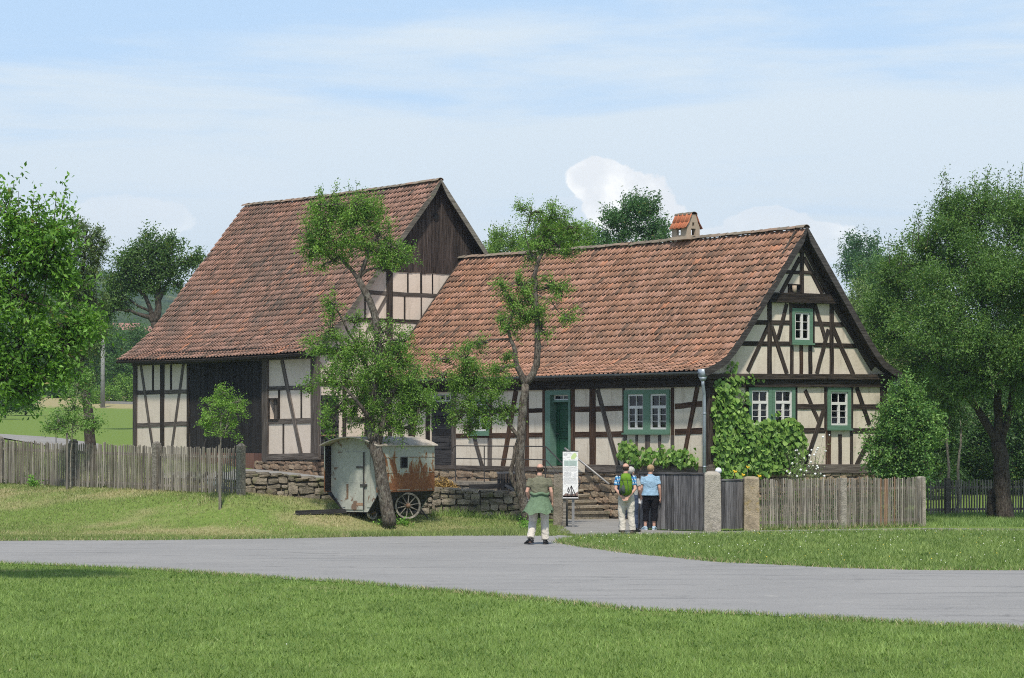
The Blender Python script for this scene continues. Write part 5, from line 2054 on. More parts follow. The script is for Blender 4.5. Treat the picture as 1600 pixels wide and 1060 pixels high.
beam("top_rail", a + Vector((0, 0, 1.29)), b + Vector((0, 0, 1.29)), .04, .045, nr, M["gate_boards"], gt2, back=.03)
for z in (.3, 1.05):
    beam("rail", a + Vector((0, 0, z)), b + Vector((0, 0, z)), .09, -.002, nr, M["gate_boards"], gt2, back=.04)
# white globe lamp behind the gatepost
gx_, gy_ = gp(1125.5, 830)
gl_ = thing("globe_lamp", "white globe garden lamp behind the thick stone gatepost", "lamp", (gx_ + .0, gy_ + .6, 0))
zc = CAMZ - (736 - HY) / FP * (gy_ + .6)
obj("globe", MB().ball((gx_, gy_ + .6, zc), .085, 14, 10), M["white_glass"], gl_, True)
obj("lamp_post", MB().tube([(gx_, gy_ + .6, -.1), (gx_, gy_ + .6, zc - .08)], [.03, .03], 8), M["iron"], gl_)
obj("collar", MB().tube([(gx_, gy_ + .6, zc - .12), (gx_, gy_ + .6, zc - .075)], [.05, .045], 10), M["galvanised"], gl_)

# ================================================================== INFORMATION SIGN
sY = 66.6
s0, s1 = at(879.3, 778, sY), at(903.4, 705.8, sY)
sg = thing("information_sign", "tall white information board on grey posts beside the walking man", "sign", (s0.x + .2, sY, 0))
sb = obj("board", MB().box((s0.x, sY, s0.z), (s1.x, sY + .025, s1.z)), M["paper"], sg)
w_, h_ = s1.x - s0.x, s1.z - s0.z
t = NT("print_grey"); t.finish((0.30, 0.31, 0.33), .7)
t = NT("print_pale"); t.finish((0.60, 0.61, 0.63), .7)
t = NT("print_mint"); t.finish((0.40, 0.53, 0.48), .7)
t = NT("print_green"); t.finish((0.50, 0.62, 0.30), .7)
t = NT("print_dark"); t.finish((0.045, 0.04, 0.045), .7)
t = NT("print_brown"); t.finish((0.20, 0.14, 0.12), .7)


def pr_rect(mb, x0, y0, x1, y1, lay=1):
    yy = sY - .0012 * lay
    return mb.prism([(s0.x + w_ * x0, yy, s1.z - h_ * y0), (s0.x + w_ * x1, yy, s1.z - h_ * y0), (s0.x + w_ * x1, yy, s1.z - h_ * y1), (s0.x + w_ * x0, yy, s1.z - h_ * y1)], (0, .001, 0))


def pr_poly(mb, pts, lay=1):
    yy = sY - .0012 * lay
    return mb.prism([(s0.x + w_ * x, yy, s1.z - h_ * y) for x, y in pts], (0, .001, 0))


mb = MB()
for y0, x1 in ((.03, .52), (.055, .30), (.085, .28)):
    x = .07
    while x < x1:
        l_ = random.uniform(.03, .07)
        pr_rect(mb, x, y0, min(x + l_, x1), y0 + .011)
        x += l_ + .015
obj("heading", mb, M["print_grey"], sb)
mb = MB()
pr_poly(mb, [(.55, .10), (.66, .06), (.72, .03), (.84, .04), (.92, .08), (.86, .12), (.78, .15), (.74, .185), (.68, .15), (.60, .18), (.54, .15)])
obj("map", mb, M["print_green"], sb)
obj("panel", pr_rect(MB(), .09, .195, .92, .31), M["print_mint"], sb)
mb = MB()
for y0 in np.arange(.208, .30, .022):
    for xs, xe in ((.12, .38), (.44, .86)):
        x = xs
        while x < xe - .02:
            l_ = random.uniform(.03, .08)
            pr_rect(mb, x, y0, min(x + l_, xe), y0 + .008, 2)
            x += l_ + .014
for y0 in np.concatenate([np.arange(.335, .43, .02), np.arange(.45, .56, .02), np.arange(.575, .70, .02)]):
    xe = .55 if .44 < y0 < .56 else .90
    x = .09
    while x < xe - .02:
        l_ = random.uniform(.03, .08)
        pr_rect(mb, x, y0, min(x + l_, xe), y0 + .007)
        x += l_ + .013
obj("text", mb, M["print_grey"], sb)
mb = MB()
pr_poly(mb, [(.70, .47), (.84, .46), (.88, .52), (.80, .57), (.70, .56), (.74, .52)])
obj("drawing", mb, M["print_pale"], sb)
mb = MB()
pr_rect(mb, .02, .955, .98, .985)
for a_, b_ in (((.12, .93), (.30, .86)), ((.27, .87), (.48, .86)), ((.74, .86), (.96, .78)), ((.72, .87), (.84, .96))):
    pr_poly(mb, [a_, (a_[0] + .03, a_[1] - .012), (b_[0] + .03, b_[1] - .012), b_])
pr_poly(mb, [(.30, .82), (.36, .77), (.42, .78), (.38, .83), (.30, .86)])
for a_, b_ in (((.56, .74), (.28, .955)), ((.56, .74), (.84, .955)), ((.42, .86), (.72, .86)), ((.56, .75), (.56, .95)), ((.46, .87), (.50, .95)), ((.64, .87), (.62, .95))):
    pr_poly(mb, [(a_[0] - .026, a_[1]), (a_[0] + .026, a_[1]), (b_[0] + .026, b_[1]), (b_[0] - .026, b_[1])], 2)
obj("house_picture", mb, M["print_dark"], sb)
obj("picture_ground", pr_poly(MB(), [(.01, .955), (.2, .90), (.5, .93), (.8, .91), (.99, .86), (.99, .99), (.01, .99)]), M["print_brown"], sb)
obj("top_edge", MB().box((s0.x - .01, sY - .006, s1.z), (s1.x + .01, sY + .03, s1.z + .02)), M["iron"], sg)
obj("bottom_edge", MB().box((s0.x - .01, sY - .03, s0.z - .03), (s1.x + .01, sY + .03, s0.z - .001)), M["galvanised"], sg)
for x in (882.0, 895.5):
    p = at(x, 800, sY + .05)
    obj("post", MB().box((p.x - .035, sY + .03, -.2), (p.x + .035, sY + .09, s1.z - .02)), M["galvanised"] if x > 890 else M["post_wood"], sg)

# ================================================================== OLD WAGON
wf = Vector((-.57, -.82, 0)).normalized()
wroot = Vector((-3.90, 64.2, 0))
WZ = float(hz(-3.2, 64.8)) - .01
wroot.z = WZ
wag = thing("shepherd_wagon", "old round-roofed wagon hut with pale green paint and rust", "wagon", wroot, math.atan2(wf.y, wf.x), cent=(0, 0, 0))
HWW, Lw = 0.85, 2.14
fr0 = .24                                                  # the shell stands forward of the door wall
sec = [(HWW, 1.86), (HWW, .70), (.40, .20)]
for s in (1, -1):
    mb = MB()
    mb.prism([(fr0, s * HWW, .70), (fr0, s * HWW, 1.86), (-Lw, s * HWW, 1.86), (-Lw, s * HWW, .70)], (0, -s * .03, 0))
    sp = obj("side_panel", mb, M["wagon_rust"], wag)
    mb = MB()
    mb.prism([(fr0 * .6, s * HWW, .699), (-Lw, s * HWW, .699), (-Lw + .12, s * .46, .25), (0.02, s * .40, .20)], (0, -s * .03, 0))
    obj("hull_panel", mb, M["door_planks"], wag)  # dark boards put the shade under the hull into the colour
    obj("lining", MB().prism([(fr0 - .004, s * (HWW - .031), .72), (fr0 - .004, s * (HWW - .031), 1.86), (.003, s * (HWW - .031), 1.86), (.003, s * (HWW - .031), .72)], (0, -s * .004, 0)), M["barn_boards"], wag)  # dark sheet added so the inside of the shell looks black
    if s == 1:
        for z in (1.56, 1.18, .74):
            mb = MB().box((-Lw, HWW + .001, z), (fr0, HWW + .008, z + .018))
            obj("seam", mb, M["wagon_rust"], sp)
        wx0 = -.95
        mb = MB()
        for (a_, b_, c_, d_) in ((wx0 - .03, wx0, 1.30, 1.58), (wx0 + .22, wx0 + .25, 1.30, 1.58), (wx0, wx0 + .22, 1.30, 1.33), (wx0, wx0 + .22, 1.55, 1.58)):
            mb.box((a_, HWW + .002, c_), (b_, HWW + .02, d_))
        wn_ = obj("window", mb, M["iron"], sp)
        obj("pane", MB().box((wx0, HWW + .001, 1.33), (wx0 + .22, HWW + .006, 1.55)), M["dark_inside"], wn_)
arch = lambda y, R=.18: 1.88 + R * (1 - (y / HWW) ** 2)
mb = MB()
n = 14
front = [(0, -.40, .20), (0, .40, .20), (0, HWW - .04, .70), (0, HWW - .04, 1.86)] + [(0, (HWW - .04) * (1 - 2 * k / n), arch((HWW - .04) * (1 - 2 * k / n)) - .005) for k in range(1, n)] + [(0, -HWW + .04, 1.86), (0, -HWW + .04, .70)]
mb.prism(front, (-.03, 0, 0))
fw = obj("front_wall", mb, M["wagon_paint"], wag)
obj("rear_panel", MB().prism([(p[0] - Lw + .03, p[1], p[2]) for p in front], (-.03, 0, 0)), M["wagon_paint"], wag)
dmb = MB().box((.001, -.34, .93), (.022, .24, 1.70))
dmb.box((.001, -.34, .26), (.022, .24, .922))
dr_ = obj("door", dmb, M["wagon_paint"], wag)
mb = MB()
mb.box((.0225, .02, 1.30), (.045, .26, 1.345))
mb.box((.0225, .14, .84), (.04, .36, .90))
mb.box((.0225, .23, .26), (.034, .265, 1.70))
obj("latch", mb, M["iron"], dr_)
obj("rust_plate", MB().box((.0228, -.30, .52), (.028, -.24, .90)), M["picket_new"], dr_)
obj("rust_plate", MB().box((.0228, .02, .36), (.028, .24, .43)), M["picket_new"], dr_)
for y in (.34, -.44):
    obj("board", MB().box((.001, y, .32), (.014, y + .10, 1.78)), M["wagon_paint"], fw)
mb = MB()
vs_, fs = [], []
n = 16
for xq in (fr0 + .10, -Lw - .06):
    for off_ in (0, -.03):
        for k in range(n + 1):
            y = (HWW + .07) * (1 - 2 * k / n)
            vs_.append((xq, y, arch(y) + .03 + off_ - (.0 if abs(y) < HWW else .0)))
m = n + 1
for k in range(n):
    fs += [(k, k + 1, 2 * m + k + 1, 2 * m + k), (m + k, 3 * m + k, 3 * m + k + 1, m + k + 1), (k, m + k, m + k + 1, k + 1), (2 * m + k, 2 * m + k + 1, 3 * m + k + 1, 3 * m + k)]
fs += [(0, 2 * m, 3 * m, m), (n, m + n, 3 * m + n, 2 * m + n)]
obj("roof", MB().add(vs_, fs), M["wagon_roof"], wag)
obj("roof_joint", MB().add([(x, y, arch(y) + .034) for k in range(n + 1) for y in [(HWW + .07) * (1 - 2 * k / n)] for x in (-.95, -.98)], [(2 * k, 2 * k + 2, 2 * k + 3, 2 * k + 1) for k in range(n)]), M["iron"], wag)
mb = MB().box((-Lw + .05, -.38, .18), (-.02, .38, .26))
mb.box((-1.95, -.30, .26), (-1.85, .30, .34))
obj("chassis", mb, M["door_planks"], wag)


def spoked_wheel(parent, c, R, n=10, turn=None):
    c0_, c = Vector(c), Vector((0, 0, 0))
    turn = turn or Matrix.Identity(3)
    fin = lambda m_: setattr(m_, 'v', [tuple(c0_ + turn @ Vector(q)) for q in m_.v]) or m_
    mb = MB()
    k_ = 26
    pts = [c + Vector((math.cos(2 * math.pi * q / k_) * R, 0, math.sin(2 * math.pi * q / k_) * R)) for q in range(k_)]
    vs_, fs = [], []
    for q in range(k_):
        t_ = 2 * math.pi * q / k_
        for rr, yy in ((R, -.028), (R, .028), (R - .045, .022), (R - .045, -.022)):
            vs_.append(c + Vector((math.cos(t_) * rr, yy, math.sin(t_) * rr)))
    for q in range(k_):
        a_, b_ = 4 * q, 4 * ((q + 1) % k_)
        for m_ in range(4):
            fs.append((a_ + m_, b_ + m_, b_ + (m_ + 1) % 4, a_ + (m_ + 1) % 4))
    w = obj("wheel", fin(MB().add(vs_, fs)), M["picket_grey"], parent)
    for q in range(n):
        t_ = 2 * math.pi * q / n + .2
        e = Vector((math.cos(t_), 0, math.sin(t_)))
        obj("spoke", fin(MB().tube([c + e * .04, c + e * (R - .03)], [.017, .013], 6)), M["picket_grey"], w)
    obj("hub", fin(MB().tube([c + Vector((0, -.10, 0)), c + Vector((0, -.05, 0)), c + Vector((0, .05, 0)), c + Vector((0, .11, 0))], [.04, .065, .065, .035], 12)), M["picket_new"], w, True)
    return w


wheel_c = at(637, 790.5, 64.55)
Rw = Matrix.Rotation(-math.atan2(wf.y, wf.x), 3, "Z")
turned = Rw @ Matrix.Rotation(math.radians(18), 3, "Z")
spoked_wheel(wag, Rw @ (wheel_c - wroot), .335, turn=turned)
spoked_wheel(wag, (-1.18, -.64, .345), .335)
obj("axle", MB().tube([(-1.18, -.6, .345), (-1.18, .6, .345)], [.03, .03], 8), M["iron"], wag)
for y in (.30, -.30):
    spoked_wheel(wag, (-.25, y, .20), .19, 8)
obj("axle", MB().tube([(-.25, -.3, .20), (-.25, .3, .20)], [.025, .025], 8), M["iron"], wag)
obj("prop", MB().tube([(-1.75, .60, .35), (-1.95, .78, .0)], [.018, .018], 6), M["iron"], wag)
# steered drawbar: a thing on the same wagon
Rw = Matrix.Rotation(-math.atan2(wf.y, wf.x), 3, "Z")
loc = lambda px_, py__, Yw: Rw @ (at(px_, py__, Yw) - wroot)
a, b = loc(572, 797.5, 64.6), loc(462, 801.5, 64.0)
beam("drawbar", a, b, .085, .055, (0, 0, 1), M["door_planks"], wag, back=.055, wob=.02)
beam("bracket", loc(560, 800, 64.55), loc(560, 811, 64.55), .07, .03, (1, 0, 0), M["door_planks"], wag, segs=1)
beam("trestle_leg", loc(497, 799, 64.2), loc(483, 812, 64.2), .06, .03, (0, 0, 1), M["post_wood"], wag, segs=1)
beam("trestle_leg", loc(486, 801, 64.25), loc(489, 808, 64.25), .06, .03, (1, 0, 0), M["post_wood"], wag, segs=1)
c = loc(463, 808, 63.95)
k_ = 14
dvx = (Rw @ Vector((1, 0, 0)))
mb = MB()
mb.tube([c + dvx * math.cos(2 * math.pi * q / k_) * .085 + Vector((0, 0, 1)) * math.sin(2 * math.pi * q / k_) * .085 for q in range(k_ + 1)], [.009] * (k_ + 1), 6, cap=False)
obj("tow_ring", mb, M["iron"], wag)

# low trough and a beam seen through the left fence
p = at(350, 772, 67.5)
zt_ = float(hz(p.x, p.y))
trg = thing("zinc_trough", "pale zinc trough standing behind the left picket fence", "trough", (p.x, p.y, zt_))
mb = MB()
mb.hexa([(p.x - .45, p.y - .2, zt_), (p.x + .45, p.y - .2, zt_), (p.x + .45, p.y + .2, zt_), (p.x - .45, p.y + .2, zt_),
         (p.x - .5, p.y - .25, zt_ + .32), (p.x + .5, p.y - .25, zt_ + .32), (p.x + .5, p.y + .25, zt_ + .32), (p.x - .5, p.y + .25, zt_ + .32)])
obj("basin", mb, M["zinc"], trg)
obj("rim", MB().box((p.x - .52, p.y - .27, zt_ + .32), (p.x + .52, p.y + .27, zt_ + .34)), M["galvanised"], trg)
hx = at(285, 765, 69.0)
zt_ = float(hz(hx.x, hx.y))
hw_ = thing("old_harrow", "rusty dark harrow frame lying behind the left picket fence", "harrow", (hx.x, hx.y, zt_))
for k in range(5):
    beam("bar", (hx.x - .8 + .4 * k, hx.y - .3, zt_ + .12), (hx.x - .6 + .4 * k, hx.y + .6, zt_ + .42), .06, .05, (0, 0, 1), M["barn_boards"], hw_, segs=1)
    obj("tine", MB().tube([(hx.x - .75 + .4 * k, hx.y - .2, zt_ + .14), (hx.x - .72 + .4 * k, hx.y - .32, zt_ - .02)], [.016, .01], 6), M["iron"], hw_)
beam("bar", (hx.x - .95, hx.y, zt_ + .25), (hx.x + 1.1, hx.y, zt_ + .25), .07, .05, (0, 0, 1), M["barn_boards"], hw_, segs=1)
beam("lever", (hx.x + .3, hx.y + .3, zt_ + .3), (hx.x + .62, hx.y + .1, zt_ + 1.35), .035, .02, (0, -1, 0), M["iron"], hw_, segs=1, back=.02)

# ================================================================== TREES
def leaf_cloud(centers, dirs, L, n_leaf, pal, up=0.5, spread=None, cvar=0.25, wid=.42):
    """leaves along short twigs; centers/dirs (n,3); returns verts, faces, colours"""
    nt = len(centers)
    n = nt * n_leaf
    spread = spread if spread is not None else L * 1.3
    tl = L * 4.0
    ti = np.repeat(np.arange(nt), n_leaf)
    s = RNG.uniform(-.5, .6, n)[:, None]
    P = centers[ti] + dirs[ti] * s * tl + RNG.normal(0, spread * .55, (n, 3))
    ax = dirs[ti] * .6 + RNG.normal(0, .75, (n, 3)) + np.array([0, 0, -.25])
    ax /= np.linalg.norm(ax, axis=1)[:, None]
    nr = RNG.normal(0, .75, (n, 3)) + np.array([0, 0, up]) + dirs[ti] * .25
    nr -= ax * (nr * ax).sum(1)[:, None]
    nr /= np.linalg.norm(nr, axis=1)[:, None] + 1e-9
    sd_ = np.cross(ax, nr)
    l = L * RNG.uniform(.65, 1.2, n)[:, None]
    w = l * wid
    v = np.stack([P, P + ax * l * .5 + sd_ * w * .5 + nr * w * .16, P + ax * l - nr * l * .10, P + ax * l * .5 - sd_ * w * .5 + nr * w * .16], 1)
    tw = RNG.random(nt)[ti]
    pal = np.array(pal) * np.array([2.0, 1.78, 1.75])
    c = pal[0] + (pal[1] - pal[0]) * np.clip(tw * .75 + RNG.random(n) * .35 - .05, 0, 1)[:, None]
    c = c * (1 + RNG.normal(0, cvar * .45, (n, 1)))
    yel = RNG.random(n) < .012
    c[yel] = np.array([.20, .19, .05])
    c = np.clip(c, .004, .6)
    f = np.arange(n * 4).reshape(n, 4)
    tri = np.concatenate([f[:, [0, 1, 2]], f[:, [0, 2, 3]]])
    return v.reshape(-1, 3), tri, np.repeat(c, 4, 0)


def ellip_pts(n, c, r, shell=.45, gran=9, sig=.115):
    """points gathered in sprays inside an uneven ellipsoid; returns points and outward directions"""
    k = max(3, n // gran)
    d = RNG.normal(0, 1, (k, 3))
    d /= np.linalg.norm(d, axis=1)[:, None]
    q = RNG.random(k) ** (shell)
    q = q * (1 + .30 * fnoise(d[:, 0] * 3.1 + c[0], d[:, 2] * 3.1 + c[2], 5)) * RNG.choice([.92, 1.0, 1.12], k)
    i = RNG.integers(0, k, n)
    p = (d * q[:, None])[i] + RNG.normal(0, sig, (n, 3))
    dd = d[i] + RNG.normal(0, .3, (n, 3))
    dd /= np.linalg.norm(dd, axis=1)[:, None]
    return np.asarray(c) + p * np.asarray(r), dd


def tree(name, label, base, limbs, clumps, D, L, pal, barkm, cat="tree", group=None, cov=2.6, n_leaf=9, up=.5, twig_r=.012, depth_k=1.0, shoots=(), wid=.42, shell=.45, twigs=True, cvar=.25, leafmat="leaf", gran=9, sig=.115):
    """limbs: [((x, y, dY)...), r0, r1] surveyed; clumps: (x, y, rx, ry[, dY[, density]])"""
    px2m = D / FP
    root = thing(name, label, cat, base, 0, group)
    mb = MB()
    pts_all = []
    for pts, r0, r1 in limbs:
        P = [at(p[0], p[1], D + (p[2] if len(p) > 2 else 0)) for p in pts]
        # resample with a little wander
        Q, R = [], []
        tot = len(P) - 1
        for i in range(tot):
            k = max(2, int((P[i + 1] - P[i]).length / .22))
            for j in range(k):
                f_ = j / k
                q = P[i].lerp(P[i + 1], f_)
                if i + f_ > 0:
                    q = q + Vector((random.gauss(0, .012), random.gauss(0, .012), random.gauss(0, .008)))
                Q.append(q)
                R.append(r0 + (r1 - r0) * (i + f_) / tot)
        Q.append(P[-1])
        R.append(r1)
        R = [r * random.uniform(.93, 1.07) for r in R]
        mb.tube(Q, R, 9 if r0 > .05 else 6, .05)
        pts_all += [(q, r) for q, r in zip(Q, R)]
    pa_ = np.array([q for q, r in pts_all]) if pts_all else np.zeros((1, 3))
    C, Dr = [], []
    for cl in clumps:
        x, y, rx, ry = cl[:4]
        dY = cl[4] if len(cl) > 4 else 0
        dens = cl[5] if len(cl) > 5 else 1.0
        c = np.array(at(x, y, D + dY))
        r = np.array([rx, (rx + ry) / 2 * depth_k, ry]) * px2m
        n = int(1.75 * cov * dens * math.pi * rx * ry / (.30 * (L / px2m) ** 2) / n_leaf) + 2
        p, d = ellip_pts(n, c, r, shell, gran, sig)
        C.append(p)
        Dr.append(d * .7 + np.array([0, 0, .45]) + RNG.normal(0, .3, (n, 3)))
        if D < 80:                                          # sprigs reaching out of the clump, some hanging
            for j in range(int(3 + 4 * dens)):
                e = RNG.normal(0, 1, 3) + np.array([0, 0, .35])
                e /= np.linalg.norm(e)
                reach = RNG.uniform(1.15, 1.75)
                q = np.linspace(.55, reach, 8)[:, None]
                dro = np.array([0, 0, -.10 * RNG.random() * r[2]]) * (q / reach) ** 2 * 3
                sp = c + e * q * r * np.array([1, 1, 1]) + dro + RNG.normal(0, L * .18, (8, 3))
                C.append(sp[2:])
                Dr.append(np.tile(e, (6, 1)) + RNG.normal(0, .25, (6, 3)))
                mb.tube([Vector(c + e * .1 * r), Vector(sp[3]), Vector(sp[-1])], [twig_r * 1.2, twig_r * .8, twig_r * .4], 4, cap=False)
        if twigs and pts_all:
            k = int(np.argmin(((pa_ - c) ** 2).sum(1)))
            a = Vector(pa_[k])
            if (Vector(c) - a).length > .15:
                mid = a.lerp(Vector(c), .55) + Vector((random.gauss(0, .08), random.gauss(0, .08), .06))
                rr = min(pts_all[k][1] * .7, .05)
                mb.tube([a, mid, Vector(c)], [rr, rr * .7, rr * .4], 5)
            for j in range(min(n, 16)):
                q = Vector(p[j])
                st = Vector(c).lerp(a, random.uniform(0, .35))
                m_ = st.lerp(q, .5) + Vector((random.gauss(0, .05), random.gauss(0, .05), random.gauss(0, .04)))
                mb.tube([st, m_, q], [twig_r * 1.3, twig_r, twig_r * .5], 4, cap=False)
    for (x, y, h, dY) in shoots:                           # upright water shoots
        b = np.array(at(x, y, D + dY))
        k = max(4, int(h * px2m / (L * 1.0)))
        zz_ = np.linspace(0, h * px2m, k)
        lean = RNG.normal(0, .10, 2)
        p = np.stack([b[0] + lean[0] * zz_, b[1] + lean[1] * zz_, b[2] + zz_], 1)
        C.append(p)
        Dr.append(np.tile([[0, 0, .6]], (k, 1)) + RNG.normal(0, .2, (k, 3)))
        mb.tube([Vector(p[0]) - Vector((0, 0, .3)), Vector(p[-1])], [twig_r, twig_r * .4], 4, cap=False)
    C, Dr = np.concatenate(C), np.concatenate(Dr)
    Dr /= np.linalg.norm(Dr, axis=1)[:, None]
    if mb.v:
        obj("trunk", mb, M[barkm], root, True)
    v, f, c = leaf_cloud(C, Dr, L, n_leaf, pal, up, wid=wid, cvar=cvar)
    o = np_mesh("crown", v, f, M[leafmat], root, col=c)
    return root


FRUIT = ((.038, .096, .017), (.118, .222, .040))
DARKG = ((.015, .045, .012), (.050, .115, .026))
FRESH = ((.060, .135, .022), (.135, .26, .045))
BLUEG = ((.028, .070, .026), (.075, .150, .050))
OLIVE = ((.030, .065, .022), (.080, .130, .040))

D1 = 63.6
b = at(607, 813, D1)
tree("fruit_tree", "old leaning fruit tree in front of the wagon, its thick trunk forked low", (b.x, b.y, float(hz(b.x, b.y))),
     [([(609, 822), (606, 800), (600, 768), (594, 735), (588, 705), (585, 690)], .18, .145),
      ([(585, 692), (579, 672), (578, 645), (585, 600), (592, 560), (592, 535), (588, 500), (579, 472), (568, 452), (560, 436)], .125, .075),
      ([(590, 694), (597, 665), (602, 640), (612, 615), (628, 590)], .10, .035),
      ([(580, 660, -.2), (560, 630, -.5), (535, 602, -.6), (508, 580, -.4)], .06, .02),
      ([(585, 610, .2), (565, 560, .4), (545, 520, .3), (528, 485, .2), (522, 465, .2)], .05, .015),
      ([(561, 437), (548, 422), (533, 404), (520, 396), (500, 392)], .06, .02),
      ([(560, 437), (566, 418), (577, 398), (572, 386), (556, 375), (546, 352), (543, 325)], .06, .02),
      ([(562, 434), (570, 424), (588, 418), (606, 424)], .05, .02),
      ([(577, 398), (592, 388), (612, 384)], .035, .015),
      ([(600, 645), (630, 640), (655, 655)], .04, .015)],
     [(508, 345, 28, 30), (548, 325, 46, 24), (562, 350, 36, 28), (500, 385, 28, 26, 0, .9), (482, 372, 13, 26, 0, .8), (535, 380, 38, 24), (590, 372, 26, 24), (612, 385, 30, 26), (602, 408, 26, 18), (625, 402, 16, 20, 0, .8),
      (520, 408, 18, 14, 0, .6), (488, 402, 10, 12, 0, .5), (575, 325, 22, 20), (510, 318, 22, 16),
      (521, 478, 10, 22, 0, .7), (516, 515, 14, 26, 0, .7), (497, 540, 22, 18, 0, .7), (530, 555, 28, 28), (560, 540, 30, 24), (585, 575, 42, 32), (620, 570, 40, 34), (600, 615, 48, 34), (645, 600, 30, 34), (655, 635, 22, 26),
      (628, 645, 34, 28), (545, 590, 34, 28, -.4), (515, 595, 22, 20, -.4, .8), (525, 640, 20, 30, -.3, .6), (508, 665, 12, 14, -.3, .5), (560, 625, 30, 26, 0, .7), (598, 660, 28, 20, 0, .8), (575, 655, 22, 18, 0, .6), (640, 672, 22, 10, 0, .6),
      (482, 605, 12, 10, -.3, .5), (555, 505, 12, 12, .2, .4), (600, 520, 24, 16, 0, .8), (632, 535, 22, 16, 0, .7)],
     D1, .070, FRUIT, "bark_fruit", cov=2.05, gran=11, sig=.13, shoots=[(500, 325, 30, 0), (525, 315, 26, 0), (560, 312, 22, 0), (545, 305, 12, 0), (521, 478, 26, .2), (585, 550, 20, 0)])

D2 = 66.0
b = at(822, 815, D2)
tree("fruit_tree", "tall thin fruit tree behind the walking man, trunk forked above the gutter", (b.x, b.y, float(hz(b.x, b.y))),
     [([(826, 822), (818, 790), (813, 750), (812, 710), (815, 670), (817, 630), (821, 600)], .135, .10),
      ([(824, 800, .1), (806, 765, .1), (797, 737, .1), (806, 700, .1), (812, 680, .05)], .065, .055),
      ([(820, 602), (832, 585), (838, 570), (841, 540), (839, 500), (838, 460), (836, 430), (840, 410), (850, 392), (858, 375), (868, 352)], .10, .03),
      ([(821, 602), (811, 580), (805, 560), (806, 552), (798, 530), (795, 505), (803, 480)], .085, .03),
      ([(814, 690), (800, 668), (785, 650), (755, 625), (730, 590)], .06, .02),
      ([(842, 410), (830, 395), (820, 370), (828, 340)], .03, .012),
      ([(838, 460), (860, 470), (875, 490)], .02, .01),
      ([(838, 455), (865, 448), (880, 440)], .02, .01)],
     [(862, 342, 34, 22), (850, 362, 32, 18), (893, 358, 26, 16), (905, 372, 16, 10, 0, .8), (830, 332, 18, 12, 0, .6), (872, 385, 24, 12, 0, .8), (838, 385, 16, 12, 0, .7), (830, 400, 9, 14, 0, .6), (885, 398, 16, 12, 0, .6), (815, 327, 10, 9, 0, .35),
      (808, 446, 24, 14), (795, 470, 16, 14, 0, .9), (825, 470, 20, 16), (835, 495, 22, 16), (815, 495, 24, 16), (797, 512, 14, 14, 0, .8), (847, 515, 9, 12, 0, .8), (862, 445, 18, 12, 0, .8), (878, 455, 13, 12, 0, .8), (884, 493, 13, 13, 0, .8),
      (785, 445, 10, 8, 0, .5), (780, 500, 8, 8, 0, .5),
      (728, 560, 26, 18, -.2, .8), (748, 590, 40, 30, -.2), (722, 600, 26, 24, -.2), (770, 612, 30, 26, -.2), (738, 640, 36, 24, -.2), (768, 650, 26, 18, -.2, .8), (716, 655, 18, 16, -.2, .6), (792, 640, 12, 14, 0, .7), (745, 538, 10, 12, -.2, .7),
      (692, 585, 22, 10, -.2, .5), (690, 560, 18, 8, -.2, .4), (780, 580, 14, 16, -.2, .7), (728, 672, 12, 14, -.2, .4), (790, 560, 8, 10, 0, .5)],
     D2, .066, FRUIT, "bark_fruit", cov=1.75, gran=11, sig=.13, shoots=[(862, 330, 16, 0), (880, 345, 16, 0), (745, 540, 18, -.2), (722, 560, 20, -.2), (905, 362, 14, 0)])

DR = 73.0
b = at(1568, 812, DR)
tree("apple_tree", "large old spreading tree with forked trunk by the right fence", (b.x, b.y, 0),
     [([(1572, 816), (1568, 790), (1566, 750), (1564, 715), (1560, 690)], .27, .20),
      ([(1558, 694), (1545, 668), (1528, 640), (1510, 618), (1490, 598), (1465, 570)], .13, .04),
      ([(1560, 692), (1560, 650), (1558, 600), (1552, 540), (1535, 470), (1520, 400), (1515, 330)], .14, .03),
      ([(1564, 694), (1574, 660), (1581, 620), (1586, 570), (1592, 500), (1600, 420)], .12, .04),
      ([(1586, 570), (1620, 520), (1650, 470)], .07, .03)],
     [(1412, 470, 52, 60, 4.5), (1388, 540, 42, 60, 5), (1455, 400, 54, 50, 1.5), (1490, 350, 44, 44), (1540, 330, 50, 40), (1590, 345, 44, 50), (1510, 430, 70, 60, -.6), (1570, 440, 66, 64, -1.0), (1470, 500, 70, 56, -.8), (1540, 530, 70, 50, -1.4),
      (1438, 565, 46, 46, 2.5), (1500, 585, 54, 36, -.6, .8), (1600, 560, 50, 50, -1.2), (1650, 440, 70, 110, -.4), (1660, 580, 60, 50, -.5), (1400, 420, 34, 30, 4.5, .8), (1368, 500, 22, 40, 5.5, .8), (1560, 600, 50, 26, -1, .6), (1480, 620, 34, 20, -.2, .5), (1620, 620, 40, 24, -1, .7)],
     DR, .088, ((.022, .064, .016), (.090, .170, .040)), "bark_dark", cov=5.0, depth_k=1.5, gran=36, sig=.17,
     shoots=[(x, y, h, 0) for x, y, h in ((1448, 370, 50), (1468, 330, 60), (1480, 320, 48), (1500, 315, 26), (1520, 305, 34), (1543, 300, 36), (1558, 300, 32), (1575, 305, 36), (1592, 300, 34), (1425, 375, 36), (1408, 400, 30), (1390, 395, 22), (1610, 300, 30), (1435, 360, 30))])
b = at(1550, 811, DR + .4)
tag(obj("tree_stump", MB().tube([(b.x, b.y, -.1), (b.x, b.y, .5), (b.x + .02, b.y, .80), (b.x - .02, b.y, .86)], [.17, .155, .15, .08], 9, .08), M["bark_dark"], None, True),
    "dark broken tree stump beside the large forked trunk", "tree stump")

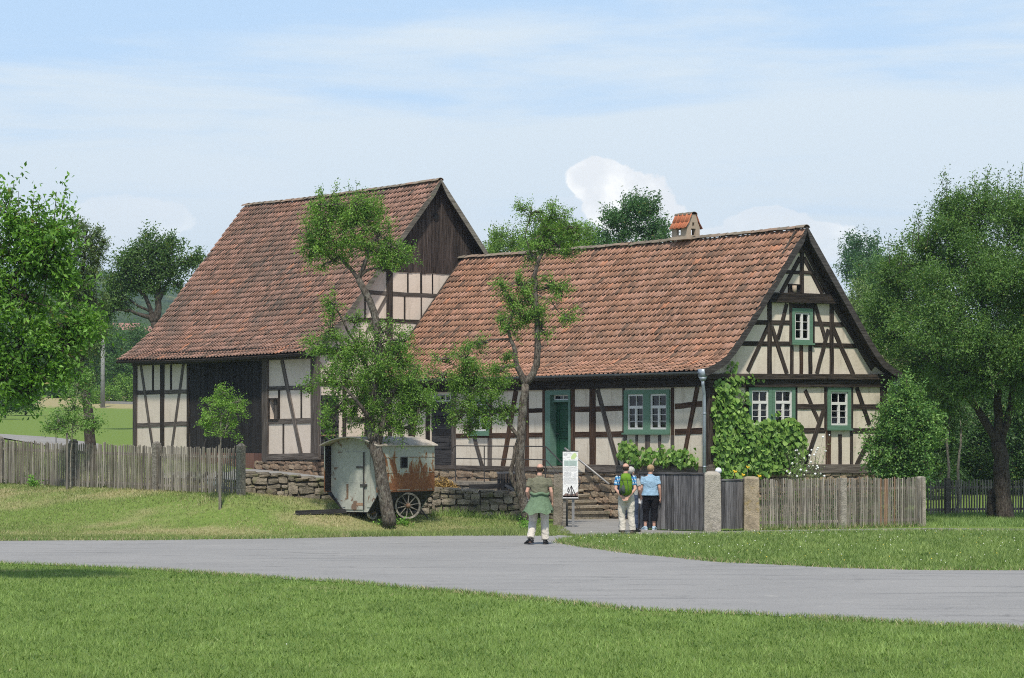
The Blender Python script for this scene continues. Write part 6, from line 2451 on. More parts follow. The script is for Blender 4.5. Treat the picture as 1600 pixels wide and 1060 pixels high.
DL = 42.0
bx, by = (-170 - 800) / FP * DL, DL
tree("leafy_tree", "big dark leafy tree reaching in from the left edge over the lawn", (bx, by, float(hz(bx, by))),
     [([(-170, 912), (-168, 800), (-160, 700), (-150, 620)], .24, .17),
      ([(-152, 625), (-110, 560), (-60, 500), (0, 450), (60, 400), (95, 345)], .12, .02),
      ([(-152, 622), (-120, 500), (-60, 400), (-10, 330)], .10, .02),
      ([(-90, 540), (-20, 560), (40, 560), (90, 545)], .06, .015),
      ([(-150, 620), (-170, 500), (-150, 380)], .10, .03), ([(-155, 615), (-200, 520), (-230, 440)], .09, .03)],
     [(15, 335, 38, 30), (55, 365, 44, 34), (92, 362, 26, 24), (20, 400, 56, 44), (75, 420, 46, 44), (110, 452, 30, 40), (40, 470, 60, 46), (100, 505, 44, 34), (35, 530, 60, 42), (90, 545, 40, 30, 0, .9), (130, 505, 18, 20, 0, .6), (15, 590, 44, 30, 0, .9), (60, 580, 40, 30, 0, .8),
      (95, 590, 18, 20, 0, .5), (20, 620, 30, 14, 0, .4), (45, 615, 20, 16, 0, .4), (-50, 420, 60, 80, 0, .8), (-130, 400, 80, 70, 0, .6), (-90, 330, 60, 40, 0, .6), (-215, 400, 70, 70, 0, .9), (-170, 320, 70, 46, 0, .9), (-245, 480, 60, 54, 0, .8)],
     DL, .100, ((.030, .085, .014), (.095, .205, .028)), "bark_dark", cov=2.7, gran=26, sig=.15, n_leaf=8, wid=.46, depth_k=1.1,
     shoots=[(10, 325, 40, 0), (48, 340, 38, 0), (92, 350, 58, 0), (82, 345, 46, 0), (30, 330, 30, 0), (62, 350, 28, 0), (110, 380, 36, 0)])

DM = 76.0
b = at(142, 690, DM)
tree("plum_tree", "slender tree with sparse airy crown behind the left fence", (b.x, b.y, float(hz(b.x, b.y))),
     [([(142, 735), (141, 690), (139, 655), (135, 620), (128, 585), (122, 545), (118, 500), (125, 450), (132, 400)], .19, .05), ([(128, 585), (112, 545), (100, 500)], .08, .03), ([(122, 480), (145, 440), (155, 400)], .05, .02)],
     [(135, 372, 22, 16, 0, .9), (118, 364, 20, 14, 0, .9), (150, 395, 16, 14, 0, .8), (160, 376, 9, 10, 0, .5), (125, 400, 24, 16, 0, .9), (105, 480, 30, 40), (135, 520, 26, 36, 0, .8), (110, 560, 30, 26, 0, .8), (150, 470, 16, 20, 0, .6), (95, 420, 24, 30, 0, .9), (130, 440, 22, 24, 0, .9), (148, 520, 18, 26, 0, .9), (118, 455, 26, 26), (140, 420, 20, 18, 0, .7), (90, 540, 24, 30), (128, 595, 20, 16, 0, .7)],
     DM, .08, OLIVE, "bark_dark", cov=3.0)

DW = 118.0
b = at(262, 600, DW)
tree("walnut_tree", "dark rounded tree with bare lower branches left of the barn roof", (b.x, b.y, float(hz(b.x, b.y))),
     [([(268, 660), (256, 570), (246, 520), (242, 504)], .26, .20), ([(242, 506), (234, 496), (222, 493), (205, 487), (185, 484), (168, 490)], .13, .04), ([(243, 505), (248, 480), (247, 457), (249, 430), (254, 400)], .19, .06), ([(248, 470), (258, 450), (268, 430), (280, 415)], .10, .03),
      ([(241, 504), (234, 480), (226, 462), (212, 450), (195, 440)], .13, .04), ([(247, 457), (235, 440), (225, 420)], .09, .03), ([(236, 488), (215, 478), (200, 466), (182, 458)], .07, .03)],
     [(243, 385, 28, 22), (215, 400, 24, 20), (265, 400, 24, 22), (195, 420, 22, 18), (230, 420, 34, 22), (262, 428, 26, 18), (292, 410, 22, 13), (210, 445, 26, 18), (245, 448, 24, 12, 0, .8), (182, 445, 18, 18), (170, 470, 16, 20), (190, 470, 18, 14, 0, .7), (310, 402, 10, 8), (165, 500, 14, 16, 0, .7), (280, 445, 14, 12, 0, .5), (155, 480, 14, 20, 0, .7)],
     DW, .16, ((.026, .062, .018), (.065, .125, .030)), "bark_dark", cov=5.2, n_leaf=7, twig_r=.03)


def bushy(name, label, x, y0, y1, hw, Y, pal, L, cat="tree", group=None, zbase=None, cov=2.6, seed=0, top=1.0, lean=0, barkm="bark_dark", kk=7):
    """a broad crown from y0 (top) to y1 (foot), hw half width in survey pixels"""
    bp = at(x, y1, Y)
    z0 = float(hz(bp.x, bp.y)) if zbase is None else zbase
    rs = np.random.default_rng(seed + int(x) * 7 + int(y0))
    h = y1 - y0
    cl = [(x, y0 + h * .5, hw * .7, h * .42)]
    for k in range(kk):
        a = 2 * math.pi * k / kk + rs.uniform(-.3, .3)
        cl.append((x + math.cos(a) * hw * .55 + lean * rs.uniform(0, 1), y0 + h * .48 - math.sin(a) * h * .28, hw * rs.uniform(.32, .5), h * rs.uniform(.18, .27), rs.uniform(-1.2, .6) * hw * Y / FP * .6))
    sh = [(x + rs.uniform(-.7, .7) * hw, y0 + h * rs.uniform(.08, .3), h * .12, 0) for _ in range(8)]
    return tree(name, label, (bp.x, bp.y, z0), [([(x, y1 + 4), (x, y0 + h * .7), (x + rs.uniform(-4, 4), y0 + h * .4)], .02 * h * Y / FP + .02, .03)], cl, Y, L, pal, barkm, cat, group, cov=cov, n_leaf=7, twig_r=.015, shoots=sh, twigs=(Y < 95))


# trees over the farmhouse roof and on the slope to the right
bushy("background_tree", "light green bushy tree just right of the barn gable tip", 788, 352, 470, 42, 112, ((.05, .10, .02), (.11, .20, .045)), .13)
bushy("background_tree", "pale green tree whose top shows through the thin fruit tree crown", 872, 346, 470, 52, 108, FRUIT, .13)
bushy("background_tree", "dark green tree over the ridge, left behind the thin fruit tree", 838, 362, 480, 40, 116, DARKG, .13)
bushy("background_tree", "mid green tree crown between fruit tree top and round dark tree", 918, 352, 480, 36, 113, FRUIT, .13)
b = at(990, 480, 108)
tree("background_tree", "dense dark green round tree just left of the chimney", (b.x, b.y, float(hz(b.x, b.y))), [([(990, 640), (990, 500), (990, 380)], .3, .1)],
     [(990, 345, 46, 30), (960, 358, 28, 22), (1020, 352, 27, 24), (985, 325, 32, 18), (1005, 322, 24, 16), (990, 390, 56, 34), (950, 380, 24, 24), (1032, 380, 18, 26)], 108, .13, ((.018, .055, .020), (.055, .125, .042)), "bark_dark", cov=3.2, n_leaf=7, gran=16, shoots=[(975, 318, 14, 0), (992, 312, 14, 0), (1008, 315, 12, 0), (955, 345, 10, 0), (1028, 335, 12, 0)], twigs=False)
bushy("background_tree", "dark distant tree on the slope right of the farmhouse ridge", 1348, 365, 460, 36, 165, ((.020, .058, .030), (.048, .105, .050)), .20)
bushy("background_tree", "mid green slope tree below the dark distant one", 1372, 400, 560, 46, 118, BLUEG, .14)
bushy("background_tree", "pale green sloping shrub tree close behind the right gable verge", 1340, 445, 600, 30, 112, ((.06, .105, .04), (.12, .18, .07)), .13)
for k, (x, y0, y1, hw, Y) in enumerate(((1440, 560, 800, 70, 92), (1530, 600, 800, 60, 95), (1610, 580, 800, 70, 93), (1490, 520, 780, 80, 100), (1590, 470, 780, 90, 104), (1410, 610, 790, 50, 88))):
    bushy("thicket_shrub", ["dark thicket shrub right behind the lilac bush", "dark shrub filling the gap left of the forked trunk", "dark shrub at the right edge behind the fence", "tall dark shrub above the two pale stems",
                            "tall dark shrub behind the forked trunk crown", "low dark shrub nearest the lilac bush and fence corner"][k], x, y0, y1, hw, Y, ((.014, .040, .012), (.042, .095, .024)) if k % 2 else ((.020, .052, .018), (.055, .115, .034)), .13, "shrub", "shrubs behind the right fence", cov=2.6)

# lilac at the corner of the gable and slim saplings
DB = 69.5
b = at(1405, 790, DB)
tree("lilac_bush", "dense dark green lilac bush at the right corner of farmhouse", (b.x, b.y, 0.0), [([(1405, 818), (1403, 760), (1398, 700), (1390, 640)], .06, .02), ([(1408, 818), (1420, 750), (1430, 680)], .05, .02), ([(1402, 818), (1380, 760), (1365, 710)], .04, .015)],
     [(1412, 628, 26, 28), (1396, 655, 24, 34), (1430, 650, 32, 36), (1412, 690, 42, 34), (1374, 694, 18, 22), (1444, 700, 24, 36), (1408, 725, 38, 24), (1435, 735, 24, 18), (1378, 722, 18, 16), (1356, 692, 8, 10, 0, .5), (1456, 670, 12, 26), (1416, 604, 16, 12, 0, .7), (1405, 752, 36, 12)],
     DB, .085, ((.030, .090, .025), (.115, .215, .055)), "bark_dark", "bush", cov=2.6, n_leaf=7, wid=.6)
for x, lb in ((1481, "left one of two pale slender sapling stems behind the far fence"), (1497, "right one of two pale slender sapling stems behind the far fence")):
    b = at(x, 800, 79)
    tree("sapling", lb, (b.x, b.y, 0), [([(x, 806), (x, 760), (x + 1, 720), (x - 1 + (x > 1490) * 5, 690), (x + 4, 650)], .055, .03)], [(x + 2, 640, 24, 24), (x - 4, 615, 20, 20), (x + 8, 665, 14, 12, 0, .5)], 79, .075, BLUEG, "bark_pale", "sapling", "pale saplings behind the far fence", cov=1.8)

# young trees with their stakes before the left fence
Yv = 64.0
b = at(345, 792, Yv)
z0 = float(hz(b.x, b.y))
tree("young_tree", "bright green young round tree before the black barn door", (b.x + .03, b.y, z0),
     [([(346, 792), (346, 740), (345, 700), (346, 670), (346, 630)], .022, .012), ([(345, 690), (335, 665), (328, 640)], .01, .006), ([(346, 680), (362, 655), (372, 635)], .01, .006), ([(346, 685), (355, 665), (360, 645)], .01, .006)],
     [(345, 650, 26, 24, 0, .8), (328, 655, 14, 14, 0, .7), (365, 650, 16, 14, 0, .7), (345, 628, 18, 16, 0, .7), (368, 628, 12, 9, 0, .5), (332, 628, 10, 10, 0, .5), (318, 660, 6, 6, 0, .5), (378, 640, 7, 7, 0, .5), (350, 675, 20, 9, 0, .5), (346, 612, 6, 8, 0, .4)],
     Yv, .055, FRESH, "bark_pale", "tree", cov=1.4, twig_r=.005)
so = beam("tree_stake", (b.x - .02, b.y - .05, z0 - .2), (b.x - .02, b.y - .05, 2.5 - 20 / FP * Yv), .06, .03, (0, -1, 0), M["post_wood"], None, back=.03)
tag(so, "grey wooden stake of the young tree before the barn door", "stake")
Yv = 68.4
b = at(109, 770, Yv)
z0 = float(hz(b.x, b.y))
tree("young_tree", "loose leafy sapling rising behind the left fence post", (b.x, b.y, z0), [([(111, 772), (111, 720), (112, 680), (116, 640), (122, 600)], .025, .01), ([(112, 690), (98, 660), (92, 650)], .012, .006), ([(112, 680), (135, 655), (148, 650)], .012, .006)],
     [(112, 640, 22, 22, 0, .7), (95, 660, 18, 14, 0, .7), (88, 672, 14, 8, 0, .7), (130, 620, 12, 18, 0, .5), (138, 650, 14, 14, 0, .6), (120, 605, 12, 12, 0, .5), (118, 665, 24, 10, 0, .6), (136, 590, 5, 12, 0, .4), (148, 660, 8, 6, 0, .5)],
     Yv, .075, ((.05, .12, .025), (.11, .21, .05)), "bark_pale", "tree", cov=1.2, twig_r=.006)
so = beam("tree_stake", (b.x - .06, b.y - .06, z0 - .2), (b.x - .06, b.y - .06, z0 + 1.5), .06, .03, (0, -1, 0), M["post_wood"], None, back=.03)
tag(so, "grey wooden stake of the sapling at the left fence", "stake")
b = at(88, 690, 84)
tree("young_tree", "small round low sapling beyond the left fence", (b.x, b.y, float(hz(b.x, b.y))), [([(88, 720), (88, 690), (88, 665)], .02, .01)], [(88, 662, 15, 13, 0, .8), (76, 668, 9, 8, 0, .6), (99, 668, 9, 8, 0, .6)], 84, .08, BLUEG, "bark_dark", "tree", cov=2.2)

# far tree belt, bushes, pole, guard rail and village on the left
for k, (x, y0, y1, hw, Y, pal) in enumerate(((70, 500, 640, 46, 205, DARKG), (125, 520, 640, 40, 215, DARKG), (178, 522, 630, 36, 225, DARKG), (222, 510, 630, 36, 235, DARKG), (20, 520, 645, 46, 200, DARKG), (100, 545, 632, 30, 198, DARKG), (150, 480, 640, 40, 240, DARKG), (60, 470, 640, 60, 236, DARKG), (195, 545, 630, 26, 205, DARKG))):
    bushy("belt_tree", ["dark tree of the left tree belt beneath the leafy tree", "bluish tree of the belt left of the concrete pole", "bluish tree of the belt right of the concrete pole", "dark belt tree touching the barn eave corner",
                        "dark belt tree at the left edge", "low dark belt tree before the taller ones",
                        "tallest dark belt tree behind the utility pole top", "broad tall belt tree behind the leafy tree", "small dark belt tree between utility pole and barn"][k], x, y0, y1, hw, Y, pal, .26, "tree", "tree belt beyond the field", cov=3.6)
for k, (x, y0, y1, hw, Y) in enumerate(((198, 590, 640, 22, 190), (170, 606, 640, 20, 188), (140, 608, 640, 18, 187), (40, 600, 645, 30, 150), (8, 610, 650, 24, 140))):
    bushy("field_bush", ["light green bush by the barn wall at the field edge", "light green low bush behind the guard rail", "light green low bush left of the guard rail", "dark round bush at the left under the leafy tree", "dark bush at the far left field edge"][k],
          x, y0, y1, hw, Y, FRUIT if k < 3 else DARKG, .18, "bush", "bushes along the field edge", cov=2.4)
p = at(160.5, 615, 180)
tag(obj("utility_pole", MB().tube([(p.x, p.y, float(hz(p.x, p.y)) - .3), (p.x, p.y, at(0, 508, 180).z)], [.17, .12], 10), M["pole_concrete"], None, True), "pale concrete utility pole in front of the tree belt", "pole")
g0, g1 = at(128, 629, 188), at(225, 632, 186)
gr = thing("guard_rail", "thin grey road guard rail beside the field, left of barn", "guard rail", ((g0.x + g1.x) / 2, 187, float(hz(g0.x, 187))))
beam("rail", g0, g1, .3, .06, (0, -1, 0), M["galvanised"], gr, segs=1)
for k in range(4):
    q = g0.lerp(g1, (k + .5) / 4)
    beam("post", (q.x, q.y + .1, float(hz(q.x, q.y)) - .3), (q.x, q.y + .1, q.z), .12, .06, (0, -1, 0), M["galvanised"], gr, segs=1)


def far_house(label, x, ybase, w_px, wall_px, roof_px, Y):
    b = at(x, ybase, Y)
    k = Y / FP
    w, hw_, hr_ = w_px * k / 2, wall_px * k, roof_px * k
    r = thing("village_house", label, "house", (b.x, b.y, b.z - .5), .15)
    o = Vector((b.x, b.y, b.z))
    dd = w * .6
    obj("wall", MB().box((o.x - w, o.y - dd, o.z - 3), (o.x + w, o.y + dd, o.z + hw_)), M["far_render"], r)
    mb = MB()
    e = .6
    mb.add([(o.x - w - e, o.y - dd - e, o.z + hw_ - .3), (o.x + w + e, o.y - dd - e, o.z + hw_ - .3), (o.x + w + e, o.y + dd + e, o.z + hw_ - .3), (o.x - w - e, o.y + dd + e, o.z + hw_ - .3), (o.x - w - e, o.y, o.z + hw_ + hr_), (o.x + w + e, o.y, o.z + hw_ + hr_)],
           [(0, 1, 5, 4), (2, 3, 4, 5), (0, 4, 3), (1, 2, 5), (3, 2, 1, 0)])
    obj("roof", mb, M["far_roof"], r)
    for i in range(3):
        xx = o.x - w * .7 + w * .7 * i
        obj("window", MB().box((xx - .5, o.y - dd - .06, o.z + hw_ * .35), (xx + .5, o.y - dd - .01, o.z + hw_ * .75)), M["dark_inside"], r)
    return r


far_house("far red-roofed farm building between the walnut tree and barn roof", 198, 520, 34, 6, 9, 455)
far_house("second far house with red roof peeking at the barn eave", 228, 524, 18, 7, 7, 450)
for k, (x, y0, y1, hw) in enumerate(((185, 520, 542, 14), (207, 524, 540, 12), (222, 518, 540, 10), (168, 505, 540, 16))):
    bushy("valley_tree", ["bluish rounded tree below the far red-roofed building", "small bluish tree right below the far building", "small bluish tree by the second far house", "taller bluish tree left of the far building"][k], x, y0, y1, hw, 400 + 6 * k, ((.03, .065, .028), (.06, .11, .045)), .5, "tree", "valley trees below the village", cov=2.5)

# ================================================================== CLIMBERS AND GARDEN PLANTS
def climber(name, label, cat, W, blobs, L, pal, dens, stems, off=.05, thick=.22, wid=.85):
    """broad-leaved vine on a wall; blobs surveyed on the wall (x, y, rx, ry, density)"""
    o3 = []
    for x, y, rx, ry, dn in blobs:
        a, z = W.px(x, y)
        a2 = W.px(x + rx, y)[0]
        z2 = W.px(x, y - ry)[1]
        ra, rz_ = abs(a2 - a), abs(z2 - z)
        n = int(dens * dn * math.pi * ra * rz_)
        d = RNG.normal(0, 1, (n, 2))
        d /= np.linalg.norm(d, axis=1)[:, None]
        q = np.sqrt(RNG.random(n))[:, None]
        q2 = d * q * np.array([ra, rz_])
        o3.append(np.stack([a + q2[:, 0], z + q2[:, 1], off + RNG.random(n) ** 1.3 * thick * (1 - .6 * q[:, 0])], 1))
    p = np.concatenate(o3)
    n = len(p)
    A, N_ = np.array(W.aw), np.array(W.nw)
    O = np.array(C0)
    base_ = np.array([list(wpt(*((q[0], W.c) if W.kind == "gable" else (W.c, -q[0])))) for q in p])
    P = base_ + N_ * p[:, 2:3]
    P[:, 2] = p[:, 1]
    th = RNG.normal(-np.pi / 2, .8, n)
    ax = A * np.cos(th)[:, None] + np.array([0, 0, 1.0]) * np.sin(th)[:, None] + N_ * RNG.normal(.25, .25, (n, 1))
    ax /= np.linalg.norm(ax, axis=1)[:, None]
    nr = N_ * 1.0 + RNG.normal(0, .42, (n, 3)) + np.array([0, 0, .35])
    nr -= ax * (nr * ax).sum(1)[:, None]
    nr /= np.linalg.norm(nr, axis=1)[:, None]
    sd_ = np.cross(ax, nr)
    l = L * RNG.uniform(.6, 1.25, n)[:, None]
    w = l * wid
    # five-lobed leaf
    v = np.stack([P, P + ax * l * .18 + sd_ * w * .5 + nr * w * .06, P + ax * l * .62 + sd_ * w * .42 + nr * w * .05, P + ax * l - nr * l * .12, P + ax * l * .62 - sd_ * w * .42 + nr * w * .05, P + ax * l * .18 - sd_ * w * .5 + nr * w * .06], 1)
    f = np.arange(n * 6).reshape(n, 6)
    tri = np.concatenate([f[:, [0, 1, 2]], f[:, [0, 2, 3]], f[:, [0, 3, 4]], f[:, [0, 4, 5]]])
    pal = np.array(pal)
    c = pal[0] + (pal[1] - pal[0]) * RNG.random(n)[:, None] ** 1.2
    c = np.clip(c * (1 + RNG.normal(0, .12, (n, 1))), .01, .6)
    root = thing(name, label, cat, Vector(P.min(0)) * 0 + Vector((P[:, 0].mean(), P[:, 1].mean(), P[:, 2].min())))
    mb = MB()
    for s_ in stems:
        q = []
        for (x, y) in s_:
            a, z = W.px(x, y)
            q.append(wpt(*((a, W.c - .07) if W.kind == "gable" else (W.c - .07, -a)), z))
        mb.tube(q, [.03 - .018 * i / len(q) for i in range(len(q))], 6, .1)
    obj("stem", mb, M["bark_fruit"], root, True)
    o = np_mesh("leaves", v.reshape(-1, 3), tri, M["leaf"], root, col=np.repeat(c, 6, 0))
    tag(o, kind="stuff")
    return root


VINE = ((.09, .20, .035), (.29, .45, .105))
climber("grapevine", "large grapevine climbing the gable corner and below the paired windows", "vine", HG,
        [(1133, 600, 20, 20, 1.0), (1150, 592, 22, 9, .7), (1128, 640, 20, 34, 1.15), (1150, 625, 18, 20, .6), (1128, 700, 18, 42, 1.1), (1152, 680, 24, 40, .95), (1150, 650, 14, 16, .8), (1165, 700, 30, 40, 1.2), (1195, 690, 34, 34, 1.25), (1225, 690, 28, 36, 1.2),
         (1200, 665, 26, 12, 1.0), (1230, 665, 16, 14, .9), (1245, 700, 12, 40, .8), (1140, 572, 9, 8, .6), (1175, 732, 40, 12, .9), (1220, 728, 30, 10, .8), (1167, 589, 16, 6, .5), (1187, 588, 10, 4, .4), (1125, 610, 10, 18, .9), (1142, 740, 24, 8, .8), (1205, 645, 6, 8, .35), (1122, 668, 9, 60, .8)],
        .145, VINE, 205, [[(1150, 745), (1146, 700), (1140, 650), (1136, 600), (1140, 575)], [(1152, 745), (1170, 700), (1200, 672), (1240, 668)], [(1150, 745), (1128, 690), (1124, 640)]])
climber("grapevine", "low grapevine hedge beneath the long-side double window", "vine", HF,
        [(985, 706, 15, 17, 1.1), (1005, 712, 16, 15, 1.1), (1027, 713, 16, 13, 1.1), (1048, 713, 16, 13, 1.1), (1070, 715, 15, 14, 1.1), (1087, 716, 10, 13, 1.1), (980, 695, 8, 7, .8), (1063, 699, 5, 7, .6), (1040, 702, 10, 7, .8)],
        .145, VINE, 190, [[(1000, 735), (1000, 715), (985, 705)], [(1050, 735), (1050, 715), (1080, 712)]], thick=.34)

# white flowering plant and yellow flowers at the garden fence
FY = 66.2


def flowers(name, label, pts, r, mat_c, cat="flowers"):
    mb = MB()
    for p in pts:
        mb.ball(p, r * random.uniform(.7, 1.2), 6, 4)
    t = MATS.get("petal_" + name) or NT("petal_" + name).finish(mat_c, .7)
    return mb, t


root = thing("cosmos_plant", "wispy plant with white flowers leaning over the picket fence", "plant", at(1262, 800, FY + .3))
mb = MB()
tips = []
cs, ds = [], []
for k in range(46):
    x0 = random.uniform(1236, 1278)
    x1 = x0 + random.uniform(-14, 16)
    y1 = random.uniform(690, 745)
    if k < 5:
        x1, y1 = [(1286, 683), (1296, 680), (1278, 700), (1290, 705), (1265, 712)][k]
        x0 = 1262
    a, c_ = at(x0, 800, FY + random.uniform(.15, .5)), at(x1, y1, FY + random.uniform(.1, .5))
    m_ = a.lerp(c_, .55) + Vector((random.gauss(0, .03), 0, 0))
    mb.tube([a, m_, c_], [.006, .005, .003], 4, cap=False)
    for j in range(9):
        q = a.lerp(c_, .35 + .065 * j)
        cs.append(q)
        ds.append((random.gauss(0, 1), random.gauss(0, 1), .4))
    if y1 > 700 or k < 5:
        tips.append(c_)
obj("stem", mb, M["leaf"] if False else M["picket_dark"], root)
ds = np.array(ds)
ds /= np.linalg.norm(ds, axis=1)[:, None]
v, f, c = leaf_cloud(np.array([list(q) for q in cs]), ds, .05, 5, ((.09, .15, .06), (.20, .28, .13)), wid=.3)
tag(np_mesh("leaves", v, f, M["leaf"], root, col=c), kind="stuff")
mb, t = flowers("white", "", tips[:34], .028, (.78, .78, .74))
tag(obj("flower", mb, t, root), kind="stuff")
for k, (x, y) in enumerate(((1148, 738), (1161, 743), (1168, 731), (1186, 745))):
    p = at(x, y, 65.6)
    r = thing("marigold", ["yellow marigold flower beside the globe lamp", "yellow marigold between lamp and lichened post", "yellow marigold highest above the narrow gate", "yellow marigold right behind the lichened post"][k], "flower", (p.x, p.y, 0), group="marigolds behind the narrow gate")
    mb, t = flowers("yellow", "", [p, p + Vector((.035, 0, .01)), p + Vector((-.02, 0, .03))], .028, (.62, .42, .02))
    obj("flower", mb, t, r)
    obj("stem", MB().tube([(p.x, p.y, 0), p], [.01, .007], 5), M["picket_dark"], r)
# garden greenery behind the picket fence
cs = []
for k in range(420):
    x = random.uniform(1190, 1440)
    cs.append(list(at(x, random.uniform(760, 826), 67.2 + random.uniform(-.2, 1.0) + (x - 1190) * .007)))
ds = RNG.normal(0, 1, (len(cs), 3)) + [0, 0, .8]
ds /= np.linalg.norm(ds, axis=1)[:, None]
v, f, c = leaf_cloud(np.array(cs), ds, .10, 7, ((.03, .065, .025), (.075, .13, .05)), wid=.4)
tag(np_mesh("garden_plants", v, f, M["leaf"], None, col=c), kind="stuff")

# ================================================================== GRASS
def blades(name, poly, n_fn, hgt, wdt, pal, dry_k, ylim, holes=(), lean=.5, clump=True, seed=1, zoff=0.0):
    """grass blades on the ground: tufts of thin triangles; density falls with distance"""
    rs = np.random.default_rng(seed)
    P = np.array(poly)
    x0, y0, x1, y1 = P[:, 0].min(), max(P[:, 1].min(), ylim[0]), P[:, 0].max(), min(P[:, 1].max(), ylim[1])
    out = []
    step = 2.0
    for yy in np.arange(y0, y1, step):
        w = (x1 - x0)
        lo = max(x0, -.235 * (yy + step))
        hi = min(x1, .235 * (yy + step))
        if hi <= lo:
            continue
        n = int(n_fn(yy) * step * (hi - lo))
        X, Y = rs.uniform(lo, hi, n), rs.uniform(yy, yy + step, n)
        ok = inside(poly, X, Y)
        for h_ in holes:
            ok &= ~inside(h_, X, Y)
        out.append(np.stack([X[ok], Y[ok]], 1))
    Q = np.concatenate(out)
    n = len(Q)
    patch = fnoise(Q[:, 0] * .8, Q[:, 1] * .8, 3)
    fine = fnoise(Q[:, 0] * 4.5, Q[:, 1] * 4.5, 7)
    h = hgt * (1 + .35 * patch + .45 * fine) * rs.uniform(.5, 1.4, n)
    h = np.clip(h, hgt * .25, hgt * 3.2)
    Z = hz(Q[:, 0], Q[:, 1]) + zoff
    an = rs.uniform(0, 2 * np.pi, n)
    w = wdt * rs.uniform(.6, 1.4, n) * (1 + (Q[:, 1] - 30) * .012)
    ln = rs.normal(0, lean, (n, 2)) * h[:, None]
    B = np.stack([Q[:, 0], Q[:, 1], Z - .01], 1)
    sdv = np.stack([np.cos(an), np.sin(an), np.zeros(n)], 1) * w[:, None] * .5
    tip = B + np.stack([ln[:, 0], ln[:, 1], h + .01], 1)
    v = np.stack([B - sdv, B + sdv, tip], 1).reshape(-1, 3)
    pal = np.array(pal) * np.array([2.25, 1.72, 2.25])
    t_ = np.clip(.5 + .62 * fnoise(Q[:, 0] * 1.7, Q[:, 1] * 1.7, 9) + .40 * fine + rs.normal(0, .25, n), -.15, 1.25)
    c = pal[0] + (pal[1] - pal[0]) * t_[:, None]
    dr_ = dryness(Q[:, 0], Q[:, 1]) * dry_k + .25 * fnoise(Q[:, 0] * .6, Q[:, 1] * 1.2, 13) + rs.normal(0, .16, n)
    k = smooth((dr_ - .30) / .55)[:, None]
    straw_c = np.array([.46, .41, .23]) * rs.uniform(.75, 1.2, (n, 1))
    c = c * (1 - k) + straw_c * k
    c = np.clip(c * rs.uniform(.8, 1.2, (n, 1)), .01, .6)
    f = np.arange(n * 3).reshape(n, 3)
    return tag(np_mesh(name, v, f, M["grass_blades"], None, col=np.repeat(c, 3, 0)), kind="stuff")


GR = ((.050, .105, .018), (.115, .215, .045))
fore = [(-16, 24), (16, 24)] + [(x, y) for x, y in road_near[::-1]]
blades("lawn_grass", fore, lambda y: 620 * (30 / y) ** 1.5, .060, .0085, GR, .55, (24, 56), seed=2)
spit = [p for p in road_far[1:10]] + [gp(905, 838.5), gp(1000, 836.6), gp(1100, 835.2), gp(1200, 832.5), gp(1300, 831.5), gp(1430, 830), gp(1600, 830), gp(1900, 830)]
blades("meadow_grass", spit, lambda y: 430 * (45 / y) ** 1.2, .085, .011, ((.050, .105, .020), (.120, .205, .050)), .7, (40, 66), seed=3)
bankp = [(x, y) for x, y in road_far[12:]] + [(-14.6, 71.2), (-14.2, 71), (-6.9, 65.2), (-6.8, 66.1), (.35, 67.3), (1.25, 67.5), gp(866, 820), gp(872, 836)]
bankp = [gp(*p) for p in ((905, 839.0), (870, 837.0), (800, 836.5), (600, 838), (400, 843), (200, 845), (0, 846), (-80, 847))] + [(-17, 74), (-14.2, 73.5), (-6.9, 66.3), (-4.5, 66.7), (-2.1, 67.1), (.4, 67.5), (1.0, 67.0), gp(868, 818), gp(893, 834)]
blades("bank_grass", bankp, lambda y: 620, .050, .012, ((.060, .110, .024), (.125, .185, .050)), .9, (56, 74), seed=4)
edge = [gp(*p) for p in ((870, 838.5), (800, 838.2), (700, 838.6), (560, 840.0), (430, 843.5), (560, 838.6), (700, 836), (800, 833), (868, 833))]
blades("verge_grass", edge, lambda y: 900, .13, .012, ((.055, .11, .022), (.12, .19, .05)), .85, (56, 66), seed=8)
foot = [(-2.2, 66.55), (.8, 67.0), (.8, 67.45), (-2.1, 67.05)]
blades("wall_foot_grass", foot, lambda y: 900, .20, .012, GR, .2, (60, 70), seed=9)
rightp = [gp(1447, 823), gp(1600, 824), gp(1900, 825), (24, 79), gp(1447, 806)]
blades("orchard_grass", rightp, lambda y: 330, .10, .013, ((.055, .12, .024), (.115, .21, .05)), .3, (60, 80), seed=5)
gard = [gp(1188, 828.5), gp(1311, 825.5), gp(1439, 822.3), gp(1447, 806), gp(1260, 806), gp(1190, 815)]
blades("garden_grass", gard, lambda y: 220, .16, .014, GR, .2, (60, 80), seed=6)
behind = [(-15, 71.6), (-7.0, 65.6), (-9, 82), (-24, 100), (-34, 100), (-24, 80)]
blades("rough_grass", behind, lambda y: 140, .28, .02, ((.06, .11, .028), (.13, .19, .06)), 1.1, (65, 100), seed=7)
blades("lawn_weeds", fore, lambda y: 110 * (30 / y), .035, .034, ((.045, .105, .020), (.085, .16, .034)), .2, (24, 52), seed=12, lean=1.1)
blades("meadow_weeds", spit, lambda y: 60, .06, .04, ((.05, .11, .02), (.10, .18, .04)), .2, (40, 66), seed=13, lean=1.0)


